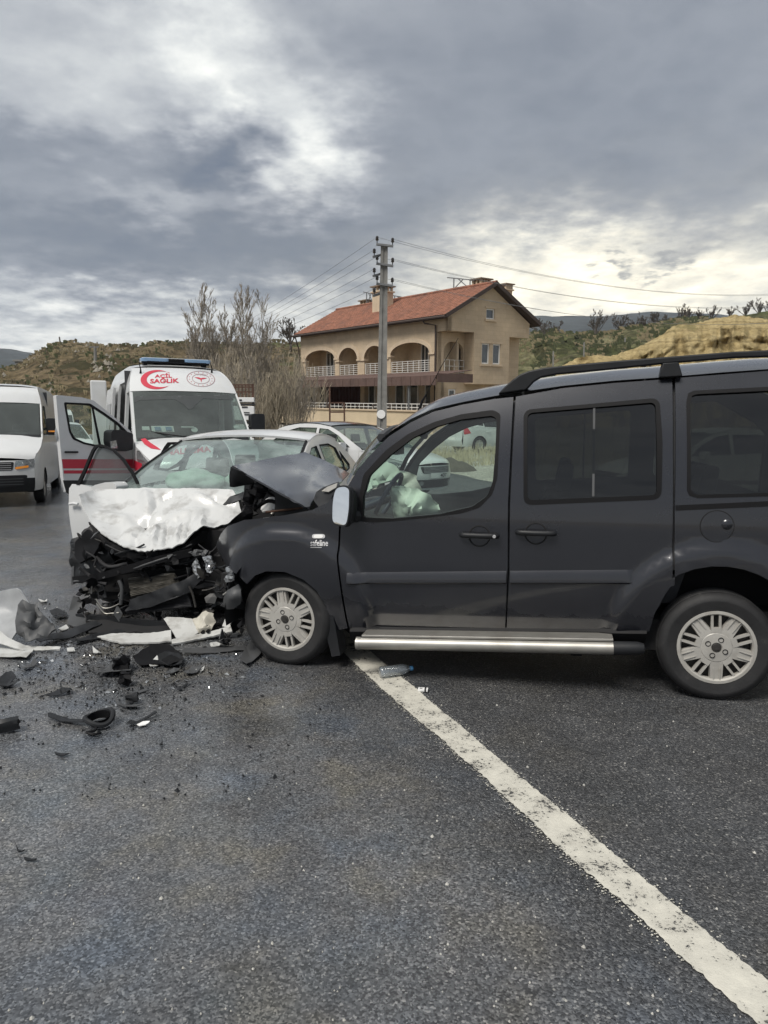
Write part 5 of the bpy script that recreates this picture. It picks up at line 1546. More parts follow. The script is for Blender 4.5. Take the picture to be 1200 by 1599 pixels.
    for y0 in (yr, VW - yr - .05):
        m = MB(); m.prism(poly, lambda a, b, t: (a, t, b), y0, y0 + .05); rl = m.build('roof_rail', M_['blackplastic'], root, smooth=30, bevel=.008, recalc=True)
        pts = [VF.at(a, b, yr) for a, b in ((1035, 566), (1060, 564.5), (1066, 586.5), (1030, 588.5))]
        m = MB(); m.prism([(p.x, p.z - .004) for p in pts], lambda a, b, t: (a, t, b), y0 - .012, y0 + .062); m.build('rail_foot', M_['blackplastic'], rl, smooth=30, bevel=.006, recalc=True)
    # side steps
    yS = -.085
    a, b, c = VF.at(558, 1004, yS), VF.at(958, 1012, yS), VF.at(1006, 1012.5, yS)
    for y0 in (yS, VW - yS):
        f = lambda p: Vector((p.x, y0, p.z))
        m = MB(); m.tube([f(a), f(b)], .037, 20); st = m.build('side_step', M_['alu'], root, smooth=40)
        m = MB(); m.tube([f(b), f(b).lerp(f(c), .8), f(c)], [.039, .038, .028], 16); m.build('step_cap', M_['blackplastic'], st, smooth=40)
        m = MB(); m.tube([f(a) - Vector((.004, 0, 0)), f(a) + Vector((.02, 0, 0))], [.039, .039], 16); m.build('step_end', M_['alu'], st, smooth=40)
        s = -1 if y0 < 0 else 1
        m = MB(); p1, p2 = f(a) + Vector((.03, 0, .044)), f(b) + Vector((.0, 0, .044))
        m.box(((p1.x + p2.x) / 2, y0 - s * .055, (p1.z + p2.z) / 2 + .004), (p2.x - p1.x, .13, .016), Matrix.Rotation(-atan2(p2.z - p1.z, p2.x - p1.x), 3, 'Y')); m.build('step_tread', M_['alu'], st, smooth=0, bevel=.004)
        for x in (a.x + .25, (a.x + b.x) / 2, b.x - .2):
            m = MB(); m.box((x, y0 - s * .14, a.z + .03), (.06, .26, .03)); m.build('step_bracket', M_['trim'], st, smooth=0)
    # sill beneath the doors
    zt = [vs(548, 984)[1], vs(1012, 988)[1]]
    x0, x1 = vs(548, 984)[0], vs(1010, 988)[0]
    for y0, s in ((0, 1), (VW, -1)):
        m = MB()
        def f(u, k):
            x = lerp(x0, x1, u); z = lerp(zt[0], zt[1], u) + [.012, -.004, -.035, -.07][k]; y = S_van(x, max(.3, z)) + [.012, -.004, .006, .05][k]
            return (x, y if s > 0 else VW - y, z)
        m.grid(f, lin(0, 1, 20), [0, 1, 2, 3]); m.build('sill', M_['trim'], root, smooth=40, solid=.01)
    # mud flap / arch liner
    m = MB(); ps = [VF.at(a_, b_, .03) for a_, b_ in ((513, 945), (522, 958), (533, 1022), (520, 1024), (510, 985))]
    m.prism([(p.x, p.z) for p in ps], lambda a_, b_, t: (a_, t, b_), .01, .16); m.build('mud_flap', M_['blackplastic'], root, smooth=30)
    for cx, r_ in ((0.0, .435), (WB, .455)):
        for y0, s in ((0, 1), (VW, -1)):
            m = MB()
            m.grid(lambda g, k: (cx + r_ * cos(g), y0 + s * [.02, .34, .36][k], .325 + r_ * sin(g) * 1.0), lin(R(-12), R(192), 26), [0, 1, 2])
            m.grid(lambda g, k: (cx + r_ * k * cos(g), y0 + s * .35, .325 + r_ * k * sin(g)), lin(R(-12), R(192), 26), [0.05, 1])
            m.build('wheel_arch_liner', M_['darkgap'], root, smooth=60)
    # floor, tail
    m = MB(); m.box((1.72, VW / 2, .34), (2.2, VW - .16, .18)); m.box((3.0, VW / 2, .42), (.7, VW - .3, .14)); m.box((1.3, VW / 2, .42), (3.9, .9, .16)); m.build('floor_pan', M_['darkgap'], root, smooth=0)
    m = MB(); m.grid(lambda t, z: (3.36 + .03 * (1 - t * t) - .06 * smooth(1.2, 1.75, z), VW / 2 + t * (VW / 2 - S_van(3.36, z)), z), lin(-1, 1, 12), [.45, .7, 1.0]); m.grid(lambda t, z: (3.36 + .03 * (1 - t * t) - .06 * smooth(1.2, 1.75, z), VW / 2 + t * (VW / 2 - S_van(3.36, z)), z), lin(-1, 1, 12), [1.6, 1.72, 1.80]); td = m.build('rear_doors', mv, root, smooth=60)
    m = MB(); m.grid(lambda t, z: (3.355 + .03 * (1 - t * t) - .06 * smooth(1.2, 1.75, z), VW / 2 + t * (VW / 2 - S_van(3.36, z)), z), lin(-1, 1, 12), [1.0, 1.3, 1.6]); m.build('rear_window', M_['tint'], td, smooth=60)
    m = MB(); m.grid(lambda t, k: (3.36 + .14 * [0, 1, 1, .6][k] * (1 - .3 * t * t), VW / 2 + t * (VW / 2 - .02), [.62, .60, .40, .30][k]), lin(-1, 1, 14), [0, 1, 2, 3]); m.build('rear_bumper', M_['blackplastic'], root, smooth=40)
    m = MB()
    # wheels
    wheel(root, (0.0, .105, .305), face=-1, steer=R(-5), spin=R(100)); wheel(root, (WB, .095, .31), face=-1, spin=R(57))
    wheel(root, (0.0, VW - .10, .31), face=1, style='plain'); wheel(root, (WB, VW - .10, .31), face=1, style='plain')
    # door mirror, its glass turned back towards the road
    c = VF.at(533, 790, -.10)
    m = MB()
    T = Matrix.Translation(c) @ Matrix.Rotation(R(-31), 4, 'Z') @ Matrix.Rotation(R(-3), 4, 'Y') @ Matrix.Rotation(R(-7), 4, 'X')
    sh = rnd([(a_ * .9, b_ * .92) for a_, b_ in [(-.088, -.125), (.068, -.140), (.090, -.02), (.082, .12), (.03, .138), (-.070, .128), (-.094, .03)]], .042, 5)
    m.prism(sh, lambda a_, b_, t: T @ Vector((a_, t, b_)), .0, .03); m.patch([(a_ * .8, b_ * .8) for a_, b_ in sh], lambda a_, b_: T @ Vector((a_ - .03, .105 - .5 * (a_ * a_ + b_ * b_), b_)), (), .05)
    n = len(sh); V = [T @ Vector((a_, .03, b_)) for a_, b_ in sh] + [T @ Vector((a_ * .8 - .03, .105 - .5 * (a_ * a_ + b_ * b_) * .64, b_ * .8)) for a_, b_ in sh]
    m.add(V, [(k, (k + 1) % n, n + (k + 1) % n, n + k) for k in range(n)])
    mr = m.build('door_mirror', M_['blackplastic'], root, smooth=50, recalc=True)
    m = MB(); m.patch([(a_ * .90, b_ * .92) for a_, b_ in sh], lambda a_, b_: T @ Vector((a_, -.003 + .12 * (a_ * a_ + b_ * b_), b_)), (), .03, (0, -1, 0)); m.build('mirror_glass', M_['chrome'], mr, smooth=180)
    q = VF.at(556, 806, .0); m = MB(); m.tube([c + Vector((.03, .06, -.06)), q + Vector((0, .02, 0))], [.03, .045], 8); m.build('mirror_arm', M_['blackplastic'], mr)
    m = MB(); V = VP([(541, 790), (553, 770), (560, 775), (560, 812), (545, 818)]); m.patch(V, L_(-.006), (), 0, (0, -1, 0)); m.build('mirror_base', M_['blackplastic'], fdoor[0], solid=.01)
    # badges on the fender
    def flank(poly2d, lift=.004): 
        return [(lambda x, z: (x, S_van(x, z) - lift, z))(*vs(a_, b_)) for a_, b_ in poly2d]
    vs2, fs2 = text2d('safeline', .012)
    m = MB(); m.add(flank([(lerp(485.5, 513, a_), lerp(852.5, 842.5, b_)) for a_, b_ in vs2], .006), fs2); m.build('badge_lettering', M_['badge'], fender[0], smooth=0)
    m = MB(); m.add(flank([(485.5, 854.2), (503, 854.2), (503, 855.2), (485.5, 855.2)]), [(0, 1, 2, 3)]); m.build('badge_bar', M_['badge'], fender[0], smooth=0)
    for s_, mt, l in ((1.0, 'badge', .004), (.72, 'plate', .008)):
        m = MB(); pl = [(498.3 + 10 * s_ * (abs(cos(g)) ** .5) * (1 if cos(g) > 0 else -1), 837.5 + 3.6 * s_ * (abs(sin(g)) ** .7) * (1 if sin(g) > 0 else -1)) for g in [2 * pi * k / 28 for k in range(28)]]
        m.add(flank(pl, l), [tuple(range(28))]); m.build('side_indicator', M_[mt], fender[0], solid=.004)
    # whip aerial on the roof front
    b0 = VF.at(653, 637, .80); b1 = VF.at(666, 616, .80); b2 = VF.at(716, 528, .80)
    m = MB(); m.tube([b0 - Vector((0, 0, .05)), b0.lerp(b1, .5), b1], [.014, .009, .006], 8); m.tube([b1, b1.lerp(b2, .5) + Vector((0, 0, .01)), b2], [.003, .0025, .002], 6); m.build('roof_aerial', M_['trim'], root)
    # --- cabin
    m = MB()
    def dash(x, t):
        z = interp([(.02, .93), (.30, .99), (.48, .985), (.62, .93), (.70, .80), (.72, .55)], x)
        return (x, VW / 2 + t * (VW / 2 - .09), z + .02 * sin(t * 5))
    m.grid(dash, [.02, .2, .3, .4, .48, .56, .62, .67, .70, .72], lin(-1, 1, 24)); m.build('dashboard', M_['interior'], root, smooth=60, solid=.03)
    c = VF.at(606, 778, .42)
    m = MB(); T = Matrix.Translation(c) @ Matrix.Rotation(R(-62), 4, 'Y')
    m.tube([T @ Vector((.18 * cos(g), .18 * sin(g), 0)) for g in [2 * pi * k / 28 for k in range(28)]], .016, 8, closed=True)
    m.tube([T @ Vector((0, -.17, 0)), T @ Vector((0, .17, 0))], .02, 6); m.tube([c, c + Vector((-.30, 0, -.12))], .03, 8)
    m.build('steering_wheel', pm('blue_black_vinyl', (.02, .024, .05), .45), root, smooth=60)
    def pillow(name, ctr, ax, seed, rot):
        m = MB(); T = Matrix.Translation(ctr) @ rot
        def f(u, v):
            d = Vector((cos(v) * cos(u), cos(v) * sin(u), sin(v)))
            k = 1 + .16 * nz3(d.x * 1.7 + seed, d.y * 1.7, d.z * 1.7) - .10 * abs(nz3(d.x * 4 + seed, d.y * 4, d.z * 4)) + .04 * nz3(d.x * 9, d.y * 9 + seed, d.z * 9)
            return T @ Vector((d.x * ax[0] * k, d.y * ax[1] * k, d.z * ax[2] * k))
        m.grid(f, lin(0, 2 * pi, 44), lin(-pi / 2, pi / 2, 26)); m.build(name, M_['airbag'], root, smooth=180)
    # limp driver's bag: folded sheet hanging from the wheel
    def bag(name, ol, inner, seed, amp, nm='limp_airbag'):
        m = pxsheet(VF, ol, inner, 4, lambda p: (amp * .5 * nz3(p.x * 9 + seed, p.z * 9), amp * (abs(nz3(p.x * 13 + seed, p.z * 11)) - .3) * 1.6 + amp * .5 * nz3(p.x * 30, p.z * 30, seed), amp * .4 * nz3(p.x * 8, p.z * 8, seed + 3)))
        m.build(name, M_['airbag'], root, smooth=50, solid=.012, sub=0)
    bag('driver_airbag', [(613, 765, .30), (622, 760, .26), (650, 764, .22), (672, 775, .24), (683, 790, .30), (685, 812, .34), (650, 816, .26), (616, 812, .28), (617, 795, .30), (611, 785, .32)], [(640, 785, .10), (660, 795, .12), (628, 790, .2)], 2.0, .05)
    bag('passenger_airbag', [(566, 772, .95), (572, 752, 1.0), (590, 730, 1.05), (606, 724, 1.05), (620, 732, 1.0), (648, 748, .92), (656, 768, .80), (640, 764, .75), (616, 752, .8), (596, 756, .8), (576, 770, .85)], [(600, 742, .78), (626, 748, .76)], 7.0, .06)
    # inside mirror, seats
    c = VF.at(622, 703, .86); m = MB(); m.box(c, (.05, .20, .06)); m.tube([c, c + Vector((-.03, 0, .10))], .01, 6); m.build('inside_mirror', M_['trim'], root, smooth=0, bevel=.01)
    for y, x in ((.45, 1.38), (1.27, 1.38), (.42, 2.2), (.86, 2.2), (1.3, 2.2)):
        m = MB(); w_ = .46 if x < 2 else .42
        m.prism(rnd([(x, .62), (x + .05, .50), (x + .17, .50), (x + .34, 1.10), (x + .24, 1.14)], .05), lambda a_, b_, t: (a_, t, b_), y - w_ / 2, y + w_ / 2)
        m.prism(rnd([(x - .48, .50), (x + .1, .46), (x + .1, .60), (x - .44, .66)], .05), lambda a_, b_, t: (a_, t, b_), y - w_ / 2, y + w_ / 2)
        m.prism(rnd([(x + .28, 1.15), (x + .38, 1.15), (x + .40, 1.31), (x + .32, 1.32)], .03), lambda a_, b_, t: (a_, t, b_), y - .13, y + .13)
        m.build('front_seat' if x < 2 else 'rear_seat', M_['interior'], root, smooth=30, bevel=.015, recalc=True)
    # --- crumpled bonnet
    bn = [(482, 797, .05), (395, 749, .16), (362, 729, .22), (377, 727, .42), (420, 719, .85), (476, 709, 1.38), (507, 721, 1.32), (545, 741, 1.15), (533, 756, .50), (506, 768, .20), (492, 781, .10)]
    crease = lambda p: (0, .004 * nz3(p.x * 5, p.y * 4), .012 * abs(nz3(p.x * 2.2 + 3, p.y * 1.6, 1)) + .003 * nz3(p.x * 7, p.y * 6, 4))
    m = pxsheet(VF, bn, [(430, 740, .55), (470, 745, .6)], 6, crease); bo = m.build('crumpled_bonnet', mv, root, smooth=50, solid=.012)
    m = pxsheet(VF, [(362, 729, .215), (378, 735, .18), (402, 752, .155), (398, 754, .30), (380, 757, .30), (366, 760, .26), (359, 760, .24), (359, 742, .225)], (), 5, None); m.build('folded_bonnet_lip', M_['blackplastic'], bo, smooth=50, solid=.008)
    for px, py in ((467, 738.5), (497, 731)):
        m = MB(); df = depth_fn(bn); pts = [(px - 3, py - 1), (px + 3.5, py - .5), (px + 2.5, py + 2), (px - .5, py + 1.2)]
        P_ = [VF.at(a_, b_, df(a_, b_) - .03) for a_, b_ in pts]; m.add(P_, [(0, 1, 2, 3)]); m.build('washer_jet', M_['trim'], bo, solid=.01)
    # torn scuttle corner: glossy black piece between bonnet and mirror
    m = pxsheet(VF, [(491, 782, .09), (495, 770, .12), (505, 763, .14), (530, 754, .2), (532, 760, .1), (521, 775, .05), (517, 786, .04), (500, 794, .04)], (), 5, None); m.build('scuttle_trim', M_['blackplastic'], root, smooth=50, solid=.01)
    m = pxsheet(VF, [(503, 768, .08), (512, 761, .1), (528, 755, .1), (526, 762, .07), (514, 769, .06)], (), 5, None); m.build('bent_hinge_plate', M_['alu'], root, smooth=50, solid=.006)
    # --- engine bay and wrecked nose
    rg = random.Random(5)
    def lump(name, ctr, d, mat, seed=0, jag=.25, n=2):
        b_ = bmesh.new(); bmesh.ops.create_cube(b_, size=1)
        bmesh.ops.subdivide_edges(b_, edges=b_.edges, cuts=n, use_grid_fill=True)
        for v in b_.verts:
            q = v.co * 2 + Vector((seed, seed * 1.7, 0))
            v.co = Vector((v.co.x * d[0], v.co.y * d[1], v.co.z * d[2])) + Vector((nz3(*q), nz3(q.y, q.z, q.x + 9), nz3(q.z, q.x, q.y + 5))) * jag * min(d)
            v.co += Vector(ctr)
        m = MB(); m.v = [tuple(v.co) for v in b_.verts]; m.f = [tuple(v.index for v in f.verts) for f in b_.faces]; b_.free()
        return m.build(name, mat, root, smooth=30)
    lump('engine_block', (.02, .85, .52), (.70, 1.1, .46), M_['darkgap'], 1)
    lump('battery', VF.at(462, 786, .40), (.22, .22, .18), M_['blackplastic'], 2, .08)
    lump('air_filter_box', VF.at(425, 770, .8), (.30, .3, .2), M_['blackplastic'], 3, .2)
    lump('inner_wing', (-.15, .32, .62), (.6, .10, .36), M_['darkgap'], 4, .3)
    lump('bulkhead', (.34, .86, .62), (.08, 1.5, .55), M_['darkgap'], 5, .1)
    # upright of torn black plastic under the bonnet lip
    m = pxsheet(VF, [(384, 806, .30), (380, 775, .30), (392, 758, .28), (408, 751, .25), (418, 760, .25), (404, 782, .3), (403, 804, .3)], (), 4, lambda p: (.03 * nz3(p.x * 20, p.z * 20), .06 * nz3(p.x * 16, p.z * 16, 2), .03 * nz3(p.z * 25, p.x * 20)), jag=2.5); m.build('torn_headlamp_housing', M_['trim'], root, smooth=0, solid=.02)
    m = pxsheet(VF, [(350, 788, .34), (362, 775, .34), (388, 766, .30), (384, 778, .30), (366, 786, .32)], (), 4, lambda p: (0, .02 * nz3(p.x * 20, p.z * 20), 0)); m.build('bent_wing_trim', M_['greyplastic'], root, smooth=40, solid=.012)
    for i, (pts, d, r_, mt) in enumerate((([(392, 800), (420, 782), (450, 792), (470, 778)], .35, .014, 'rubber'), ([(405, 795), (415, 770), (440, 762), (462, 772)], .5, .010, 'rubber'), ([(424, 803), (442, 792), (456, 794)], .3, .012, 'alu'), ([(398, 770), (412, 766), (430, 775), (446, 770)], .42, .009, 'rubber'), ([(380, 800), (388, 780), (398, 770)], .28, .012, 'rubber'), ([(415, 800), (440, 797), (475, 793)], .22, .008, 'rust'))):
        m = MB(); m.tube(curve([VF.at(a_, b_, d + .04 * k) for k, (a_, b_) in enumerate(pts)], 6), r_, 8); m.build('engine_hose' if mt == 'rubber' else 'engine_pipe', M_[mt], root, smooth=60)
    m = pxsheet(VF, [(405, 792, .62), (420, 780, .62), (437, 779, .62), (430, 788, .6), (436, 797, .5), (410, 803, .5)], (), 5, lambda p: (0, .02 * nz3(p.x * 20, p.z * 20), .01), jag=1.0); m.build('washer_bottle', M_['plate'], root, smooth=40, solid=.01)
    # shattered lamp and bumper pieces at the nose
    m = pxsheet(VF, [(352, 887, -.03), (358, 884, -.03), (364, 894, -.03), (367, 906, -.02), (356, 909, 0.0), (352, 904, .0), (357, 896, -.01)], (), 4, lambda p: (0, .02 * nz3(p.x * 40, p.z * 40), 0), jag=1.2); m.build('broken_headlamp_shard', M_['lens'], root, smooth=0, solid=.012)
    m = pxsheet(VF, [(352, 932, .03), (358, 922, .0), (373, 912, -.03), (377, 920, -.02), (376, 940, .0), (366, 949, .02), (354, 950, .05), (351, 940, .05)], [(364, 932, -.07)], 4, None, jag=1.0); m.build('torn_wheel_liner', M_['greyplastic'], root, smooth=50, solid=.012)
    m = MB(); m.tube(curve([VF.at(a_, b_, .02) for a_, b_ in ((349, 929), (360, 921), (374, 915))], 4), .006, 6); m.build('bent_bracket', M_['alu'], root)
    for i in range(34):
        px, py = rg.uniform(346, 384), rg.uniform(880, 1004)
        c = VF.at(px, py, rg.uniform(.10, .35))
        if c.z < .04: c.z = .04
        flake('nose_wreckage', c, rg.uniform(.04, .11), M_[rg.choice(['trim', 'blackplastic', 'greyplastic', 'darkgap'])], rg, root)
    lump('front_crossmember', (-.36, .9, .45), (.16, 1.3, .22), M_['darkgap'], 50, .4)
    lump('front_crossmember', (-.30, .95, .62), (.2, 1.2, .26), M_['trim'], 51, .5)
    # far wing, pushed aside
    return root
van()
# ------------------------------------------------------------------ other vehicles: one builder, different proportions
def plate_text(par, s, c, w, h, yaw_fn, mat='ink', nm='plate_number'):
    v2, f2 = text2d(s, .01)
    m = MB(); m.add([yaw_fn(c[0] + (a - .5) * w, c[2] + (b - .5) * h) for a, b in v2], f2)
    return m.build(nm, M_[mat], par, smooth=0)

class Car:
    """x across, y back from the nose, z up. sp: W half width, L, sh shoulder [(y,z)], gr greenhouse [(y,z)] from scuttle over the roof to the tail,
    yf yr axles, r wheel radius, sill, pf nose taper, pr tail taper, lf lr taper lengths, tum inward lean of the glasshouse"""
    def __init__(s, root, sp):
        s.root, s.sp = root, sp
        s.mbs = []
        s.M = Matrix.Translation(root.location) @ Matrix.Rotation(root.rotation_euler[2], 4, 'Z') if sp.get('M') is None else sp['M']
        s.I = s.M.inverted()
    def half(s, y, z):
        sp = s.sp; w = sp['W']
        if y < sp['lf']: w -= sp['pf'] * ((sp['lf'] - y) / sp['lf']) ** 2.2
        if y > sp['L'] - sp['lr']: w -= sp['pr'] * ((y - sp['L'] + sp['lr']) / sp['lr']) ** 2.2
        zb = interp(sp['sh'], y)
        zb2 = max(zb, sp.get('belt', 0))
        if z > zb2: w -= sp['tum'] * (z - zb2) + sp.get('tum2', 0) * max(0, z - sp.get('zt2', 9)) ** 2
        if z < .55: w -= .07 * ((.55 - z) / .4) ** 2
        if zb - .12 < z <= zb2: w -= .012 * smooth(zb - .12, zb, z)
        return w
    def low(s, y):
        sp = s.sp; z = sp['sill']
        for yc in (sp['yf'], sp['yr']):
            ra = sp['r'] + .055
            if abs(y - yc) < ra: z = max(z, sp['r'] + sqrt(ra * ra - (y - yc) ** 2))
        return z
    def b(s, m, name, mat, parent=None, keep=True, **k):
        if keep: s.mbs.append(m)
        return m.build(name, mat, parent or s.root, **k)
    def side(s, name, y0, y1, mat, sides=(1, -1), parent=None):
        sp = s.sp; o = []
        ys_ = sorted(set([y0, y1] + [y for yc in (sp['yf'], sp['yr']) for y in [yc + (sp['r'] + .055) * q for q in (-1, -.999, -.97, -.9, -.75, -.5, -.25, 0, .25, .5, .75, .9, .97, .999, 1)] if y0 < y < y1] + [y for y in lin(y0, y1, max(2, int((y1 - y0) / .10)))]))
        for sg in sides:
            m = MB()
            m.grid(lambda y, t: (lambda z: (sg * s.half(y, z), y, z))(lerp(min(s.low(y), interp(sp['sh'], y) - .02), interp(sp['sh'], y), t)), ys_, lin(0, 1, 9) if sg > 0 else lin(1, 0, 9))
            o.append(s.b(m, name, mat, parent, smooth=40))
        return o
    def strip(s, name, poly, mat, crown=.03, bow=0.0, parent=None, n=16, tmax=1.0, inset=0.0, power=2.4, solid=0.0, lift=0.0):
        m = MB(); P = curve(poly, 5) if len(poly) > 2 else [Vector(p) for p in poly]
        ts = [sin(pi / 2 * k / (n // 2)) * tmax for k in range(-(n // 2), n // 2 + 1)]
        def f(p, t):
            w = s.half(p[0], p[1]) - inset; k = 1 - abs(t) ** power
            return (t * w, p[0] - bow * (1 - t * t), p[1] + crown * k + lift)
        m.grid(f, P, ts)
        return s.b(m, name, mat, parent, smooth=50, solid=solid, recalc=False)
    def glasshouse(s, wins, mat, glass, pillars=True, sides=(1, -1), skip=()):
        """side skin above the shoulder with window holes; wins: list of (y,z) polygons"""
        sp = s.sp; gr = sp['gr']; y0, y1 = gr[0][0], gr[-1][0]
        ol = [(y, interp(sp['sh'], y)) for y in lin(y0, y1, 24)] + list(reversed([(p[0], p[1]) for p in (curve(gr, 4))]))[1:-1]
        for sg in sides:
            fn = lambda y, z: (sg * s.half(y, z), y, z)
            m = MB(); m.patch(ol, fn, wins, .12, (sg, 0, 0)); o = s.b(m, 'pillars', mat, smooth=40, solid=.03)
            for i, w_ in enumerate(wins):
                if i in skip and sg == skip[i]: continue
                m = MB(); m.patch(w_, lambda y, z: (sg * (s.half(y, z) - .012), y, z), (), .15, (sg, 0, 0)); s.b(m, 'window_glass', glass, o, smooth=60)
                c = (sum(p[0] for p in w_) / len(w_), sum(p[1] for p in w_) / len(w_))
                m = MB(); k = .94
                inn = [(c[0] + (p[0] - c[0]) * k, c[1] + (p[1] - c[1]) * (k - .03)) for p in w_]
                n_ = len(w_); V = [(sg * (s.half(y, z) + .004), y, z) for y, z in w_] + [(sg * (s.half(y, z) - .008), y, z) for y, z in inn]
                m.add(V, [(q, (q + 1) % n_, n_ + (q + 1) % n_, n_ + q) for q in range(n_)]); s.b(m, 'window_seal', M_['trim'], o, keep=False, smooth=0)
    def sidepatch(s, name, poly, mat, sides=(1, -1), lift=.004, parent=None, solid=0.0):
        o = []
        for sg in sides:
            m = MB(); m.patch(poly, lambda y, z: (sg * (s.half(y, z) + lift), y, z), (), .08, (sg, 0, 0)); o.append(s.b(m, name, mat, parent, smooth=50, solid=solid))
        return o
    def nose(s, name, poly, mat, bow, n=16, parent=None, x0=-1.0, x1=1.0, lift=0.0, holes=()):
        """front (or tail) face: poly [(y,z)], bulging forward by bow"""
        m = MB(); P = curve(poly, 4) if len(poly) > 2 else [Vector(p) for p in poly]
        m.grid(lambda p, t: (t * s.half(max(0, p[0]), p[1]), p[0] - (bow * (1 - t * t) + (lift if bow >= 0 else -lift)), p[1]), P, lin(x0, x1, n))
        return s.b(m, name, mat, parent, smooth=60)
    def facepatch(s, name, poly, mat, bow, yline, lift=.006, parent=None, solid=0.0, step=.08):
        """patch on the nose; poly in (x, z)"""
        def f(x, z):
            y = interp(yline, z); w = s.half(max(0, y), z); t = max(-1, min(1, x / w))
            return (x, y - bow * (1 - t * t) - (lift if bow >= 0 else -lift), z)
        m = MB(); m.patch(poly, f, (), step, (0, -1 if bow >= 0 else 1, 0)); return s.b(m, name, mat, parent, smooth=50, solid=solid)
    def wheels(s, style='plain', rimmat='wheelcover', which=(0, 1, 2, 3)):
        sp = s.sp; k = 0
        for y in (sp['yf'], sp['yr']):
            for sg in (-1, 1):
                if k in which: wheel(s.root, (sg * (sp['W'] - .12), y, sp['r']), sp['r'], .2, sp['r'] * .66, face=-1 if sg < 0 else 1, style=style, axis='x', rimmat=rimmat)
                k += 1
    def under(s):
        sp = s.sp
        m = MB(); m.box((0, sp['L'] / 2, sp['sill'] + .10), (sp['W'] * 2 - .5, sp['L'] - .5, .2)); m.box((0, (sp['yf'] + sp['yr']) / 2, sp['sill'] + .1), (sp['W'] * 2 - .16, sp['yr'] - sp['yf'] - 2 * sp['r'] - .2, .2))
        s.b(m, 'underbody', M_['darkgap'], smooth=0, keep=False)
        for y in (sp['yf'], sp['yr']):
            for sg in (-1, 1):
                ra = sp['r'] + .05; m = MB()
                m.grid(lambda g, k: (sg * (sp['W'] - [.03, .32][k]), y + ra * cos(g), sp['r'] + ra * sin(g)), lin(R(-15), R(195), 18), [0, 1])
                m.grid(lambda g, k: (sg * (sp['W'] - .33), y + ra * k * cos(g), sp['r'] + ra * k * sin(g)), lin(R(-15), R(195), 18), [.05, 1])
                s.b(m, 'wheel_arch_liner', M_['darkgap'], keep=False, smooth=60)
    def cabin(s, y0, y1, zf, zb, rows):
        sp = s.sp; w = sp['W'] - .16
        m = MB(); m.box((0, (y0 + y1) / 2, zf), (w * 2, y1 - y0, .06)); s.b(m, 'cabin_floor', M_['darkgap'], keep=False, smooth=0)
        m = MB(); m.grid(lambda y, t: (t * w, y, interp([(y0, zb + .02), (y0 + .35, zb + .05), (y0 + .5, zb - .02), (y0 + .55, zf)], y)), [y0, y0 + .2, y0 + .35, y0 + .45, y0 + .5, y0 + .55], lin(-1, 1, 6)); s.b(m, 'dashboard', M_['interior'], keep=False)
        for yr_ in rows:
            for x in (-.37, .37):
                m = MB(); q = lambda a, b_, t: (t, a, b_)
                h = zb - zf
                m.prism([(yr_ - .45, zf), (yr_ + .1, zf), (yr_ + .12, zf + .2), (yr_ - .4, zf + .24)], q, x - .23, x + .23)
                m.prism([(yr_, zf + .15), (yr_ + .16, zf + .15), (yr_ + .34, zb + .10), (yr_ + .24, zb + .12)], q, x - .23, x + .23)
                m.prism([(yr_ + .27, zb + .14), (yr_ + .36, zb + .14), (yr_ + .37, zb + .30), (yr_ + .30, zb + .30)], q, x - .12, x + .12)
                s.b(m, 'seat', M_['interior'], keep=False, smooth=0, bevel=.02, recalc=True)
    def mirrors(s, y, z, mat, sides=(1, -1), d=(.18, .12, .15)):
        for sg in sides:
            w = s.half(y, z)
            m = MB(); m.prism(rnd([(-d[0] / 2, -d[2] / 2), (d[0] / 2, -d[2] / 2), (d[0] / 2, d[2] / 2), (-d[0] / 2, d[2] / 2)], .05), lambda a, b_, t: (sg * (w + .06 + d[0] / 2) + a, y + t, z + b_), -d[1] / 2, d[1] / 2)
            o = s.b(m, 'door_mirror', mat, smooth=40, bevel=.02, recalc=True)
            m = MB(); m.tube([(sg * (w - .02), y + .03, z - .05), (sg * (w + .1), y, z - .04)], .03, 6); s.b(m, 'mirror_arm', M_['blackplastic'], o, keep=False)
            m = MB(); m.box((sg * (w + .06 + d[0] / 2), y + d[1] / 2 + .003, z), (d[0] * .8, .004, d[2] * .8)); s.b(m, 'mirror_glass', M_['chrome'], o, keep=False, smooth=0)

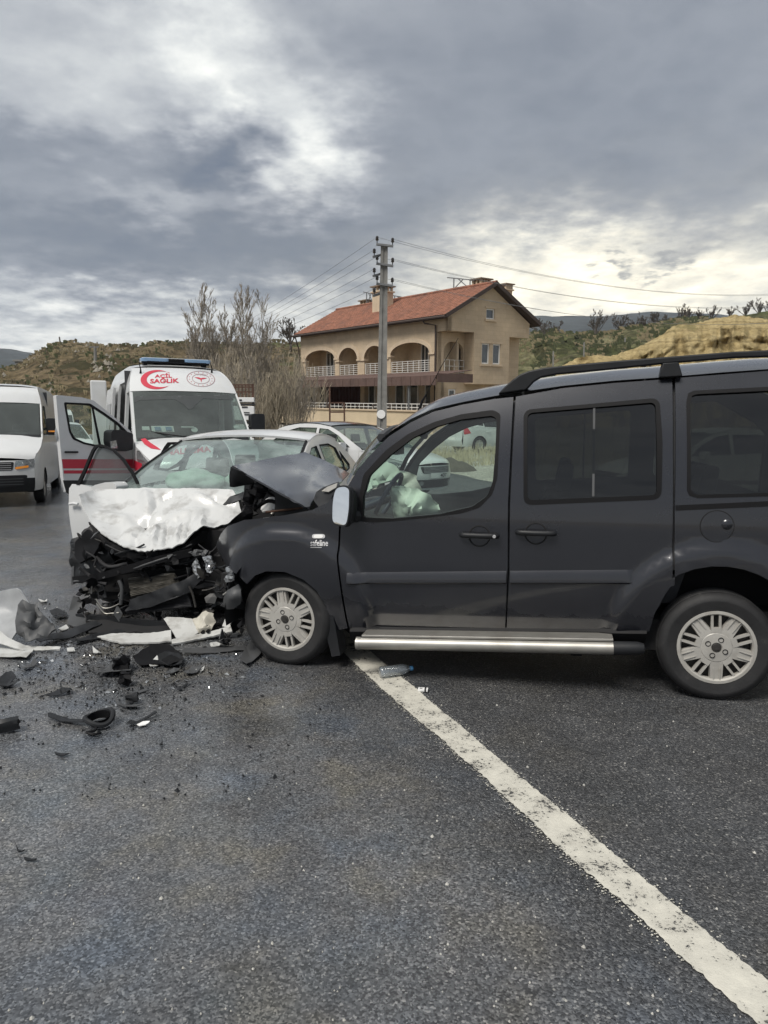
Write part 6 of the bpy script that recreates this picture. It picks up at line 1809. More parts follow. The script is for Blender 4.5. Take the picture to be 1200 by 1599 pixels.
def hatch_or_saloon(root, kind, paint, roofmat=None, doors=True, glass='glass', plate=None, nose_parts=True, lenses='lens'):
    roofmat = roofmat or paint
    if kind == 'saloon':
        sp = dict(W=.88, L=4.55, sh=[(0, .66), (.12, .74), (.6, .86), (1.05, .94), (1.5, .965), (2.6, .985), (3.4, 1.0), (4.0, 1.03), (4.45, 1.0), (4.55, .96)],
                  gr=[(1.02, .95), (1.55, 1.22), (2.0, 1.405), (2.4, 1.46), (2.9, 1.47), (3.35, 1.42), (3.75, 1.27), (4.12, 1.04)], yf=.86, yr=3.5, r=.32, sill=.22, pf=.27, pr=.22, lf=.75, lr=.6, tum=.36)
        wins = [[(1.35, 1.0), (2.28, 1.01), (2.30, 1.375), (2.05, 1.355), (1.72, 1.225)], [(2.36, 1.01), (3.18, 1.02), (3.32, 1.14), (3.22, 1.33), (2.9, 1.395), (2.38, 1.385)], [(3.24, 1.03), (3.52, 1.06), (3.62, 1.12), (3.34, 1.30)]]
        i_ws, i_rw = 2, 5
    else:
        sp = dict(W=.86, L=4.05, sh=[(0, .64), (.12, .73), (.6, .86), (.95, .94), (1.5, .975), (2.6, 1.0), (3.5, 1.03), (4.0, 1.02), (4.05, .98)],
                  gr=[(.92, .94), (1.4, 1.22), (1.8, 1.42), (2.3, 1.50), (2.9, 1.50), (3.5, 1.44), (3.72, 1.38), (3.98, 1.04)], yf=.8, yr=3.3, r=.31, sill=.22, pf=.25, pr=.14, lf=.7, lr=.4, tum=.30)
        wins = [[(1.25, 1.0), (2.15, 1.02), (2.15, 1.41), (1.9, 1.38), (1.55, 1.23)], [(2.22, 1.02), (3.05, 1.05), (3.1, 1.2), (3.02, 1.40), (2.24, 1.415)], [(3.12, 1.08), (3.4, 1.12), (3.42, 1.25), (3.12, 1.37)]]
        i_ws, i_rw = 2, 6
    c = Car(root, sp)
    L = sp['L']
    cuts = [(0.0, 1.1, 'front_wing'), (1.105, 2.32, 'front_door'), (2.325, 3.2, 'rear_door'), (3.205, L, 'rear_wing')] if kind == 'saloon' else [(0, 1.0, 'front_wing'), (1.005, 2.18, 'front_door'), (2.185, 3.0, 'rear_door'), (3.005, L, 'rear_wing')]
    for y0, y1, nm in cuts:
        o = c.side(nm, y0, y1, paint)
        if 'door' in nm:
            for sg, par in zip((1, -1), o):
                y = y1 - .12; w = c.half(y, .84); m = MB(); m.tube(curve([(sg * w, y - .1, .84), (sg * (w + .03), y - .06, .845), (sg * (w + .03), y + .04, .845), (sg * w, y + .08, .84)], 3), .013, 6); c.b(m, 'door_handle', paint, par, keep=False)
    c.strip('bonnet', [(y, z) for y, z in sp['sh'] if y <= 1.1], paint, .05, .14)
    c.glasshouse(wins, paint, M_[glass])
    g = sp['gr']
    def strip2(nm, poly, mat, **k): return c.strip(nm, poly, mat, **k)
    strip2('windscreen', g[:i_ws + 1], M_['screen'], crown=.02, bow=.13, tmax=.965)
    strip2('roof', g[i_ws:i_rw + 1], roofmat, crown=.035, bow=0.06, solid=.02)
    strip2('rear_window', g[i_rw:], M_['tint'] if kind == 'hatch' else M_['screen'], crown=.01, bow=-.08, tmax=.96)
    if kind == 'saloon': strip2('boot_lid', [(4.05, 1.03), (4.3, 1.02), (4.5, .99), (4.55, .93)], paint, crown=.04, bow=-.06)
    zl = sp['sh'][0][1]
    yl = [(0.03, .20), (0.0, .32), (-.02, .48), (0.0, zl)]
    yline = [(z, y) for y, z in yl]
    c.nose('front_bumper', yl, paint, .16)
    if nose_parts:
        c.facepatch('grille', rnd([(-.42, .52), (.42, .52), (.46, .645), (-.46, .645)], .03), M_['blackplastic'], .16, yline, .008)
        for k in range(5):
            z = .535 + k * .024; c.facepatch('grille_bar', [(-.40, z), (.40, z), (.40, z + .006), (-.40, z + .006)], M_['badge'], .16, yline, .018, step=.2)
        c.facepatch('air_intake', rnd([(-.55, .24), (.55, .24), (.60, .40), (-.60, .40)], .04), M_['blackplastic'], .16, yline, .008)
        c.facepatch('number_plate', [(-.26, .425), (.26, .425), (.26, .525), (-.26, .525)], M_['plate'], .16, yline, .026)
        if plate:
            v2, f2 = text2d(plate, .012); m = MB()
            m.add([(lerp(.0, .24, a), interp(yline, .475) - .16 * (1 - (lerp(.0, .24, a) / .61) ** 2) - .032, lerp(.438, .512, b_)) for a, b_ in v2], f2); c.b(m, 'plate_number', M_['ink'], smooth=0)
        for sg in (1, -1):
            m = MB()
            m.patch(rnd([(.02, .56), (.10, .55), (.42, .68), (.46, .735), (.30, .745), (.08, .675)], .02), lambda y, z: (sg * (c.half(y, z) + .006), y - .02, z), (), .06, (sg, 0, 0)); c.b(m, 'headlight', M_[lenses], smooth=50)
            c.facepatch('fog_lamp', [(sg * (.44 + .05 * cos(2 * pi * k / 14)), .33 + .045 * sin(2 * pi * k / 14)) for k in range(14)], M_['lens'], .16, yline, .014)
    c.nose('rear_bumper', [(L, interp(sp['sh'], L)), (L + .03, .6), (L + .03, .4), (L - .03, .22)] if kind == 'saloon' else [(L - .02, interp(sp['sh'], L)), (L + .02, .85), (L + .03, .6), (L + .05, .45), (L - .02, .22)], paint, -.08)
    c.sidepatch('tail_light', rnd([(L - .30, .84), (L - .03, .80), (L - .02, .96), (L - .12, 1.0)], .03) if kind == 'saloon' else rnd([(L - .30, .78), (L - .02, .72), (L - .01, .96), (L - .16, 1.0)], .04), M_['redlens'], lift=.008)
    tl = [(z, L + .03) for z in (.3, .9)]
    c.facepatch('rear_plate', [(-.26, .5), (.26, .5), (.26, .61), (-.26, .61)], M_['plate'], -.08, [(0.3, L + .03), (1.0, L + .03)], .02)
    c.wheels(); c.under(); c.cabin(g[0][0] - .1, L - .5, .42, .95, (2.0, 2.9))
    c.mirrors(1.45, 1.02, paint)
    return c

# pale saloon with a dark roof behind the crash
M_['darkroof'] = pm('black_glass_roof', (.02, .022, .026), .12, coat=.8)
root = thing('saloon_car', 'pale silver saloon with a dark glass roof and open window behind the crash', 'car', (.92, 13.75, .19), R(50))
cs = hatch_or_saloon(root, 'saloon', M_['white'], M_['darkroof'], plate='407')
# its driver: head, neck and shoulders behind the open window
# white hatchback parked beyond, side on
root = thing('hatchback', 'white hatchback parked on the rough ground beyond the dark van', 'car', (6.55, 32.4, rise(31.5)), R(118), 'parked white hatchbacks')
hatch_or_saloon(root, 'hatch', M_['white'], glass='tint')
h2 = copy_tree(root); h2.location = (-10.6, 24.2, rise(24)); h2.rotation_euler = (0, 0, R(35)); h2['label'] = 'white hatchback seen through the open ambulance door window'
h3 = copy_tree(root); h3.location = (4.55, 14.4, .02); h3.rotation_euler = (0, 0, R(-78)); h3['label'] = 'white hatchback seen dimly through the tinted rear side windows of the van'

# ------------------------------------------------------------------ vans
def high_van(root, sp, paint, kind):
    c = Car(root, sp); L = sp['L']; g = sp['gr']; iw, ir = sp['iw'], sp['ir']
    return c
def panel_van(root, paint, kind):
    if kind == 'ambulance':
        sp = dict(W=1.02, L=5.6, sh=[(0, .86), (.10, 1.02), (.45, 1.18), (.98, 1.34), (1.5, 1.36), (5.55, 1.36), (5.6, 1.36)],
                  gr=[(.94, 1.33), (1.30, 1.74), (1.72, 2.20), (2.02, 2.47), (2.45, 2.66), (3.1, 2.74), (4.6, 2.74), (5.40, 2.70), (5.55, 2.55), (5.59, 1.36)], yf=1.0, yr=4.55, r=.345, sill=.34, pf=.20, pr=.05, lf=.9, lr=.3, tum=.085, tum2=.45, zt2=2.2)
    else:
        sp = dict(W=1.0, L=5.9, sh=[(0, .93), (.10, 1.05), (.45, 1.22), (.85, 1.38), (1.5, 1.40), (5.85, 1.40), (5.9, 1.40)],
                  gr=[(.80, 1.37), (1.10, 1.76), (1.38, 2.09), (1.56, 2.32), (1.80, 2.44), (2.4, 2.50), (4.6, 2.52), (5.75, 2.46), (5.86, 2.30), (5.89, 1.40)], yf=.95, yr=4.6, r=.345, sill=.32, pf=.10, pr=.05, lf=.5, lr=.3, tum=.07, tum2=.4, zt2=2.0)
    return Car(root, sp)
# --- oncoming white van on the left
root = thing('white_van', 'white high roofed van with black bumper waiting at the left edge of the road', 'van', (-7.85, 13.95, 0), R(20))
c = panel_van(root, M_['white'], 'van'); sp = c.sp; g = sp['gr']
for y0, y1, nm in ((0, 1.02, 'front_wing'), (1.025, 2.1, 'front_door'), (2.105, 5.9, 'load_side')):
    c.side(nm, y0, y1, M_['white'])
wn = [(1.02, 1.42), (2.0, 1.42), (2.0, 2.05), (1.62, 2.06), (1.36, 1.88)]
ol = None
c.glasshouse([wn], M_['white'], M_['glass'])
c.strip('bonnet', [(0.0, .93), (.10, 1.05), (.45, 1.22), (.82, 1.375)], M_['white'], .06, .16)
c.strip('windscreen', g[:3], M_['screen'], crown=.0, bow=.17, tmax=.955)
c.strip('cab_roof', g[2:5], M_['white'], crown=.02, bow=.15, power=4)
c.strip('roof', g[4:9], M_['white'], crown=.05, bow=.12, power=4)
c.strip('rear_doors', [g[8], g[9], (5.88, .5)], M_['white'], crown=0, bow=-.03)
yl = [(.05, .30), (0, .42), (-.02, .60), (-.02, .72), (0.0, .93)]; yline = [(z, y) for y, z in yl]
c.nose('front_bumper', yl[3:], M_['white'], .16); c.nose('front_bumper', [(-.02, .58), (-.02, .72)], M_['white'], .165)
c.nose('bumper_skirt', [(.05, .30), (0, .42), (-.025, .58)], M_['blackplastic'], .17)
c.facepatch('grille', rnd([(-.52, .735), (.52, .735), (.55, .90), (-.55, .90)], .03), M_['blackplastic'], .16, yline, .008)
for k in range(4): c.facepatch('grille_bar', [(-.50, .75 + k * .04), (.50, .75 + k * .04), (.50, .757 + k * .04), (-.50, .757 + k * .04)], M_['badge'], .16, yline, .018, step=.3)
c.facepatch('lower_grille', rnd([(-.72, .42), (.72, .42), (.78, .64), (-.78, .64)], .05), M_['blackplastic'], .165, yline, .012)
for k in range(3): c.facepatch('lower_slat', [(-.70, .45 + k * .055), (.70, .45 + k * .055), (.70, .465 + k * .055), (-.70, .465 + k * .055)], M_['greyplastic'], .165, yline, .022, step=.3)
c.facepatch('number_plate', [(-.26, .49), (.26, .49), (.26, .60), (-.26, .60)], M_['plate'], .165, yline, .03)
v2, f2 = text2d('2', .012); m = MB(); m.add([(lerp(.165, .22, a), -.02 - .165 * (1 - (.2 / .9) ** 2) - .037, lerp(.505, .585, b_)) for a, b_ in v2], f2); c.b(m, 'plate_number', M_['ink'], smooth=0)
for sg in (1, -1):
    hl = rnd([(sg * .56, .75), (sg * .90, .80), (sg * .94, .965), (sg * .57, .915)], .03); c.facepatch('headlight', hl, M_['lens'], .16, yline, .012)
    c.facepatch('indicator', rnd([(sg * .57, .755), (sg * .80, .785), (sg * .80, .83), (sg * .57, .80)], .015), M_['amber'], .16, yline, .022)
    for xx in (.66, .79): 
        m = MB(); m.lathe([(.05, 0), (.045, .02), (.0, .012)], 14, Matrix.Translation((sg * xx, -.10 + (xx - .6) * .32 + .02, .868)) @ Matrix.Rotation(pi / 2, 4, 'X')); c.b(m, 'headlight_bulb', M_['plate'], keep=False)
c.strip('scuttle', [(.79, 1.372), (.86, 1.43)], M_['blackplastic'], crown=.0, bow=.175, tmax=.95, lift=.012)
m = MB(); m.tube([(.1, .62, 1.40), (-.62, .70, 1.45)], .012, 6); c.b(m, 'wiper', M_['trim'], keep=False)
c.wheels(); c.under(); c.cabin(.75, 2.6, .75, 1.36, (1.9,))
m = MB(); m.box((0, 2.7, 1.5), (1.9, .04, 1.8)); c.b(m, 'bulkhead', M_['interior'], keep=False, smooth=0)
c.mirrors(1.22, 1.60, M_['blackplastic'], d=(.24, .16, .36))
for sg in (1, -1):
    m = MB(); m.box((sg * (c.half(1.2, 1.6) + .2), 1.125, 1.50), (.2, .01, .03)); c.b(m, 'mirror_repeater', M_['amber'], keep=False, smooth=0)
VANROOT = root
# a second white van further back, two coaches behind it
def van_copy(loc, rz, lab, nm):
    o = copy_tree(VANROOT); o.location = loc; o.rotation_euler = (0, 0, rz); o['label'] = lab; o.name = nm; return o
v2_ = van_copy(at_ground(84, 35), R(23), 'white van half hidden between the nearest white van and the ambulance door', 'white_van')
v2_.scale = (.88, .88, .72)
def coach(loc, rz, lab):
    root = thing('coach', lab, 'coach', loc, rz, 'coaches far down the road')
    m = MB(); sec = rnd([(-1.2, .35), (1.2, .35), (1.2, 2.9), (1.0, 3.15), (-1.0, 3.15), (-1.2, 2.9)], .2)
    m.prism(sec, lambda a, b_, t: (a, t, b_), 0, 9.5); b_ = m.build('body', M_['white'], root, smooth=40, recalc=True, bevel=.08)
    m = MB(); m.patch(rnd([(-1.08, 1.3), (1.08, 1.3), (1.05, 2.75), (-1.05, 2.75)], .15), lambda a, q: (a, -.015, q), (), 0, (0, -1, 0)); m.build('windscreen', M_['pane'], root, smooth=0, solid=.01)
    for sg in (1, -1):
        for k in range(6):
            m = MB(); m.patch(rnd([(.3 + k * 1.5, 1.5), (1.7 + k * 1.5, 1.5), (1.7 + k * 1.5, 2.6), (.3 + k * 1.5, 2.6)], .08), lambda a, q: (sg * 1.212, a, q), (), 0, (sg, 0, 0)); m.build('side_window', M_['pane'], root, smooth=0)
        for y in (2.0, 7.3): wheel(root, (sg * 1.12, y, .47), .47, .26, .3, face=-1 if sg < 0 else 1, style='plain', axis='x')
        m = MB(); m.box((sg * .85, -.02, .8), (.4, .04, .22)); m.build('headlight', M_['lens'], root, smooth=0, bevel=.01)
    m = MB(); m.box((0, .05, .45), (2.3, .3, .3)); m.build('bumper', M_['blackplastic'], root, smooth=0, bevel=.05)
    return root
coach(at_ground(64, 56), R(24), 'nearer white coach behind the roof edge of the white van')
coach(at_ground(73, 72), R(25), 'further white coach just right of the nearer one')

# ------------------------------------------------------------------ ambulance
root = thing('ambulance', 'white and red ambulance facing the camera with blue light bar', 'ambulance', (-2.84, 11.5, 0), R(26.5))
c = panel_van(root, M_['white'], 'ambulance'); A = c; sp = c.sp; g = sp['gr']; AF = Fr((-2.84, 11.5, 0), R(26.5))
dy0, dy1 = 1.08, 2.12
c.side('front_wing', 0, dy0, M_['white']); 
c.side('front_door', dy0 + .005, dy1, M_['white'], sides=(1,))
c.side('body_side', dy1 + .005, 5.6, M_['white'], sides=(1,)); c.side('body_side', 3.55, 5.6, M_['white'], sides=(-1,)); c.side('door_post', dy1 + .005, 2.28, M_['white'], sides=(-1,))
wn = [(1.12, 1.40), (2.05, 1.40), (2.05, 2.10), (1.82, 2.14), (1.5, 1.86)]
slid = [(2.30, 1.365), (3.50, 1.365), (3.50, 2.42), (2.42, 2.42), (2.30, 2.30)]
cab = [(1.08, 1.365), (2.12, 1.365), (2.12, 2.18), (1.84, 2.20), (1.5, 1.88)]
ol = [(y, interp(sp['sh'], y)) for y in lin(g[0][0], g[-1][0], 24)] + list(reversed([(p[0], p[1]) for p in curve(g, 4)]))[1:-1]
m = MB(); m.patch(ol, lambda y, z: (c.half(y, z), y, z), [wn], .12, (1, 0, 0)); ps = c.b(m, 'body_side', M_['white'], smooth=40, solid=.03)
m = MB(); m.patch(wn, lambda y, z: (c.half(y, z) - .012, y, z), (), .2, (1, 0, 0)); c.b(m, 'window_glass', M_['glass'], ps)
m = MB(); m.patch(ol, lambda y, z: (-c.half(y, z), y, z), [cab, slid], .10, (-1, 0, 0)); c.b(m, 'body_side', M_['white'], smooth=40, solid=.05)
c.strip('bonnet', [(0.0, .86), (.10, 1.02), (.45, 1.18), (.98, 1.335)], M_['white'], .07, .20)
ws_ = c.strip('windscreen', g[:3], M_['screen'], crown=.0, bow=.20, tmax=.955)
fh = c.strip('roof_front', g[2:5], M_['white'], crown=.015, bow=.19, power=4)
c.strip('roof', g[4:9], M_['white'], crown=.05, bow=.16, power=4)
c.strip('rear_doors', [g[8], g[9], (5.58, .5)], M_['white'], crown=0, bow=-.03)
yl = [(.06, .32), (0, .45), (-.02, .62), (0.0, .86)]; yline = [(z, y) for y, z in yl]
c.nose('front_bumper', [(-.02, .62), (0, .86)], M_['white'], .20); c.nose('bumper_skirt', yl[:3], M_['blackplastic'], .21)
c.facepatch('grille', rnd([(-.5, .66), (.5, .66), (.56, .84), (-.56, .84)], .04), M_['blackplastic'], .20, yline, .008)
for k in range(3): c.facepatch('grille_bar', [(-.5, .69 + k * .05), (.5, .69 + k * .05), (.5, .705 + k * .05), (-.5, .705 + k * .05)], M_['badge'], .20, yline, .02, step=.3)
for sg in (1, -1):
    m = MB(); m.patch(rnd([(.0, .80), (.22, .84), (.62, 1.02), (.66, 1.20), (.50, 1.19), (.10, .98)], .04), lambda y, z: (sg * (c.half(y, z) + .008), y, z), (), .08, (sg, 0, 0)); c.b(m, 'headlight', M_['lens'], smooth=50)
c.strip('scuttle', [(.95, 1.335), (1.0, 1.385)], M_['blackplastic'], crown=.0, bow=.20, tmax=.93, lift=.015)
for x0, x1 in ((-.72, .05), (.05, .78)):
    m = MB(); m.tube(curve([(x0, 1.10 - .20 * (1 - x0 * x0), 1.50 if x0 < -.5 else 1.415), (lerp(x0, x1, .5), .99 - .20, 1.43), (x1, .98 - .2 * (1 - x1 * x1), 1.40)], 4), .012, 6); c.b(m, 'wiper', M_['trim'], keep=False)
c.wheels(); c.under(); c.cabin(.9, 2.3, .8, 1.34, (1.95,))
# patient compartment seen through the open side door
m = MB(); m.box((0, 3.9, .62), (1.9, 3.2, .06)); c.b(m, 'compartment_floor', M_['greyplastic'], keep=False, smooth=0)
m = MB(); m.box((.84, 3.9, 1.6), (.04, 3.2, 2.0)); m.box((.55, 3.9, 2.2), (.55, 3.0, .6)); m.box((.6, 3.9, 1.0), (.5, 3.0, .7)); c.b(m, 'equipment_cupboard', M_['plate'], keep=False, smooth=0, bevel=.02)
m = MB(); m.box((-.1, 2.34, 1.6), (1.7, .05, 2.0)); c.b(m, 'bulkhead', M_['interior'], keep=False, smooth=0)
m = MB(); m.box((-.45, 4.0, 1.05), (.5, 1.7, .12)); m.box((-.45, 4.0, .85), (.06, 1.2, .4)); c.b(m, 'stretcher', M_['darkgap'], keep=False, smooth=0)
m = MB(); m.tube([(-.86, 2.75, .7), (-.86, 2.75, 2.3)], .03, 8); c.b(m, 'grab_pole', M_['amber'] if False else M_['airbag'], keep=False)
# slid-back side door standing proud of the body
sdoor = [(3.52, .45), (4.75, .45), (4.75, 2.36), (3.52, 2.36)]
m = MB(); m.patch(sdoor, lambda y, z: (-c.half(y, z) - .10, y, z), [[(3.72, 1.42), (4.55, 1.42), (4.55, 2.05), (3.72, 2.05)]], .15, (-1, 0, 0)); sdo = c.b(m, 'side_door', M_['white'], smooth=40, solid=.05)
m = MB(); m.patch([(3.72, 1.42), (4.55, 1.42), (4.55, 2.05), (3.72, 2.05)], lambda y, z: (-c.half(y, z) - .108, y, z), (), .2, (-1, 0, 0)); c.b(m, 'frosted_window', M_['pane'], sdo, solid=.01)
m = MB(); m.box((-c.half(3.6, 1.5) - .16, 3.66, 1.35), (.03, .06, .22)); c.b(m, 'door_handle', M_['blackplastic'], sdo, keep=False, smooth=0, bevel=.01)
# opened rear door leaf standing behind the body
P0 = [AF.at(a, b_, -1.30, 0) for a, b_ in ((143, 581), (155, 584), (157, 640), (143, 640))]
m = MB(); m.box((-1.12, 5.66, 1.75), (.34, .06, 1.75)); rd = c.b(m, 'rear_door_leaf', M_['white'], smooth=0, bevel=.03); 
# mirrors
c.mirrors(1.25, 1.62, M_['blackplastic'], sides=(1,), d=(.26, .18, .40))
# light bar
lb = rnd([(-.60, -.15), (.60, -.15), (.64, 0), (.58, .15), (-.58, .15), (-.64, 0)], .06)
T = Matrix.Translation((.02, 2.62, 2.83))
def lbar(a, b_, t): return T @ Vector((a, b_, t))
m = MB(); m.prism(lb, lbar, -.055, -.02); lbo = c.b(m, 'light_bar', M_['trim'], keep=False, smooth=30, recalc=True)
for a, b_ in ((-.65, -.14), (.14, .65)):
    m = MB(); m.prism(rnd([(a, -.15), (b_, -.15), (b_, .15), (a, .15)], .07), lbar, -.03, .035); c.b(m, 'beacon', M_['bluelens'], lbo, keep=False, smooth=30, bevel=.02, recalc=True)
m = MB(); m.box(T @ Vector((0, 0, .002)), (.29, .25, .06)); c.b(m, 'siren_housing', M_['trim'], lbo, keep=False, smooth=0, bevel=.01)
m = MB(); m.box(T @ Vector((0, 0, .040)), (1.2, .22, .012)); c.b(m, 'bar_lid', M_['silver'], lbo, keep=False, smooth=0, bevel=.005)
m = MB(); m.box((-.55, 2.62, 2.74), (.06, .2, .12)); m.box((.55, 2.62, 2.74), (.06, .2, .12)); c.b(m, 'bar_feet', M_['trim'], keep=False, smooth=0)
m = MB(); m.box((0, 4.6, 2.84), (1.1, .5, .1)); c.b(m, 'roof_vent', M_['trim'], keep=False, smooth=0, bevel=.03)
# short whip aerials beside the emblem
bv = bvh_of([A.mbs[i] for i in range(len(A.mbs))], A.M)
def on(px, py):
    h = bv.ray_cast(EYE, ray(px, py).normalized()); return A.I @ h[0] if h[0] is not None else None
for px, py in ((220, 583), (331, 582)):
    p = on(px, py)
    if p is None: continue
    m = MB(); m.tube([p, p + Vector((0, -.02, .07)), p + Vector((-.02, .02, .20))], [.022, .012, .006], 8); c.b(m, 'roof_aerial', M_['trim'], keep=False)
# --- livery and lettering, laid on the built surfaces
def dec(nm, ol_, mat, parent=None, holes=(), step=3, lift=.005):
    m = decal(bv, A.I, ol_, holes, step, lift); return m.build(nm, mat, parent or root, smooth=60)
M_['redprint'] = pm('red_print', (.46, .02, .045), .45)
M_['greyprint'] = pm('grey_red_print', (.30, .16, .17), .5)
def letters(nm, s, quad, mat, bold=.03, lift=.006):
    """quad: pixel corners bl, br, tr, tl"""
    v2, f2 = text2d(s, bold)
    def q(a, b_):
        x0 = lerp(quad[0][0], quad[1][0], a); y0 = lerp(quad[0][1], quad[1][1], a); x1 = lerp(quad[3][0], quad[2][0], a); y1 = lerp(quad[3][1], quad[2][1], a)
        return (lerp(x0, x1, b_), lerp(y0, y1, b_))
    m = decal(bv, A.I, None, (), 0, lift, ([q(a, b_) for a, b_ in v2], f2)); return m.build(nm, mat, root, smooth=0)
letters('lettering', 'ACİL', [(242, 590.0), (269, 590.0), (268.5, 582.6), (242, 583.6)], M_['redprint'])
letters('lettering', 'SAĞLIK', [(234.5, 599.0), (280, 598.0), (279.5, 588.8), (235, 589.8)], M_['redprint'])
outer = [(245 + 25 * cos(a), 593 + 15 * sin(a)) for a in lin(R(40), R(320), 40)]
inner = [(252 + 22.5 * cos(a), 592.6 + 12.2 * sin(a)) for a in lin(R(307), R(52), 40)]
dec('crescent_emblem', [(x, y - (x - 245) * .02) for x, y in outer + inner], M_['redprint'], step=3)
# round ministry-style seal: ring, stars, winged staff
cx, cy, rx, ry, ro = 313.8, 591.8, 22.2, 12.2, .08
def seal(nm, k0, k1, mat): dec(nm, ell(cx, cy, rx * k0, ry * k0, 48, ro), mat, holes=[ell(cx, cy, rx * k1, ry * k1, 48, ro)], step=4)
seal('emblem_ring', 1.0, .955, M_['greyprint']); seal('emblem_ring', .62, .585, M_['greyprint'])
for k in range(16):
    a = 2 * pi * k / 16 + .2; x, y = cx + rx * .8 * cos(a), cy + ry * .8 * sin(a) + rx * .8 * cos(a) * ro
    st = [(x + (1.05 if j % 2 == 0 else .45) * cos(pi / 5 * j - pi / 2), y + (.85 if j % 2 == 0 else .36) * sin(pi / 5 * j - pi / 2)) for j in range(10)]
    dec('emblem_star', st, M_['redprint'], step=0)
dec('emblem_wings', [(cx - 10, cy - 2.6), (cx - 3, cy - 2.2), (cx, cy - 1), (cx + 3, cy - 1.8), (cx + 10, cy - 1.2), (cx + 5, cy + .3), (cx + 1.5, cy + .8), (cx + 1, cy + 6), (cx - .6, cy + 1), (cx - 5, cy - .4)], M_['redprint'], step=0)
letters('lettering', 'T.C. SAĞLIK', [(cx - 9, cy - 6.2), (cx + 9, cy - 4.6), (cx + 8, cy - 7.6), (cx - 8, cy - 9)], M_['greyprint'], .0)
# bonnet flash, lamp surround and stripes on the wing
dec('bonnet_flash', [(220, 686), (227, 684.5), (236, 692), (247, 699), (252, 703), (236, 700.5), (226, 694)], M_['redprint'])
dec('wing_stripe', [(209, 718), (222.5, 724), (221, 741), (209, 731)], M_['redprint']); dec('wing_stripe', [(212, 735.5), (219, 742), (219, 747), (212, 740)], M_['redprint'])
letters('lettering', 'SNALUBMA', [(252, 712), (330, 706), (328, 697), (254, 702)], M_['redprint'], .02)
# cards, disc and papers lying behind the windscreen
def card(px, py, w, h, mat, nm, y=1.17):
    p = AF.at(px, py, y); m = MB(); q = Matrix.Rotation(R(-40), 3, 'X'); m.box(p, (w, .012, h), q); return c.b(m, nm, M_[mat], keep=False, smooth=0)
for px in (246, 263): 
    o = card(px, 670, .19, .13, 'plate', 'dashboard_card'); p = AF.at(px + .5, 669.5, 1.16); m = MB(); m.box(p + Vector((0, -.012, 0)), (.10, .01, .08), Matrix.Rotation(R(-40), 3, 'X')); c.b(m, 'card_print', M_['bluelens'], o, keep=False, smooth=0)
p = AF.at(304, 671.5, 1.17); m = MB(); m.lathe([(.02, 0), (.055, .0), (.055, .012), (.02, .012)], 20, Matrix.Translation(p) @ Matrix.Rotation(R(50), 4, 'X')); c.b(m, 'dashboard_disc', M_['plate'], keep=False)
card(293, 667, .22, .02, 'plate', 'dashboard_strip'); card(228, 669, .12, .08, 'plate', 'dashboard_paper'); card(369, 667, .09, .06, 'plate', 'dashboard_paper')
# dark sun band across the top of the windscreen
dec('sun_band', [(211, 619.5), (357, 616.5), (361, 620), (366, 625), (318, 622.5), (306, 632), (300, 639), (294, 639), (286, 631), (272, 623.5), (220, 625), (211, 629)], glassm('sun_band', (.25, .27, .27), .75, (.06, .065, .065)), lift=.004)
# --- open cab door: a leaf hinged at the pillar, swung out across the road
hinge = AF.at(213, 700, -1.03, 0)
DW = AF.M @ Vector((-1.03, 1.08, 0))
end = aty(88, 700, 10.75)
dx = Vector((DW.x - end.x, DW.y - end.y, 0)); dl = dx.length; dx.normalize()
DM = Matrix(((dx.x, -dx.y, 0, end.x), (dx.y, dx.x, 0, end.y), (0, 0, 1, 0), (0, 0, 0, 1)))
DF = Fr(None, M=DM)
toA = AF.I @ DM
def dq(pts): return [(lambda p: (p.x, p.z))(DF.at(a, b_, 0)) for a, b_ in pts]
def dfn(off): return lambda a, b_: toA @ Vector((a, off + .05 * ((b_ - 1.3) / .9) ** 2 * 0 , b_))
do = dq([(88, 618), (92, 617), (128, 620.5), (146, 625), (165, 640), (184, 655.5), (204, 673), (211, 690), (211, 762), (205, 772), (112, 773), (104, 768), (99, 745), (94, 690)])
dw = rnd(dq([(100, 628), (141, 630), (164, 645), (185, 660), (203, 678), (201, 700), (170, 702), (131, 693.5), (114, 686), (108, 674)]), .03, 3)
m = MB(); m.patch(do, dfn(0), [dw], .12, (0, -1, 0)); door = m.build('cab_door', M_['white'], root, smooth=40, solid=.07)
ds = rnd(dq([(103.5, 631), (140, 633), (163, 648), (184, 663), (199, 678), (198, 696), (170, 699), (132, 690.5), (117, 683.5), (111, 673)]), .03, 3)
m = MB(); m.patch(dw, dfn(-.004), [ds], .1, (0, -1, 0)); m.build('window_seal', M_['trim'], door, smooth=40, solid=.03)
m = MB(); m.patch(dw, dfn(.03), (), .2, (0, -1, 0)); m.build('window_glass', glassm('door_glass', (.72, .84, .78), .04, (.25, .3, .28)), door, smooth=40)
def dbar(pts, mat, nm, off=-.008, solid=.01): m = MB(); m.patch(dq(pts), dfn(off), (), .15, (0, -1, 0)); return m.build(nm, M_[mat], door, smooth=40, solid=solid)
dbar([(142, 631), (145.5, 634), (158.5, 698), (155, 698)], 'trim', 'window_divider')
dbar([(97, 717), (211, 717), (211, 731), (99, 731.5)], 'redprint', 'door_stripe', -.004, .002); dbar([(99.5, 734.5), (211, 734), (211, 739), (100.2, 739.5)], 'redprint', 'door_stripe', -.004, .002)
dbar([(99, 750), (211, 750), (211, 762), (205, 773), (112, 774), (104, 769)], 'blackplastic', 'door_cladding', -.012, .02)
m = MB(); p = [toA @ (DF.at(a, 706, -.035)) for a in (102, 112, 122)]; m.tube([p[0] + Vector((0, .02, 0)), p[1], p[2] + Vector((0, .02, 0))], .016, 8); m.build('door_handle', M_['blackplastic'], door)
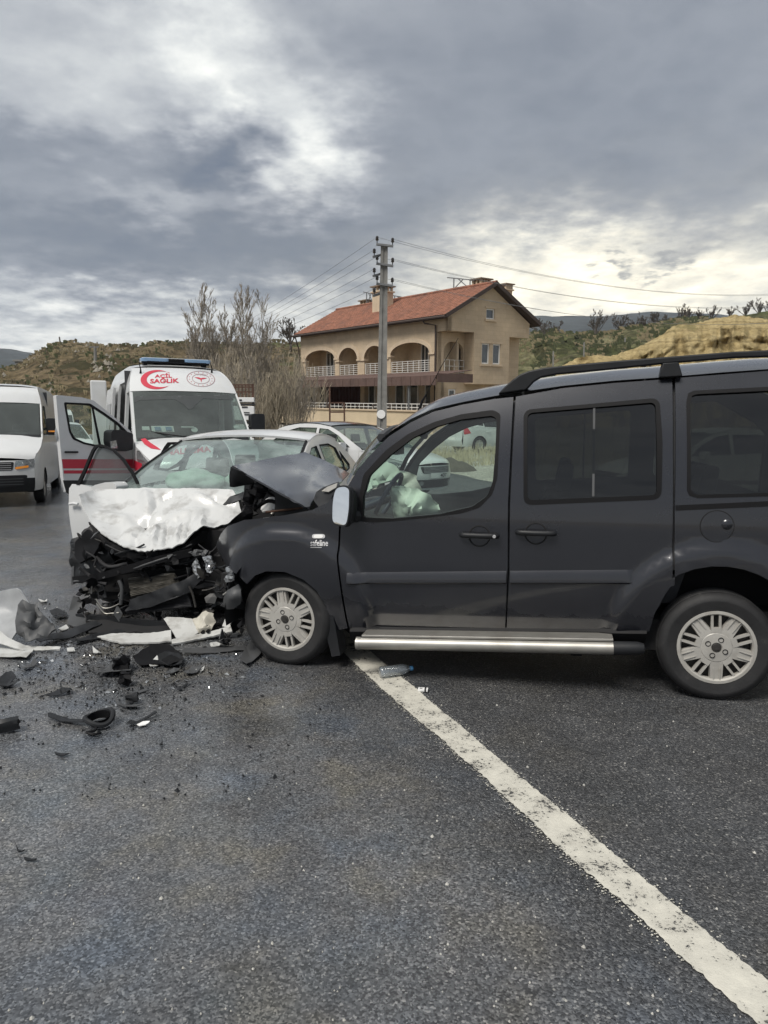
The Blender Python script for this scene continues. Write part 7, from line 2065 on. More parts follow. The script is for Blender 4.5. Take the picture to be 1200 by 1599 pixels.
m = MB(); mp = [(lambda q: (q.x, q.z))(DF.at(a, b_, -.2)) for a, b_ in ((173, 674), (178, 671), (190, 671.5), (207, 677), (207, 702), (195, 705), (176, 702), (172.5, 690))]
m.prism(rnd(mp, .03), lambda a, b_, t: toA @ Vector((a, t, b_)), -.22, -.04); mo = m.build('door_mirror', M_['blackplastic'], door, smooth=30, bevel=.02, recalc=True)
m = MB(); mp = [(lambda q: (q.x, q.z))(DF.at(a, b_, -.23)) for a, b_ in ((173.5, 689), (181, 687.5), (183, 700), (175, 700))]; m.prism(mp, lambda a, b_, t: toA @ Vector((a, t, b_)), -.245, -.21); m.build('mirror_repeater', M_['lens'], mo, smooth=0, recalc=True)
# side floodlights under the roof edge
for px, py in ((159, 590.5), (168.5, 590), (179, 586.5), (161, 584), (164.5, 581.5)):
    p = on(px, py)
    if p is None: continue
    m = MB(); m.box(p + Vector((-.03, 0, 0)), (.08, .16, .12), Matrix.Rotation(R(15), 3, 'Y')); o = m.build('side_floodlight', M_['trim'], root, smooth=0, bevel=.015)
    m = MB(); m.box(p + Vector((-.075, 0, -.01)), (.008, .13, .08), Matrix.Rotation(R(15), 3, 'Y')); m.build('lamp_lens', M_['lens'], o, smooth=0)

# ------------------------------------------------------------------ caged trailer with signboards beside the ambulance
b = at_ground(388, 19.5); F = Fr(b, R(6))
root = thing('caged_trailer', 'rusty caged trailer stacked with pale boards between ambulance and brush', 'trailer', b, R(6))
q = lambda px, py, y=0: F.at(px, py, y)
for k, (y0, y1) in enumerate(((621, 628), (630.5, 632.5), (634.5, 656), (658, 661), (663, 671), (673, 682), (684, 692))):
    m = MB(); p0, p1 = q(352, y1), q(397.5 + (k % 2) * 1.2, y0); m.box(((p0.x + p1.x) / 2, .04 * (k % 2), (p0.z + p1.z) / 2), (p1.x - p0.x, .30, p1.z - p0.z)); o = m.build('board', M_['plate'] if k not in (1, 3) else M_['greyplastic'], root, smooth=0, bevel=.008)
for (x0, x1, y0, y1) in ((374, 378, 623.5, 626), (378, 387, 634.5, 637), (381, 390, 643.5, 645), (382, 393, 646.5, 648.5), (388, 396, 664.5, 668)):
    m = MB(); p0, p1 = q(x0, y1, -.165), q(x1, y0, -.165); m.add([(p0.x, -.158, p0.z), (p1.x, -.158, p0.z), (p1.x, -.158, p1.z), (p0.x, -.158, p1.z)], [(0, 1, 2, 3)]); m.build('board_print', M_['ink'], root, smooth=0)
m = MB()
for py in (601, 604.5, 612): m.bar(q(350, py), q(395, py), .035, .035)
for k in range(9): m.bar(q(352 + k * 5.3, 600), q(352 + k * 5.3, 621), .03, .03)
m.bar(q(395, 600, .02), q(397, 692, .02), .06, .06); m.bar(q(395, 600, .9), q(397, 692, .9), .06, .06); m.bar(q(395, 601, 0), q(395, 603, .9), .05, .05)
cg = m.build('cage', M_['rust'], root, smooth=0)
m = MB(); z = q(390, 694).z; m.box((-.7, .5, z - .1), (1.9, 1.3, .12)); m.build('trailer_bed', M_['rust'], root, smooth=0)
for x in (-1.3, .1): wheel(root, (x, -.1, .3), .3, .18, .19, face=-1, style='plain')
# ------------------------------------------------------------------ wrecked white saloon
def wreck():
    loc = Vector((-1.74, 5.34, 0)); rz = R(-8)
    root = thing('wrecked_car', 'white saloon with crushed front and crumpled bonnet facing the camera', 'car', loc, rz)
    SF = Fr(loc, rz)
    sp = dict(W=.87, L=4.45, sh=[(0, .66), (.5, .84), (.95, .94), (1.5, .965), (2.6, .985), (3.4, 1.0), (3.95, 1.03), (4.35, 1.0), (4.45, .96)],
              gr=[(.86, .93), (1.45, 1.20), (2.06, 1.405), (2.45, 1.455), (2.9, 1.455), (3.3, 1.40), (3.65, 1.27), (4.05, 1.04)], yf=.80, yr=3.42, r=.32, sill=.22, pf=.27, pr=.22, lf=.75, lr=.6, tum=.40)
    c = Car(root, sp); wp = M_['white']; g = sp['gr']
    wins = [[(1.32, 1.0), (2.26, 1.01), (2.28, 1.36), (2.05, 1.345), (1.66, 1.205)], [(2.40, 1.01), (3.12, 1.02), (3.26, 1.13), (3.14, 1.32), (2.85, 1.375), (2.42, 1.37)], [(3.18, 1.03), (3.46, 1.06), (3.54, 1.11), (3.28, 1.28)]]
    # left-hand flank complete behind the wheel; the other flank has its front door open
    for y0, y1, nm in ((1.105, 2.32, 'front_door'), (2.325, 3.15, 'rear_door'), (3.155, 4.45, 'rear_wing')):
        c.side(nm, y0, y1, wp, sides=(1,))
    c.side('rear_door', 2.325, 3.15, wp, sides=(-1,)); c.side('rear_wing', 3.155, 4.45, wp, sides=(-1,))
    ol = [(y, interp(sp['sh'], y)) for y in lin(g[0][0], g[-1][0], 24)] + list(reversed([(p[0], p[1]) for p in curve(g, 4)]))[1:-1]
    for sg in (1, -1):
        hl = list(wins)
        if sg < 0: hl[0] = [(1.12, .965), (2.30, .985), (2.31, 1.385), (2.04, 1.37), (1.5, 1.17)]
        m = MB(); m.patch(ol, lambda y, z: (sg * c.half(y, z), y, z), hl, .10, (sg, 0, 0)); o = c.b(m, 'pillars', wp, smooth=40, solid=.03)
        for i, w_ in enumerate(hl):
            cc = (sum(p[0] for p in w_) / len(w_), sum(p[1] for p in w_) / len(w_))
            inn = [(cc[0] + (p[0] - cc[0]) * .93, cc[1] + (p[1] - cc[1]) * .9) for p in w_]; n_ = len(w_)
            m = MB(); V = [(sg * (c.half(y, z) + .005), y, z) for y, z in w_] + [(sg * (c.half(y, z) - .01), y, z) for y, z in inn]
            m.add(V, [(q, (q + 1) % n_, n_ + (q + 1) % n_, n_ + q) for q in range(n_)]); c.b(m, 'window_seal', M_['trim'], o, smooth=0)
            if sg < 0 and i == 0: continue
            m = MB(); m.patch(w_, lambda y, z: (sg * (c.half(y, z) - .012), y, z), (), .15, (sg, 0, 0)); c.b(m, 'window_glass', M_['glass'], o)
    c.strip('windscreen', g[:3], M_['cracked'], crown=.02, bow=.13, tmax=.955)
    m = MB()
    for sg in (-1, 1):
        m = MB(); P = curve(g[:3], 5); m.tube([(sg * (c.half(p[0], p[1]) * .955), p[0] - .012, p[1] + .004) for p in P], .014, 6); c.b(m, 'windscreen_seal', M_['trim'], keep=False)
    c.strip('roof', g[2:6], wp, crown=.05, bow=.08, solid=.02, power=2.2)
    c.strip('rear_window', g[5:], M_['screen'], crown=.01, bow=-.08, tmax=.96)
    c.strip('boot_lid', [(3.98, 1.03), (4.2, 1.02), (4.40, .99), (4.45, .93)], wp, crown=.04, bow=-.06)
    c.nose('rear_bumper', [(4.45, .96), (4.48, .6), (4.48, .4), (4.42, .22)], wp, -.08)
    c.wheels(which=(0, 2, 3)); c.under(); c.cabin(.9, 4.0, .42, .93, (1.95, 2.85))
    m = MB(); m.box((.36, .62, .33), (.30, .5, .5)); m.box((0, .82, .62), (1.35, .08, .6)); c.b(m, 'bulkhead', M_['darkgap'], keep=False, smooth=0)
    # airbags billowing behind the glass
    def bag(ctr, ax, seed):
        m = MB()
        def f(u, v):
            d = Vector((cos(v) * cos(u), cos(v) * sin(u), sin(v)))
            k = 1 + .2 * nz3(d.x * 1.7 + seed, d.y * 1.7, d.z * 1.7) - .12 * abs(nz3(d.x * 4 + seed, d.y * 4, d.z * 4))
            return Vector(ctr) + Vector((d.x * ax[0], d.y * ax[1], d.z * ax[2])) * k
        m.grid(f, lin(0, 2 * pi, 36), lin(-pi / 2, pi / 2, 20)); m.build('airbag', M_['airbag'], root, smooth=180)
    p = SF.at(305, 753, 1.35); bag(p, (.30, .2, .12), 1.0)
    p = SF.at(395, 748, 1.40); bag(p, (.24, .2, .13), 5.0)
    # --- crumpled bonnet
    def fold(p):
        e = smooth(.62, .12, p.y) * (.35 + .65 * smooth(-.75, .1, p.x))              # crumpling grows towards the struck edge
        return (0.0, .02 * e * nz3(p.x * 5, p.z * 7, 2), .010 * (abs(nz3(p.x * 2.0 + 2, p.y * 1.8, 3)) - .2) + e * (.018 * (abs(nz3(p.x * 6.5 + 2 + p.y * 3, p.y * 2.5, p.z * 2)) - .25) + .020 * abs(nz3(p.x * 15 - p.y * 6, p.y * 6, 5)) + .004 * nz3(p.x * 34, p.y * 28)))
    CL = []
    def fold2(p):
        v = Vector(fold(p))
        for a, b_, w, h in CL:
            ab = b_ - a; t = max(0, min(1, (p - a).dot(ab) / ab.length_squared)); d = (p - a - ab * t).length
            v.z += 1.6 * h * max(0, 1 - d / w) * min(1, 4 * t + .2, 4 * (1 - t) + .2)
        return v
    bn = [(123, 774, .42), (136, 768, .60), (149, 765.5, .74), (185, 764, .78), (228, 763.5, .74), (300, 763, .69), (364, 765, .67), (372, 780, .60), (377, 800, .55), (356, 818, .40), (336, 826, .32), (318, 824, .22), (304, 832, .16), (289, 848, .06), (271, 856, .0), (256, 859, -.02), (232, 862, -.02), (217, 862, -.01), (193, 854, .02), (172, 843, .08), (158, 835, .13), (140, 814, .25), (128, 790, .36)]
    inner = [(160, 790, .55), (200, 785, .60), (250, 790, .54), (310, 790, .53), (350, 795, .52), (200, 815, .36), (240, 825, .28), (280, 820, .34), (320, 808, .46), (230, 845, .10), (190, 835, .22), (296, 812, .32)]
    dfb = depth_fn(bn + inner); bp = lambda a, b_: SF.at(a, b_, dfb(a, b_))
    for (x0, y0, x1, y1, w, h) in ((226, 766, 234, 806, .07, .030), (234, 806, 222, 832, .06, -.028), (150, 800, 205, 815, .09, .022), (205, 815, 262, 812, .06, -.03), (262, 812, 330, 800, .07, .026), (276, 768, 250, 780, .06, -.025), (250, 780, 234, 806, .06, -.02),
                                   (245, 822, 238, 858, .035, .022), (262, 818, 258, 856, .03, -.022), (282, 812, 274, 850, .03, .022), (300, 806, 290, 842, .03, -.024), (322, 800, 312, 826, .03, .02), (216, 824, 212, 858, .05, -.018), (180, 770, 190, 800, .08, -.014), (330, 778, 366, 792, .05, -.022), (300, 772, 340, 788, .05, .018), (190, 838, 240, 846, .05, .02)):
        CL.append((bp(x0, y0), bp(x1, y1), w, h))
    m = pxsheet(SF, bn, inner, 3, fold2, jag=.6); bo = m.build('crumpled_bonnet', pm('bent_white_bonnet', (.50, .507, .505), .38, coat=.3, var=.03, dirt=(.16, .15, .135), ds=6.5, spec=.4), root, smooth=30, solid=.008)
    # torn dark edge of the inner skin hanging below the bonnet
    m = pxsheet(SF, [(140, 816, .30), (172, 846, .13), (217, 865, .04), (256, 862, .03), (289, 851, .11), (318, 828, .27), (352, 822, .42), (345, 834, .42), (312, 846, .3), (285, 866, .18), (240, 874, .12), (190, 868, .14), (158, 850, .22)], (), 5, lambda p: (0, .03 * nz3(p.x * 9, p.z * 9), .015 * nz3(p.x * 14, p.z * 14, 3)), jag=2); m.build('bonnet_inner_skin', M_['darkgap'], root, smooth=0, solid=.015)
    # bulk of the crushed engine bay
    rg = random.Random(12)
    def lump(name, ctr, d, mat, seed, jag=.35, n=2, rot=None):
        b_ = bmesh.new(); bmesh.ops.create_cube(b_, size=1); bmesh.ops.subdivide_edges(b_, edges=b_.edges, cuts=n, use_grid_fill=True)
        for v in b_.verts:
            q = v.co * 2 + Vector((seed, seed * 1.7, 0))
            v.co = Vector((v.co.x * d[0], v.co.y * d[1], v.co.z * d[2])) + Vector((nz3(*q), nz3(q.y, q.z, q.x + 9), nz3(q.z, q.x, q.y + 5))) * jag * min(d)
            if rot is not None: v.co = rot @ v.co
            v.co += Vector(ctr)
        m = MB(); m.v = [tuple(v.co) for v in b_.verts]; m.f = [tuple(v.index for v in f.verts) for f in b_.faces]; b_.free()
        return m.build(name, mat, root, smooth=30)
    lump('engine_block', (.0, .62, .45), (1.25, .5, .55), M_['darkgap'], 1, .25, 3)
    lump('front_panel', (-.02, .36, .42), (1.35, .12, .58), M_['darkgap'], 2, .9, 4)
    # outer left: dark remains of the wing and arch liner
    m = pxsheet(SF, [(118, 842, .35), (128, 835, .3), (142, 822, .32), (158, 838, .24), (175, 850, .2), (178, 880, .18), (150, 905, .2), (128, 912, .25), (116, 905, .3), (114, 870, .34)], (), 5, lambda p: (.02 * nz3(p.x * 12, p.z * 12, 1), .05 * nz3(p.x * 10, p.z * 10), .02 * nz3(p.z * 13, p.x * 12)), jag=1.5); m.build('torn_wing_liner', M_['blackplastic'], root, smooth=30, solid=.015)
    m = pxsheet(SF, [(117, 930, .26), (124, 932, .24), (133, 950, .2), (136, 977, .14), (122, 981, .16), (106, 978, .22), (110, 955, .25)], (), 5, lambda p: (0, .03 * nz3(p.x * 12, p.z * 12), 0), jag=1.2); m.build('hanging_arch_liner', M_['greyplastic'], root, smooth=30, solid=.012)
    m = pxsheet(SF, [(115, 880, .32), (119, 850, .36), (127, 838, .36), (128, 842, .34), (121, 855, .34), (118, 882, .3), (117, 912, .27), (113, 913, .29)], (), 4, None); m.build('wing_edge', M_['greyplastic'], root, smooth=30, solid=.012)
    # headlamp bucket lodged at the top left
    m = pxsheet(SF, [(121, 846, .26), (140, 826, .2), (152, 836, .14), (160, 848, .12), (150, 868, .12), (128, 880, .18), (120, 868, .24)], [(140, 850, .22)], 5, None, jag=1.0); m.build('headlamp_bucket', M_['trim'], root, smooth=30, solid=.02)
    # crash beam, sloping across, and lower carrier
    def bar(name, pts, d, r, mat, n=8):
        P = [SF.at(a, b_, d if not isinstance(d, (list, tuple)) else d[k]) for k, (a, b_) in enumerate(pts)]
        m = MB(); m.tube(curve(P, 6), r, n); return m.build(name, M_[mat], root, smooth=60)
    m = MB(); P = curve([SF.at(a, b_, d) for a, b_, d in ((118, 905, .22), (150, 901, .08), (200, 888, .0), (250, 873, .0), (300, 862, .08))], 5)
    for k in range(len(P) - 1): m.bar(P[k], P[k + 1] + (P[k + 1] - P[k]) * .05, .05, .055)
    m.build('bumper_beam', M_['trim'], root, smooth=0)
    bar('carrier_edge', [(116, 908), (160, 902), (205, 889), (250, 874), (290, 862)], [.18, .06, -.02, -.02, .05], .009, 'greyplastic')
    m = MB(); P = curve([SF.at(a, b_, d) for a, b_, d in ((122, 961, .12), (160, 965, .02), (220, 972, -.06), (280, 974, -.05), (330, 972, .0))], 5)
    for k in range(len(P) - 1): m.bar(P[k], P[k + 1] + (P[k + 1] - P[k]) * .05, .04, .035)
    m.build('lower_carrier', M_['blackplastic'], root, smooth=0)
    # radiator with folded fins, pushed askew, and the condenser below it
    def core(name, quad, d, nf, mat, d2=0.0):
        m = MB(); Q = [SF.at(a, b_, dd) for (a, b_), dd in zip(quad, d)]
        def f(u, v): return Q[0].lerp(Q[1], u).lerp(Q[3].lerp(Q[2], u), v) + Vector((0, .02 * nz3(u * 4, v * 4) + (.006 if int(round(v * nf * 2)) % 2 else 0), 0))
        m.grid(f, lin(0, 1, 14), lin(0, 1, nf * 2)); return m.build(name, mat, root, smooth=0, solid=.02)
    M_['fins'] = pm('radiator_fins', (.085, .08, .07), .5, metal=.5, var=.35, vs=12)
    M_['findark'] = pm('dark_condenser', (.025, .026, .03), .45, metal=.4, var=.3, vs=10)
    core('radiator', [(204, 931), (282, 914), (272, 897), (200, 906)], [.02, -.02, .04, .06], 11, M_['fins'])
    core('condenser', [(196, 955), (300, 947), (290, 920), (214, 936)], [-.03, -.05, -.03, .0], 13, M_['findark'])
    m = pxsheet(SF, [(206, 936, -.02), (290, 905, -.05), (318, 888, .0), (322, 898, .0), (296, 925, -.06), (236, 948, -.06), (196, 955, -.02)], (), 5, lambda p: (0, .02 * nz3(p.x * 15, p.z * 15), .0)); m.build('torn_air_duct', M_['blackplastic'], root, smooth=30, solid=.01)
    # side tank, pipes
    bar('radiator_tank', [(186, 906), (191, 920), (189, 944)], -.01, .016, 'greyplastic'); bar('coolant_pipe', [(150, 935), (160, 948), (172, 949), (186, 943)], -.02, .005, 'alu', 6); bar('coolant_pipe', [(151, 942), (163, 957), (175, 957.5), (186, 956.5)], -.04, .005, 'alu', 6)
    bar('coolant_hose', [(200, 865), (225, 880), (260, 880), (296, 874)], .12, .022, 'rubber'); bar('coolant_hose', [(150, 870), (170, 885), (200, 880)], .1, .016, 'rubber')
    bar('strut_rod', [(296, 915), (302, 930), (306, 948)], -.06, .010, 'steel'); bar('bent_bracket', [(316, 922), (325, 921), (337, 917)], -.02, .006, 'steel'); bar('wiring_loom', [(135, 862), (150, 872), (148, 884), (160, 896)], .08, .008, 'rubber'); bar('wiring_loom', [(165, 850), (190, 862), (220, 868), (262, 866), (300, 850)], .08, .007, 'rubber'); bar('wiring_loom', [(310, 850), (328, 862), (340, 852), (352, 838)], .1, .006, 'rubber')
    # pale broken lamp and bumper fragments wedged at the right
    for nm, pts, mt in (('broken_lamp_lens', [(302, 884, .02), (307, 872, .02), (314, 886, -.02), (318, 896, -.02), (311, 904, -.02), (304, 893, .0)], 'lens'), ('broken_lamp_lens', [(318, 870, .0), (331, 868, -.02), (337, 886, -.02), (330, 896, -.03), (324, 894, -.02), (322, 880, -.01)], 'lens'),
                        ('cracked_bracket', [(296, 862, .05), (310, 858, .05), (328, 861, .04), (322, 868, .03), (304, 868, .04)], 'greyplastic')):
        m = pxsheet(SF, pts, (), 3, lambda p: (0, .02 * nz3(p.x * 40, p.z * 40), 0), jag=.8); m.build(nm, M_[mt], root, smooth=0, solid=.012)
    # many small broken dark parts through the bay
    for i in range(150):
        px = rg.uniform(120, 352); py = rg.uniform(832 if px < 170 else 862, 968)
        inr = 195 < px < 295 and 893 < py < 952
        if inr: continue
        flake('broken_part', SF.at(px, py, rg.uniform(-.04, .14)), rg.uniform(.02, .075) * (1.5 if rg.random() < .12 else 1), M_[rg.choice(['trim', 'trim', 'blackplastic', 'blackplastic', 'greyplastic', 'darkgap', 'steel', 'darkgap'])], rg, root, .005)
    for i in range(26):
        px = rg.uniform(122, 340); py = rg.uniform(845 if px < 170 else 868, 955); d = rg.uniform(-.02, .12); L_ = rg.uniform(14, 60); a_ = rg.uniform(-.6, .6)
        P_ = [SF.at(px + L_ * t * cos(a_), py + L_ * t * sin(a_) + 6 * sin(3 * t + i), d + .03 * sin(4 * t)) for t in (0, .35, .7, 1)]
        m = MB(); m.tube(curve(P_, 4), rg.choice([.004, .006, .009, .013]), 6); m.build('loose_cable', M_[rg.choice(['rubber', 'trim', 'blackplastic', 'greyplastic'])], root, smooth=60)
    # undertray sagging to the ground
    m = pxsheet(SF, [(128, 972, .1), (180, 968, .0), (260, 976, -.05), (330, 978, .0), (345, 990, .0), (300, 992, -.1), (200, 990, -.1), (140, 990, 0)], (), 6, lambda p: (0, 0, .02 * nz3(p.x * 8, p.y * 8)), jag=1); m.build('undertray', M_['darkgap'], root, smooth=30, solid=.01)
    # --- opened front door on the left of the picture
    hz = Vector((-.86, 1.05, 0)); hw = SF.M @ hz
    end = Vector((hw.x - .98, hw.y + .40, 0)); dx = (hw - end); dx.z = 0; dx.normalize()
    DM = Matrix(((dx.x, -dx.y, 0, end.x), (dx.y, dx.x, 0, end.y), (0, 0, 1, 0), (0, 0, 0, 1))); DF = Fr(None, M=DM); toS = SF.I @ DM
    def dq(pts): return [(lambda p: (p.x, p.z))(DF.at(a, b_, 0)) for a, b_ in pts]
    dfn = lambda off: (lambda a, b_: toS @ Vector((a, off + .05 * ((b_ - .75) / .5) ** 2, b_)))
    m = MB(); m.patch(dq([(107, 763), (111, 756), (127, 757), (160, 765), (222, 768), (226, 800), (226, 905), (150, 905), (128, 850), (113, 848), (108, 800)]), dfn(0), (), .06, (0, -1, 0)); door = m.build('open_front_door', wp, root, smooth=40, solid=.09)
    fr_o = dq([(118, 757), (127, 733), (135, 703), (139, 694.5), (150, 694), (170, 702), (187, 716), (205, 738), (221, 766)]); fr_i = dq([(123, 757.5), (131, 734), (139, 704), (142.5, 698), (151, 697.5), (168.5, 705), (185, 719), (202, 740), (217, 765.5)])
    fr_mid = fr_o + list(reversed(fr_i)); m = MB(); m.patch(fr_mid, dfn(-.005), (), .08, (0, -1, 0)); m.build('window_frame', M_['trim'], door, smooth=40, solid=.02)
    m = MB(); m.patch(fr_i, dfn(.03), (), .15, (0, -1, 0)); m.build('window_glass', glassm('dusty_door_glass', (.5, .55, .52), .22, (.12, .13, .13), film=.2), door, smooth=40)
    m = MB(); p = [toS @ DF.at(a, b_, -.03) for a, b_ in ((109, 787), (115, 786), (122, 787.5))]; m.tube(p, .014, 8); m.build('door_handle', wp, door)
    ms = [(lambda q_: (q_.x, q_.z))(DF.at(a, b_, -.12)) for a, b_ in ((149, 762), (155, 757), (172, 752.5), (185, 753), (190, 759), (189, 765), (160, 765))]
    m = MB(); m.prism(rnd(ms, .015), lambda a, b_, t: toS @ Vector((a, t, b_)), -.18, -.03); m.build('door_mirror', wp, door, smooth=40, bevel=.012, recalc=True)
    # --- opened rear door, seen over the windscreen pillar
    hz = Vector((-.87, 2.28, 0)); hw = SF.M @ hz
    # frame and pane lie across the picture behind the pillar
    DF2 = Fr((0, 7.55, 0)); toS2 = SF.I @ DF2.M
    dq2 = lambda pts: [(lambda p: (p.x, p.z))(DF2.at(a, b_, 0)) for a, b_ in pts]
    f2 = lambda off: (lambda a, b_: toS2 @ Vector((a, off, b_)))
    o_ = dq2([(239, 732), (246, 716), (257, 697), (262, 690.5), (300, 689.5), (316, 692), (312, 697), (280, 728), (262, 735)]); i_ = dq2([(247, 731), (253, 717), (262, 699), (266, 694.5), (299, 693.5), (306, 695), (300, 702), (276, 724), (262, 732)])
    m = MB(); m.patch(o_, f2(0), [i_], .08, (0, -1, 0)); rd = m.build('open_rear_door_frame', M_['trim'], root, smooth=40, solid=.04)
    m = MB(); m.patch(i_, f2(.015), (), .15, (0, -1, 0)); m.build('window_glass', M_['glass'], rd, smooth=40)
    m = MB(); m.patch(dq2([(219, 761), (222, 748), (239, 722), (247, 731), (262, 736), (290, 736), (290, 850), (222, 850)]), f2(.005), (), .1, (0, -1, 0)); m.build('open_rear_door', wp, root, smooth=40, solid=.07)
    return SF
SF = wreck()

# ------------------------------------------------------------------ debris on the road
RF = Fr((0, 0, 0))
def shard(nm, lab, cat, px, mat, z=.012, h=.03, bend=.02, seed=0, grp=None, step=5, thick=.004):
    h *= .8; bend *= .45
    """bent scrap lying on the asphalt; outline in pixels, lifted by up to h"""
    G = [gp(a, b_) for a, b_ in px]
    c = sum(G, Vector()) / len(G)
    m = MB()
    span = max((p - c).length for p in G)
    def f(a, b_):
        p = gp(a, b_); d = p - c
        u = d.x * cos(seed) + d.y * sin(seed); w = -d.x * sin(seed) + d.y * cos(seed)
        return (d.x, d.y, z + h * (abs(u) / span * .8 + abs(w - span * .2) / span * .35) + bend * nz3(d.x * 14, d.y * 14, seed))
    m.patch(px, f, (), step, (0, 0, 1))
    zz = min(v[2] for v in m.v); m.v = [(x, y, q - zz + .007 + thick) for x, y, q in m.v]
    o = m.build(nm, M_[mat], None, smooth=20, solid=thick); o.location = c
    return tag(o, lab, cat, grp)
def chunk(nm, lab, cat, px, py, d, mat, seed, rz=0.0, jag=.4, grp=None, n=2):
    p = gp(px, py); b_ = bmesh.new(); bmesh.ops.create_cube(b_, size=1); bmesh.ops.subdivide_edges(b_, edges=b_.edges, cuts=n, use_grid_fill=True)
    for v in b_.verts:
        q = v.co * 2.2 + Vector((seed, seed * 1.3, 0))
        v.co = Vector((v.co.x * d[0], v.co.y * d[1], v.co.z * d[2])) + Vector((nz3(*q), nz3(q.y, q.z, q.x + 9), nz3(q.z, q.x, q.y + 5))) * jag * min(d) * 1.4
    m = MB(); m.v = [tuple(v.co) for v in b_.verts]; m.f = [tuple(v.index for v in f.verts) for f in b_.faces]; b_.free()
    zz = min(v[2] for v in m.v); m.v = [(x, y, q - zz + .006) for x, y, q in m.v]
    o = m.build(nm, M_[mat], None, smooth=30); o.location = p; o.rotation_euler = (0, 0, rz)
    return tag(o, lab, cat, grp)
# torn white bumper, two lengths, with a standing flap
root = thing('torn_bumper', 'long torn white bumper lying in front of the wrecked car', 'bumper', gp(260, 1000))
BF = Fr(root.location)
def bpx(pts, inner=(), step=4, bump=None, jag=.6): return pxsheet(BF, pts, inner, step, bump, jag=jag)
wob = lambda p: (0, .004 * nz3(p.x * 10, p.z * 16), .003 * nz3(p.x * 10, p.y * 10, 3))
m = bpx([(152, 996, .10), (175, 991, .09), (232, 991, .06), (268, 986, .05), (268, 1003, -.02), (230, 1006, -.03), (190, 1006, -.02), (166, 1000, .05)], (), 4, wob); bm = m.build('bumper_skin', M_['whitedull'], root, smooth=40, solid=.012)
m = bpx([(268, 1001, .0), (330, 988, .06), (368, 977, .12), (371, 980, .10), (369, 986, .05), (330, 996, .0), (290, 1004, -.03), (269, 1008, -.03)], (), 4, wob); m.build('bumper_skin', M_['whitedull'], root, smooth=40, solid=.012)
m = bpx([(257, 968, .20), (262, 965, .20), (300, 967, .18), (310, 990, .06), (296, 997, .04), (276, 999, .02), (268, 985, .08)], (), 4, wob); m.build('bumper_flap', M_['whitedull'], root, smooth=40, solid=.012)
m = bpx([(292, 974, .19), (306, 966, .18), (322, 955, .17), (333, 960, .16), (336, 972, .14), (330, 984, .10), (310, 990, .08), (296, 984, .12)], [(322, 972, .08)], 4, lambda p: (.01 * nz3(p.x * 30, p.z * 30), .03 * nz3(p.x * 22, p.z * 22), .02 * nz3(p.x * 22, p.z * 25, 4))); m.build('crumpled_lamp_frame', pm('beige_scuffed_plastic', (.46, .44, .38), .6, var=.15, vs=8), root, smooth=25, solid=.01)
m = MB()
for px, py in ((318, 986), (326, 984.5)): m.lathe([(.012, 0), (.012, .03), (.0, .032)], 10, Matrix.Translation(BF.at(px, py, .05)) @ Matrix.Rotation(pi / 2, 4, 'X'))
m.build('parking_sensor', M_['trim'], root)
m = bpx([(349, 978, .12), (352, 967, .13), (360, 970, .12), (364, 977, .10), (358, 982, .08)], (), 3, wob); m.build('bumper_splinter', M_['whitedull'], root, smooth=30, solid=.01)
# upright crumpled panel at the left edge, with grey liner and white edge
root = thing('torn_wing_panel', 'crumpled grey body panel standing up among debris at the left edge', 'panel', gp(40, 1012)); BF = Fr(root.location)
m = bpx([(-30, 930, .30), (0, 923, .28), (28, 918, .22), (33, 921, .20), (46, 942, .14), (40, 962, .10), (30, 985, .02), (20, 1000, -.02), (-30, 1000, .05)], [(20, 955, .24)], 5, lambda p: (0, .025 * nz3(p.x * 7, p.z * 7), 0)); m.build('panel_skin', pm('grey_primer_panel', (.30, .31, .32), .5, var=.2, vs=5), root, smooth=40, solid=.01)
m = bpx([(30, 945, .10), (38, 938, .10), (48, 944, .08), (62, 948, .08), (68, 955, .06), (88, 985, .0), (70, 994, -.04), (40, 1004, -.08), (28, 990, -.04), (26, 965, .04)], [(45, 970, -.06), (58, 965, .06)], 4, lambda p: (.01 * nz3(p.x * 20, p.z * 20), .05 * nz3(p.x * 16, p.z * 16), .015 * nz3(p.x * 20, p.z * 18, 5))); m.build('crumpled_liner', M_['greyplastic'], root, smooth=30, solid=.012)
m = bpx([(-20, 978, .0), (0, 985, -.02), (14, 997, -.04), (40, 1010, -.05), (95, 1012, .0), (94, 1016, -.02), (36, 1018, -.08), (8, 1008, -.08), (-20, 1000, -.06)], (), 4, wob); m.build('panel_edge', M_['whitedull'], root, smooth=40, solid=.012)
shard('bumper_piece', 'flat pale broken bumper piece lying at the left edge of the road', 'bumper piece', [(-25, 1014), (0, 1012), (54, 1018), (42, 1033), (0, 1029), (-25, 1025)], 'whitedull', h=.03, seed=2)
shard('black_trim', 'long black plastic strip running from the grey panel to the wrecked car', 'trim strip', [(55, 1006), (80, 996), (120, 986), (150, 980), (160, 984), (124, 994), (90, 1004), (62, 1012)], 'blackplastic', h=.06, seed=4)
shard('black_trim', 'black plastic strip with a twisted end in front of the white bumper tip', 'trim strip', [(108, 1006), (140, 996), (190, 988), (196, 992), (150, 1002), (116, 1010)], 'blackplastic', h=.05, seed=5)
shard('black_sheet', 'black crumpled plastic sheet beside the grey panel', 'plastic sheet', [(78, 960), (90, 957), (106, 960), (104, 968), (86, 970)], 'blackplastic', h=.05, seed=6)
shard('white_shard', 'small white chip by the black sheet left of the wreck', 'shard', [(92, 984), (104, 979), (108, 983), (98, 988)], 'whitedull', h=.02, seed=7)
shard('white_shard', 'white splinter alone on the road above the grey panel', 'shard', [(60, 938), (70, 940), (74, 938), (74, 942), (66, 943)], 'whitedull', h=.02, seed=8)
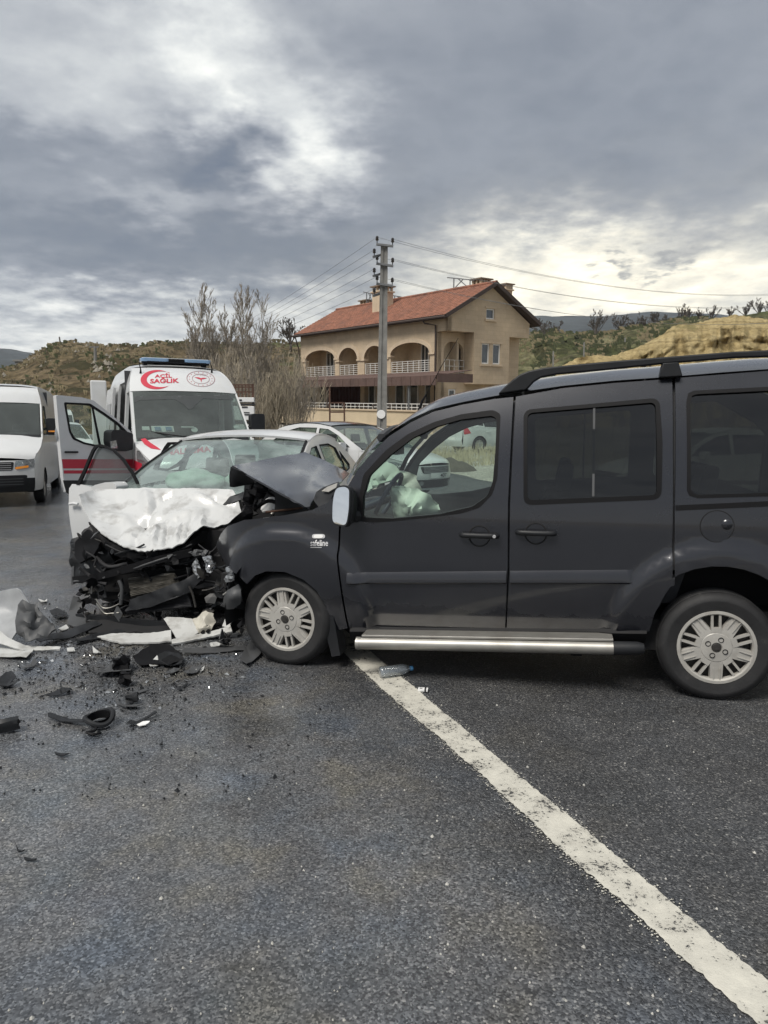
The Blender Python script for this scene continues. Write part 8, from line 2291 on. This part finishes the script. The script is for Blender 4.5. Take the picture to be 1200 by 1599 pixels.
shard('white_shard', 'flat white square chip right of the grey panel edge', 'shard', [(105, 1016), (116, 1014), (118, 1019), (106, 1021)], 'whitedull', h=.01, seed=9)
# big grey and black sheets under the bumper
shard('grey_trim', 'long dark grey cover lying below the white bumper beside the front wheel', 'trim piece', [(280, 1024), (292, 1016), (330, 1015), (380, 1012), (384, 1018), (330, 1022), (288, 1026)], 'greyplastic', h=.04, seed=11)
shard('black_sheet', 'wide black plastic cover crumpled in the middle of the debris', 'plastic sheet', [(208, 1032), (224, 1020), (240, 1012), (262, 1010), (282, 1022), (286, 1038), (268, 1046), (240, 1042), (220, 1044)], 'trim', h=.035, bend=.03, seed=12)
shard('black_sheet', 'black ribbed grille piece in front of the white bumper', 'plastic sheet', [(246, 1030), (258, 1022), (280, 1026), (288, 1034), (284, 1044), (262, 1046), (250, 1040)], 'blackplastic', h=.06, bend=.02, seed=13)
shard('lamp_housing', 'torn grey lamp housing with a long pale arm on the asphalt', 'lamp housing', [(146, 1060), (164, 1048), (182, 1036), (186, 1038), (178, 1046), (200, 1036), (208, 1044), (204, 1056), (188, 1060), (164, 1060)], 'greyplastic', h=.07, seed=14)
chunk('lamp_socket', 'round black lamp socket sitting in the torn grey housing', 'lamp socket', 190, 1050, (.09, .06, .07), 'trim', 15, .4)
shard('black_sheet', 'grey wheel arch flap resting against the front wheel of the van', 'plastic sheet', [(374, 1036), (382, 1020), (396, 1006), (408, 1026), (386, 1044)], 'greyplastic', h=.10, bend=.0, seed=16)
shard('white_shard', 'white forked splinter in front of the black grille piece', 'shard', [(232, 1040), (246, 1030), (250, 1036), (240, 1038), (248, 1042), (236, 1046)], 'whitedull', h=.03, seed=17)
shard('white_shard', 'jagged white strip under the right end of the white bumper', 'shard', [(328, 1010), (344, 1006), (356, 1008), (344, 1014), (330, 1015)], 'whitedull', h=.03, seed=18)
for k, (px, mt, lab) in enumerate((([(288, 1052), (302, 1046), (316, 1048), (304, 1055), (292, 1058)], 'greyplastic', 'curved grey scrap right of the black grille piece'), ([(256, 1054), (272, 1048), (282, 1048), (270, 1056)], 'greyplastic', 'flat grey scrap below the black grille piece'), ([(306, 1050), (320, 1044), (318, 1050)], 'whitedull', 'pale chip at the right end of the grey scraps'),
                                 ([(145, 1014), (150, 1018), (160, 1022), (154, 1024), (146, 1022)], 'whitedull', 'white hook shaped chip below the white bumper tip'), ([(34, 1046), (48, 1040), (54, 1034), (60, 1038), (46, 1048), (36, 1050)], 'greyplastic', 'pale bent clip at the left below the bumper piece'))):
    shard('scrap', lab, 'scrap', px, mt, h=.03, seed=20 + k)
# loose parts nearer the camera
root = thing('black_ring', 'black plastic ring lying on the wet asphalt nearest the camera', 'ring', gp(156, 1133))
m = MB(); ctr = Vector((0, 0, .045)); T = Matrix.Translation(ctr) @ Matrix.Rotation(R(8), 4, 'X')
m.tube([T @ Vector((.068 * cos(a), .068 * sin(a), .012 * sin(2 * a))) for a in [2 * pi * k / 30 for k in range(30)]], .013, 8, closed=True); m.build('rim', M_['blackplastic'], root)
m = MB(); m.lathe([(.055, .01), (.05, -.03), (.048, -.032), (.05, .0)], 24, T, cap=False); m.build('collar', M_['trim'], root)
m = MB(); m.tube(curve([(.0, -.06, .03), (.02, -.10, .02), (-.01, -.13, .02), (.03, -.14, .015), (.05, -.11, .01)], 5), .007, 6); m.build('snapped_clip', M_['trim'], root)
shard('black_trim', 'straight black bar lying left of the plastic ring', 'trim strip', [(75, 1120), (80, 1119), (132, 1130), (133, 1136), (110, 1133), (76, 1125)], 'blackplastic', h=.03, bend=.005, seed=31)
shard('black_trim', 'thin black stick with a knob right of the plastic ring', 'trim strip', [(198, 1137), (204, 1128), (212, 1130), (244, 1117), (246, 1119), (214, 1134)], 'blackplastic', h=.03, bend=.005, seed=32)
shard('white_shard', 'white oval chip right of the black stick', 'shard', [(214, 1134), (224, 1130), (235, 1131), (228, 1136), (218, 1137)], 'plate', h=.01, seed=33)
shard('black_trim', 'black claw shaped piece between the ring and the debris heap', 'trim strip', [(70, 1091), (84, 1085), (98, 1080), (112, 1079), (113, 1085), (96, 1088), (82, 1090)], 'blackplastic', h=.05, bend=.01, seed=34)
shard('black_trim', 'black bent blade lying at the left edge below the grey panel', 'trim strip', [(-10, 1072), (10, 1058), (18, 1055), (26, 1062), (16, 1070), (28, 1068), (26, 1074), (0, 1078)], 'blackplastic', h=.07, bend=.02, seed=35)
chunk('black_block', 'black square sensor block at the left edge nearest the camera', 'plastic block', 13, 1143, (.10, .06, .05), 'blackplastic', 36, .4, .25)
chunk('black_block', 'small round black cap below the lamp housing', 'plastic block', 207, 1098, (.06, .05, .04), 'blackplastic', 37, .2, .3)
chunk('black_block', 'black knobbly connector between lamp housing and cap', 'plastic block', 196, 1072, (.06, .05, .06), 'trim', 38, .2, .5)
shard('scrap', 'twisted grey bracket beside the small black cap', 'scrap', [(179, 1095), (186, 1100), (198, 1104), (224, 1106), (214, 1110), (196, 1110), (184, 1103)], 'greyplastic', h=.04, seed=39)
shard('scrap', 'thin pale rod lying above the small black cap', 'scrap', [(206, 1084), (230, 1078), (231, 1081), (209, 1087)], 'greyplastic', h=.01, bend=.0, seed=40)
shard('scrap', 'thin black rod right of the lamp housing', 'scrap', [(277, 1079), (293, 1069), (294, 1071), (281, 1081)], 'blackplastic', h=.01, bend=.0, seed=41)
shard('scrap', 'triangular black splinter alone at the lower left', 'scrap', [(22, 1319), (30, 1336), (40, 1331), (31, 1333)], 'blackplastic', h=.03, bend=.0, seed=42)
shard('scrap', 'thin black sliver below the triangular splinter', 'scrap', [(38, 1345), (58, 1345), (57, 1348), (40, 1348)], 'blackplastic', h=.01, bend=.0, seed=43)
shard('scrap', 'short dark stick on the oily patch of road', 'scrap', [(86, 1179), (110, 1180), (100, 1184), (88, 1182)], 'blackplastic', h=.01, bend=.0, seed=44)
shard('scrap', 'tiny dark peg standing alone right of the ring', 'scrap', [(249, 1166), (254, 1162), (255, 1166), (251, 1169)], 'blackplastic', h=.02, bend=.0, seed=45)
# crumbs of glass and plastic, too many to count
m1, m2 = MB(), MB(); rg = random.Random(8)
for k in range(1500):
    if rg.random() < .8: px, py = rg.gauss(190, 110), rg.gauss(1035, 42)
    else: px, py = rg.uniform(0, 520), rg.uniform(930, 1250)
    if py < 925: continue
    p = gp(px, py); s = rg.uniform(.003, .012) * (1.6 if rg.random() < .06 else 1)
    tgt = m1 if rg.random() < .86 else m2
    V = [(p.x + s * rg.uniform(.4, 1) * cos(a), p.y + s * rg.uniform(.4, 1) * sin(a), .003 + (s * rg.uniform(.2, .8) if i % 2 else 0)) for i, a in enumerate((.2, 1.4, 2.7, 4.0, 5.2))]
    tgt.add(V + [(p.x, p.y, .004 + s * .8)], [(i, (i + 1) % 5, 5) for i in range(5)])
o = stuff(m1.build('plastic_debris', M_['blackplastic'], smooth=0)); tag(o, 'black plastic crumbs strewn over the asphalt around the crash', 'debris')
o = stuff(m2.build('glass_debris', M_['lens'], smooth=0)); tag(o, 'white and glassy crumbs strewn over the asphalt around the crash', 'debris')
for nm, mt, n, lab in (('clear_lens_crumbs', 'lens', 160, 'clear lens crumbs scattered around the crash'), ('plastic_flakes', 'greyplastic', 260, 'grey plastic flakes scattered around the crash')):
    m = MB()
    for k in range(n):
        px, py = rg.gauss(200, 95), rg.gauss(1030, 36)
        if py < 960: continue
        p = gp(px, py); s_ = rg.uniform(.006, .022); g = rg.uniform(0, 6.28); h = rg.uniform(.003, .014)
        m.add([(p.x + s_ * cos(g), p.y + s_ * sin(g), .003), (p.x + s_ * .6 * cos(g + 1.7), p.y + s_ * .6 * sin(g + 1.7), .004 + h), (p.x - s_ * cos(g), p.y - s_ * sin(g), .003 + h * .5), (p.x + s_ * .5 * cos(g - 1.5), p.y + s_ * .5 * sin(g - 1.5), .003)], [(0, 1, 2, 3)])
    o = stuff(m.build(nm, M_[mt], smooth=0, solid=.002)); tag(o, lab, 'debris')
m = MB()
for k in range(260):
    p = gp(rg.uniform(0, 1200), rg.uniform(1090, 1599)); s = rg.uniform(.0025, .006) if rg.random() < .93 else rg.uniform(.006, .010)
    V = [(p.x + s * rg.uniform(.5, 1) * cos(a), p.y + s * rg.uniform(.5, 1) * sin(a), .001) for a in (.2, 1.4, 2.7, 4.0, 5.2)]
    m.add(V + [(p.x, p.y, .003 + s * .7)], [(i, (i + 1) % 5, 5) for i in range(5)])
o = stuff(m.build('loose_grit', pm('pale_grit', (.42, .41, .38), .8, var=.3), smooth=0)); tag(o, 'pale grit scattered over the near asphalt', 'grit')

# water bottle on the painted line
a, b_ = gp(593, 1060), gp(646, 1053)
root = thing('water_bottle', 'clear plastic water bottle with a blue cap lying on the white line', 'bottle', (a.x, a.y, .0), atan2(b_.y - a.y, b_.x - a.x))
L_ = (b_ - a).length; T = Matrix.Translation((0, 0, .041)) @ Matrix.Rotation(pi / 2, 4, 'Y')
prof = [(.0, .004), (.024, .0), (.034, .008)]
for k in range(9): z = .02 + k * .011; prof += [(.0345, z), (.0325, z + .004), (.0325, z + .007)]
prof += [(.034, .125), (.034, .150), (.030, .168), (.020, .186), (.0135, .194), (.0135, .206)]
k_ = (L_ - .016) / .206
m = MB(); m.lathe([(r, z * k_) for r, z in prof], 28, T, cap=False)
mg, nt, bs, out = newmat('clear_bottle'); nt.nodes.remove(bs)
tr = nt.nodes.new('ShaderNodeBsdfTransparent'); tr.inputs[0].default_value = (.86, .90, .93, 1); gl = nt.nodes.new('ShaderNodeBsdfGlossy'); gl.inputs['Roughness'].default_value = .08
df = nt.nodes.new('ShaderNodeBsdfDiffuse'); df.inputs[0].default_value = (.5, .55, .6, 1); lw = nt.nodes.new('ShaderNodeLayerWeight'); lw.inputs[0].default_value = .45
x1 = nt.nodes.new('ShaderNodeMixShader'); x1.inputs[0].default_value = .22; nt.links.new(tr.outputs[0], x1.inputs[1]); nt.links.new(df.outputs[0], x1.inputs[2])
x2 = nt.nodes.new('ShaderNodeMixShader'); nt.links.new(lw.outputs['Facing'], x2.inputs[0]); nt.links.new(x1.outputs[0], x2.inputs[1]); nt.links.new(gl.outputs[0], x2.inputs[2]); nt.links.new(x2.outputs[0], out.inputs[0])
m.build('bottle_body', mg, root, smooth=50)
m = MB(); z0 = .198 * k_; m.lathe([(.0155, z0), (.0155, z0 + .016), (.014, z0 + .018), (0, z0 + .018)], 20, T); m.build('bottle_cap', pm('blue_cap', (.10, .30, .55), .4), root, smooth=40)
# small white card box beside the line
p = gp(661, 1080); root = thing('small_box', 'tiny white card packet with a black stripe right of the white line', 'packet', (p.x, p.y, .006), R(-8))
m = MB(); m.box((0, 0, .007), (.058, .036, .013)); bx = m.build('packet', M_['plate'], root, smooth=0, bevel=.001)
m = MB(); m.box((.014, 0, .0072), (.010, .0365, .0136)); m.build('black_stripe', M_['ink'], bx, smooth=0)
m = MB(); m.box((-.012, .0, .0138), (.016, .010, .0012)); m.build('grey_print', M_['greyplastic'], bx, smooth=0)

# dead grass on the verge beyond the van
m = MB(); rg = random.Random(3)
for k in range(5200):
    Y = rg.uniform(23.5, 30.0); X = rg.uniform(.5, 9.5)
    if fbm(X * .7, Y * .9, 2.0) < -.12 + (.35 if Y < 24.6 else 0): continue
    z = rise(Y); h = rg.uniform(.15, .55); a = rg.uniform(0, 2 * pi); l = rg.uniform(0, .22)
    w = .012; m.add([(X - w, Y, z), (X + w, Y, z), (X + l * cos(a), Y + l * sin(a), z + h)], [(0, 1, 2)])
o = stuff(m.build('dry_grass', pm('dead_grass', (.42, .37, .25), .9, var=.3, vs=3), smooth=0)); tag(o, 'pale dead grass on the verge in front of the white hatchback', 'grass')
p = aty(698, 719, 23); m = MB(); m.grid(lambda u, v: (1.0 * v * cos(u), .6 * v * sin(u), .42 * (1 - v * v) + .08 * nz3(v * cos(u) * 4, v * sin(u) * 4)), lin(0, 2 * pi, 24), lin(0.02, 1, 8)); o = m.build('soil_heap', pm('dark_soil', (.08, .07, .055), .95, var=.3, bump=.5, bs=12)); o.location = (p.x, 23, rise(23) - .02)
tag(o, 'small dark heap of soil on the verge seen through the van window', 'heap')
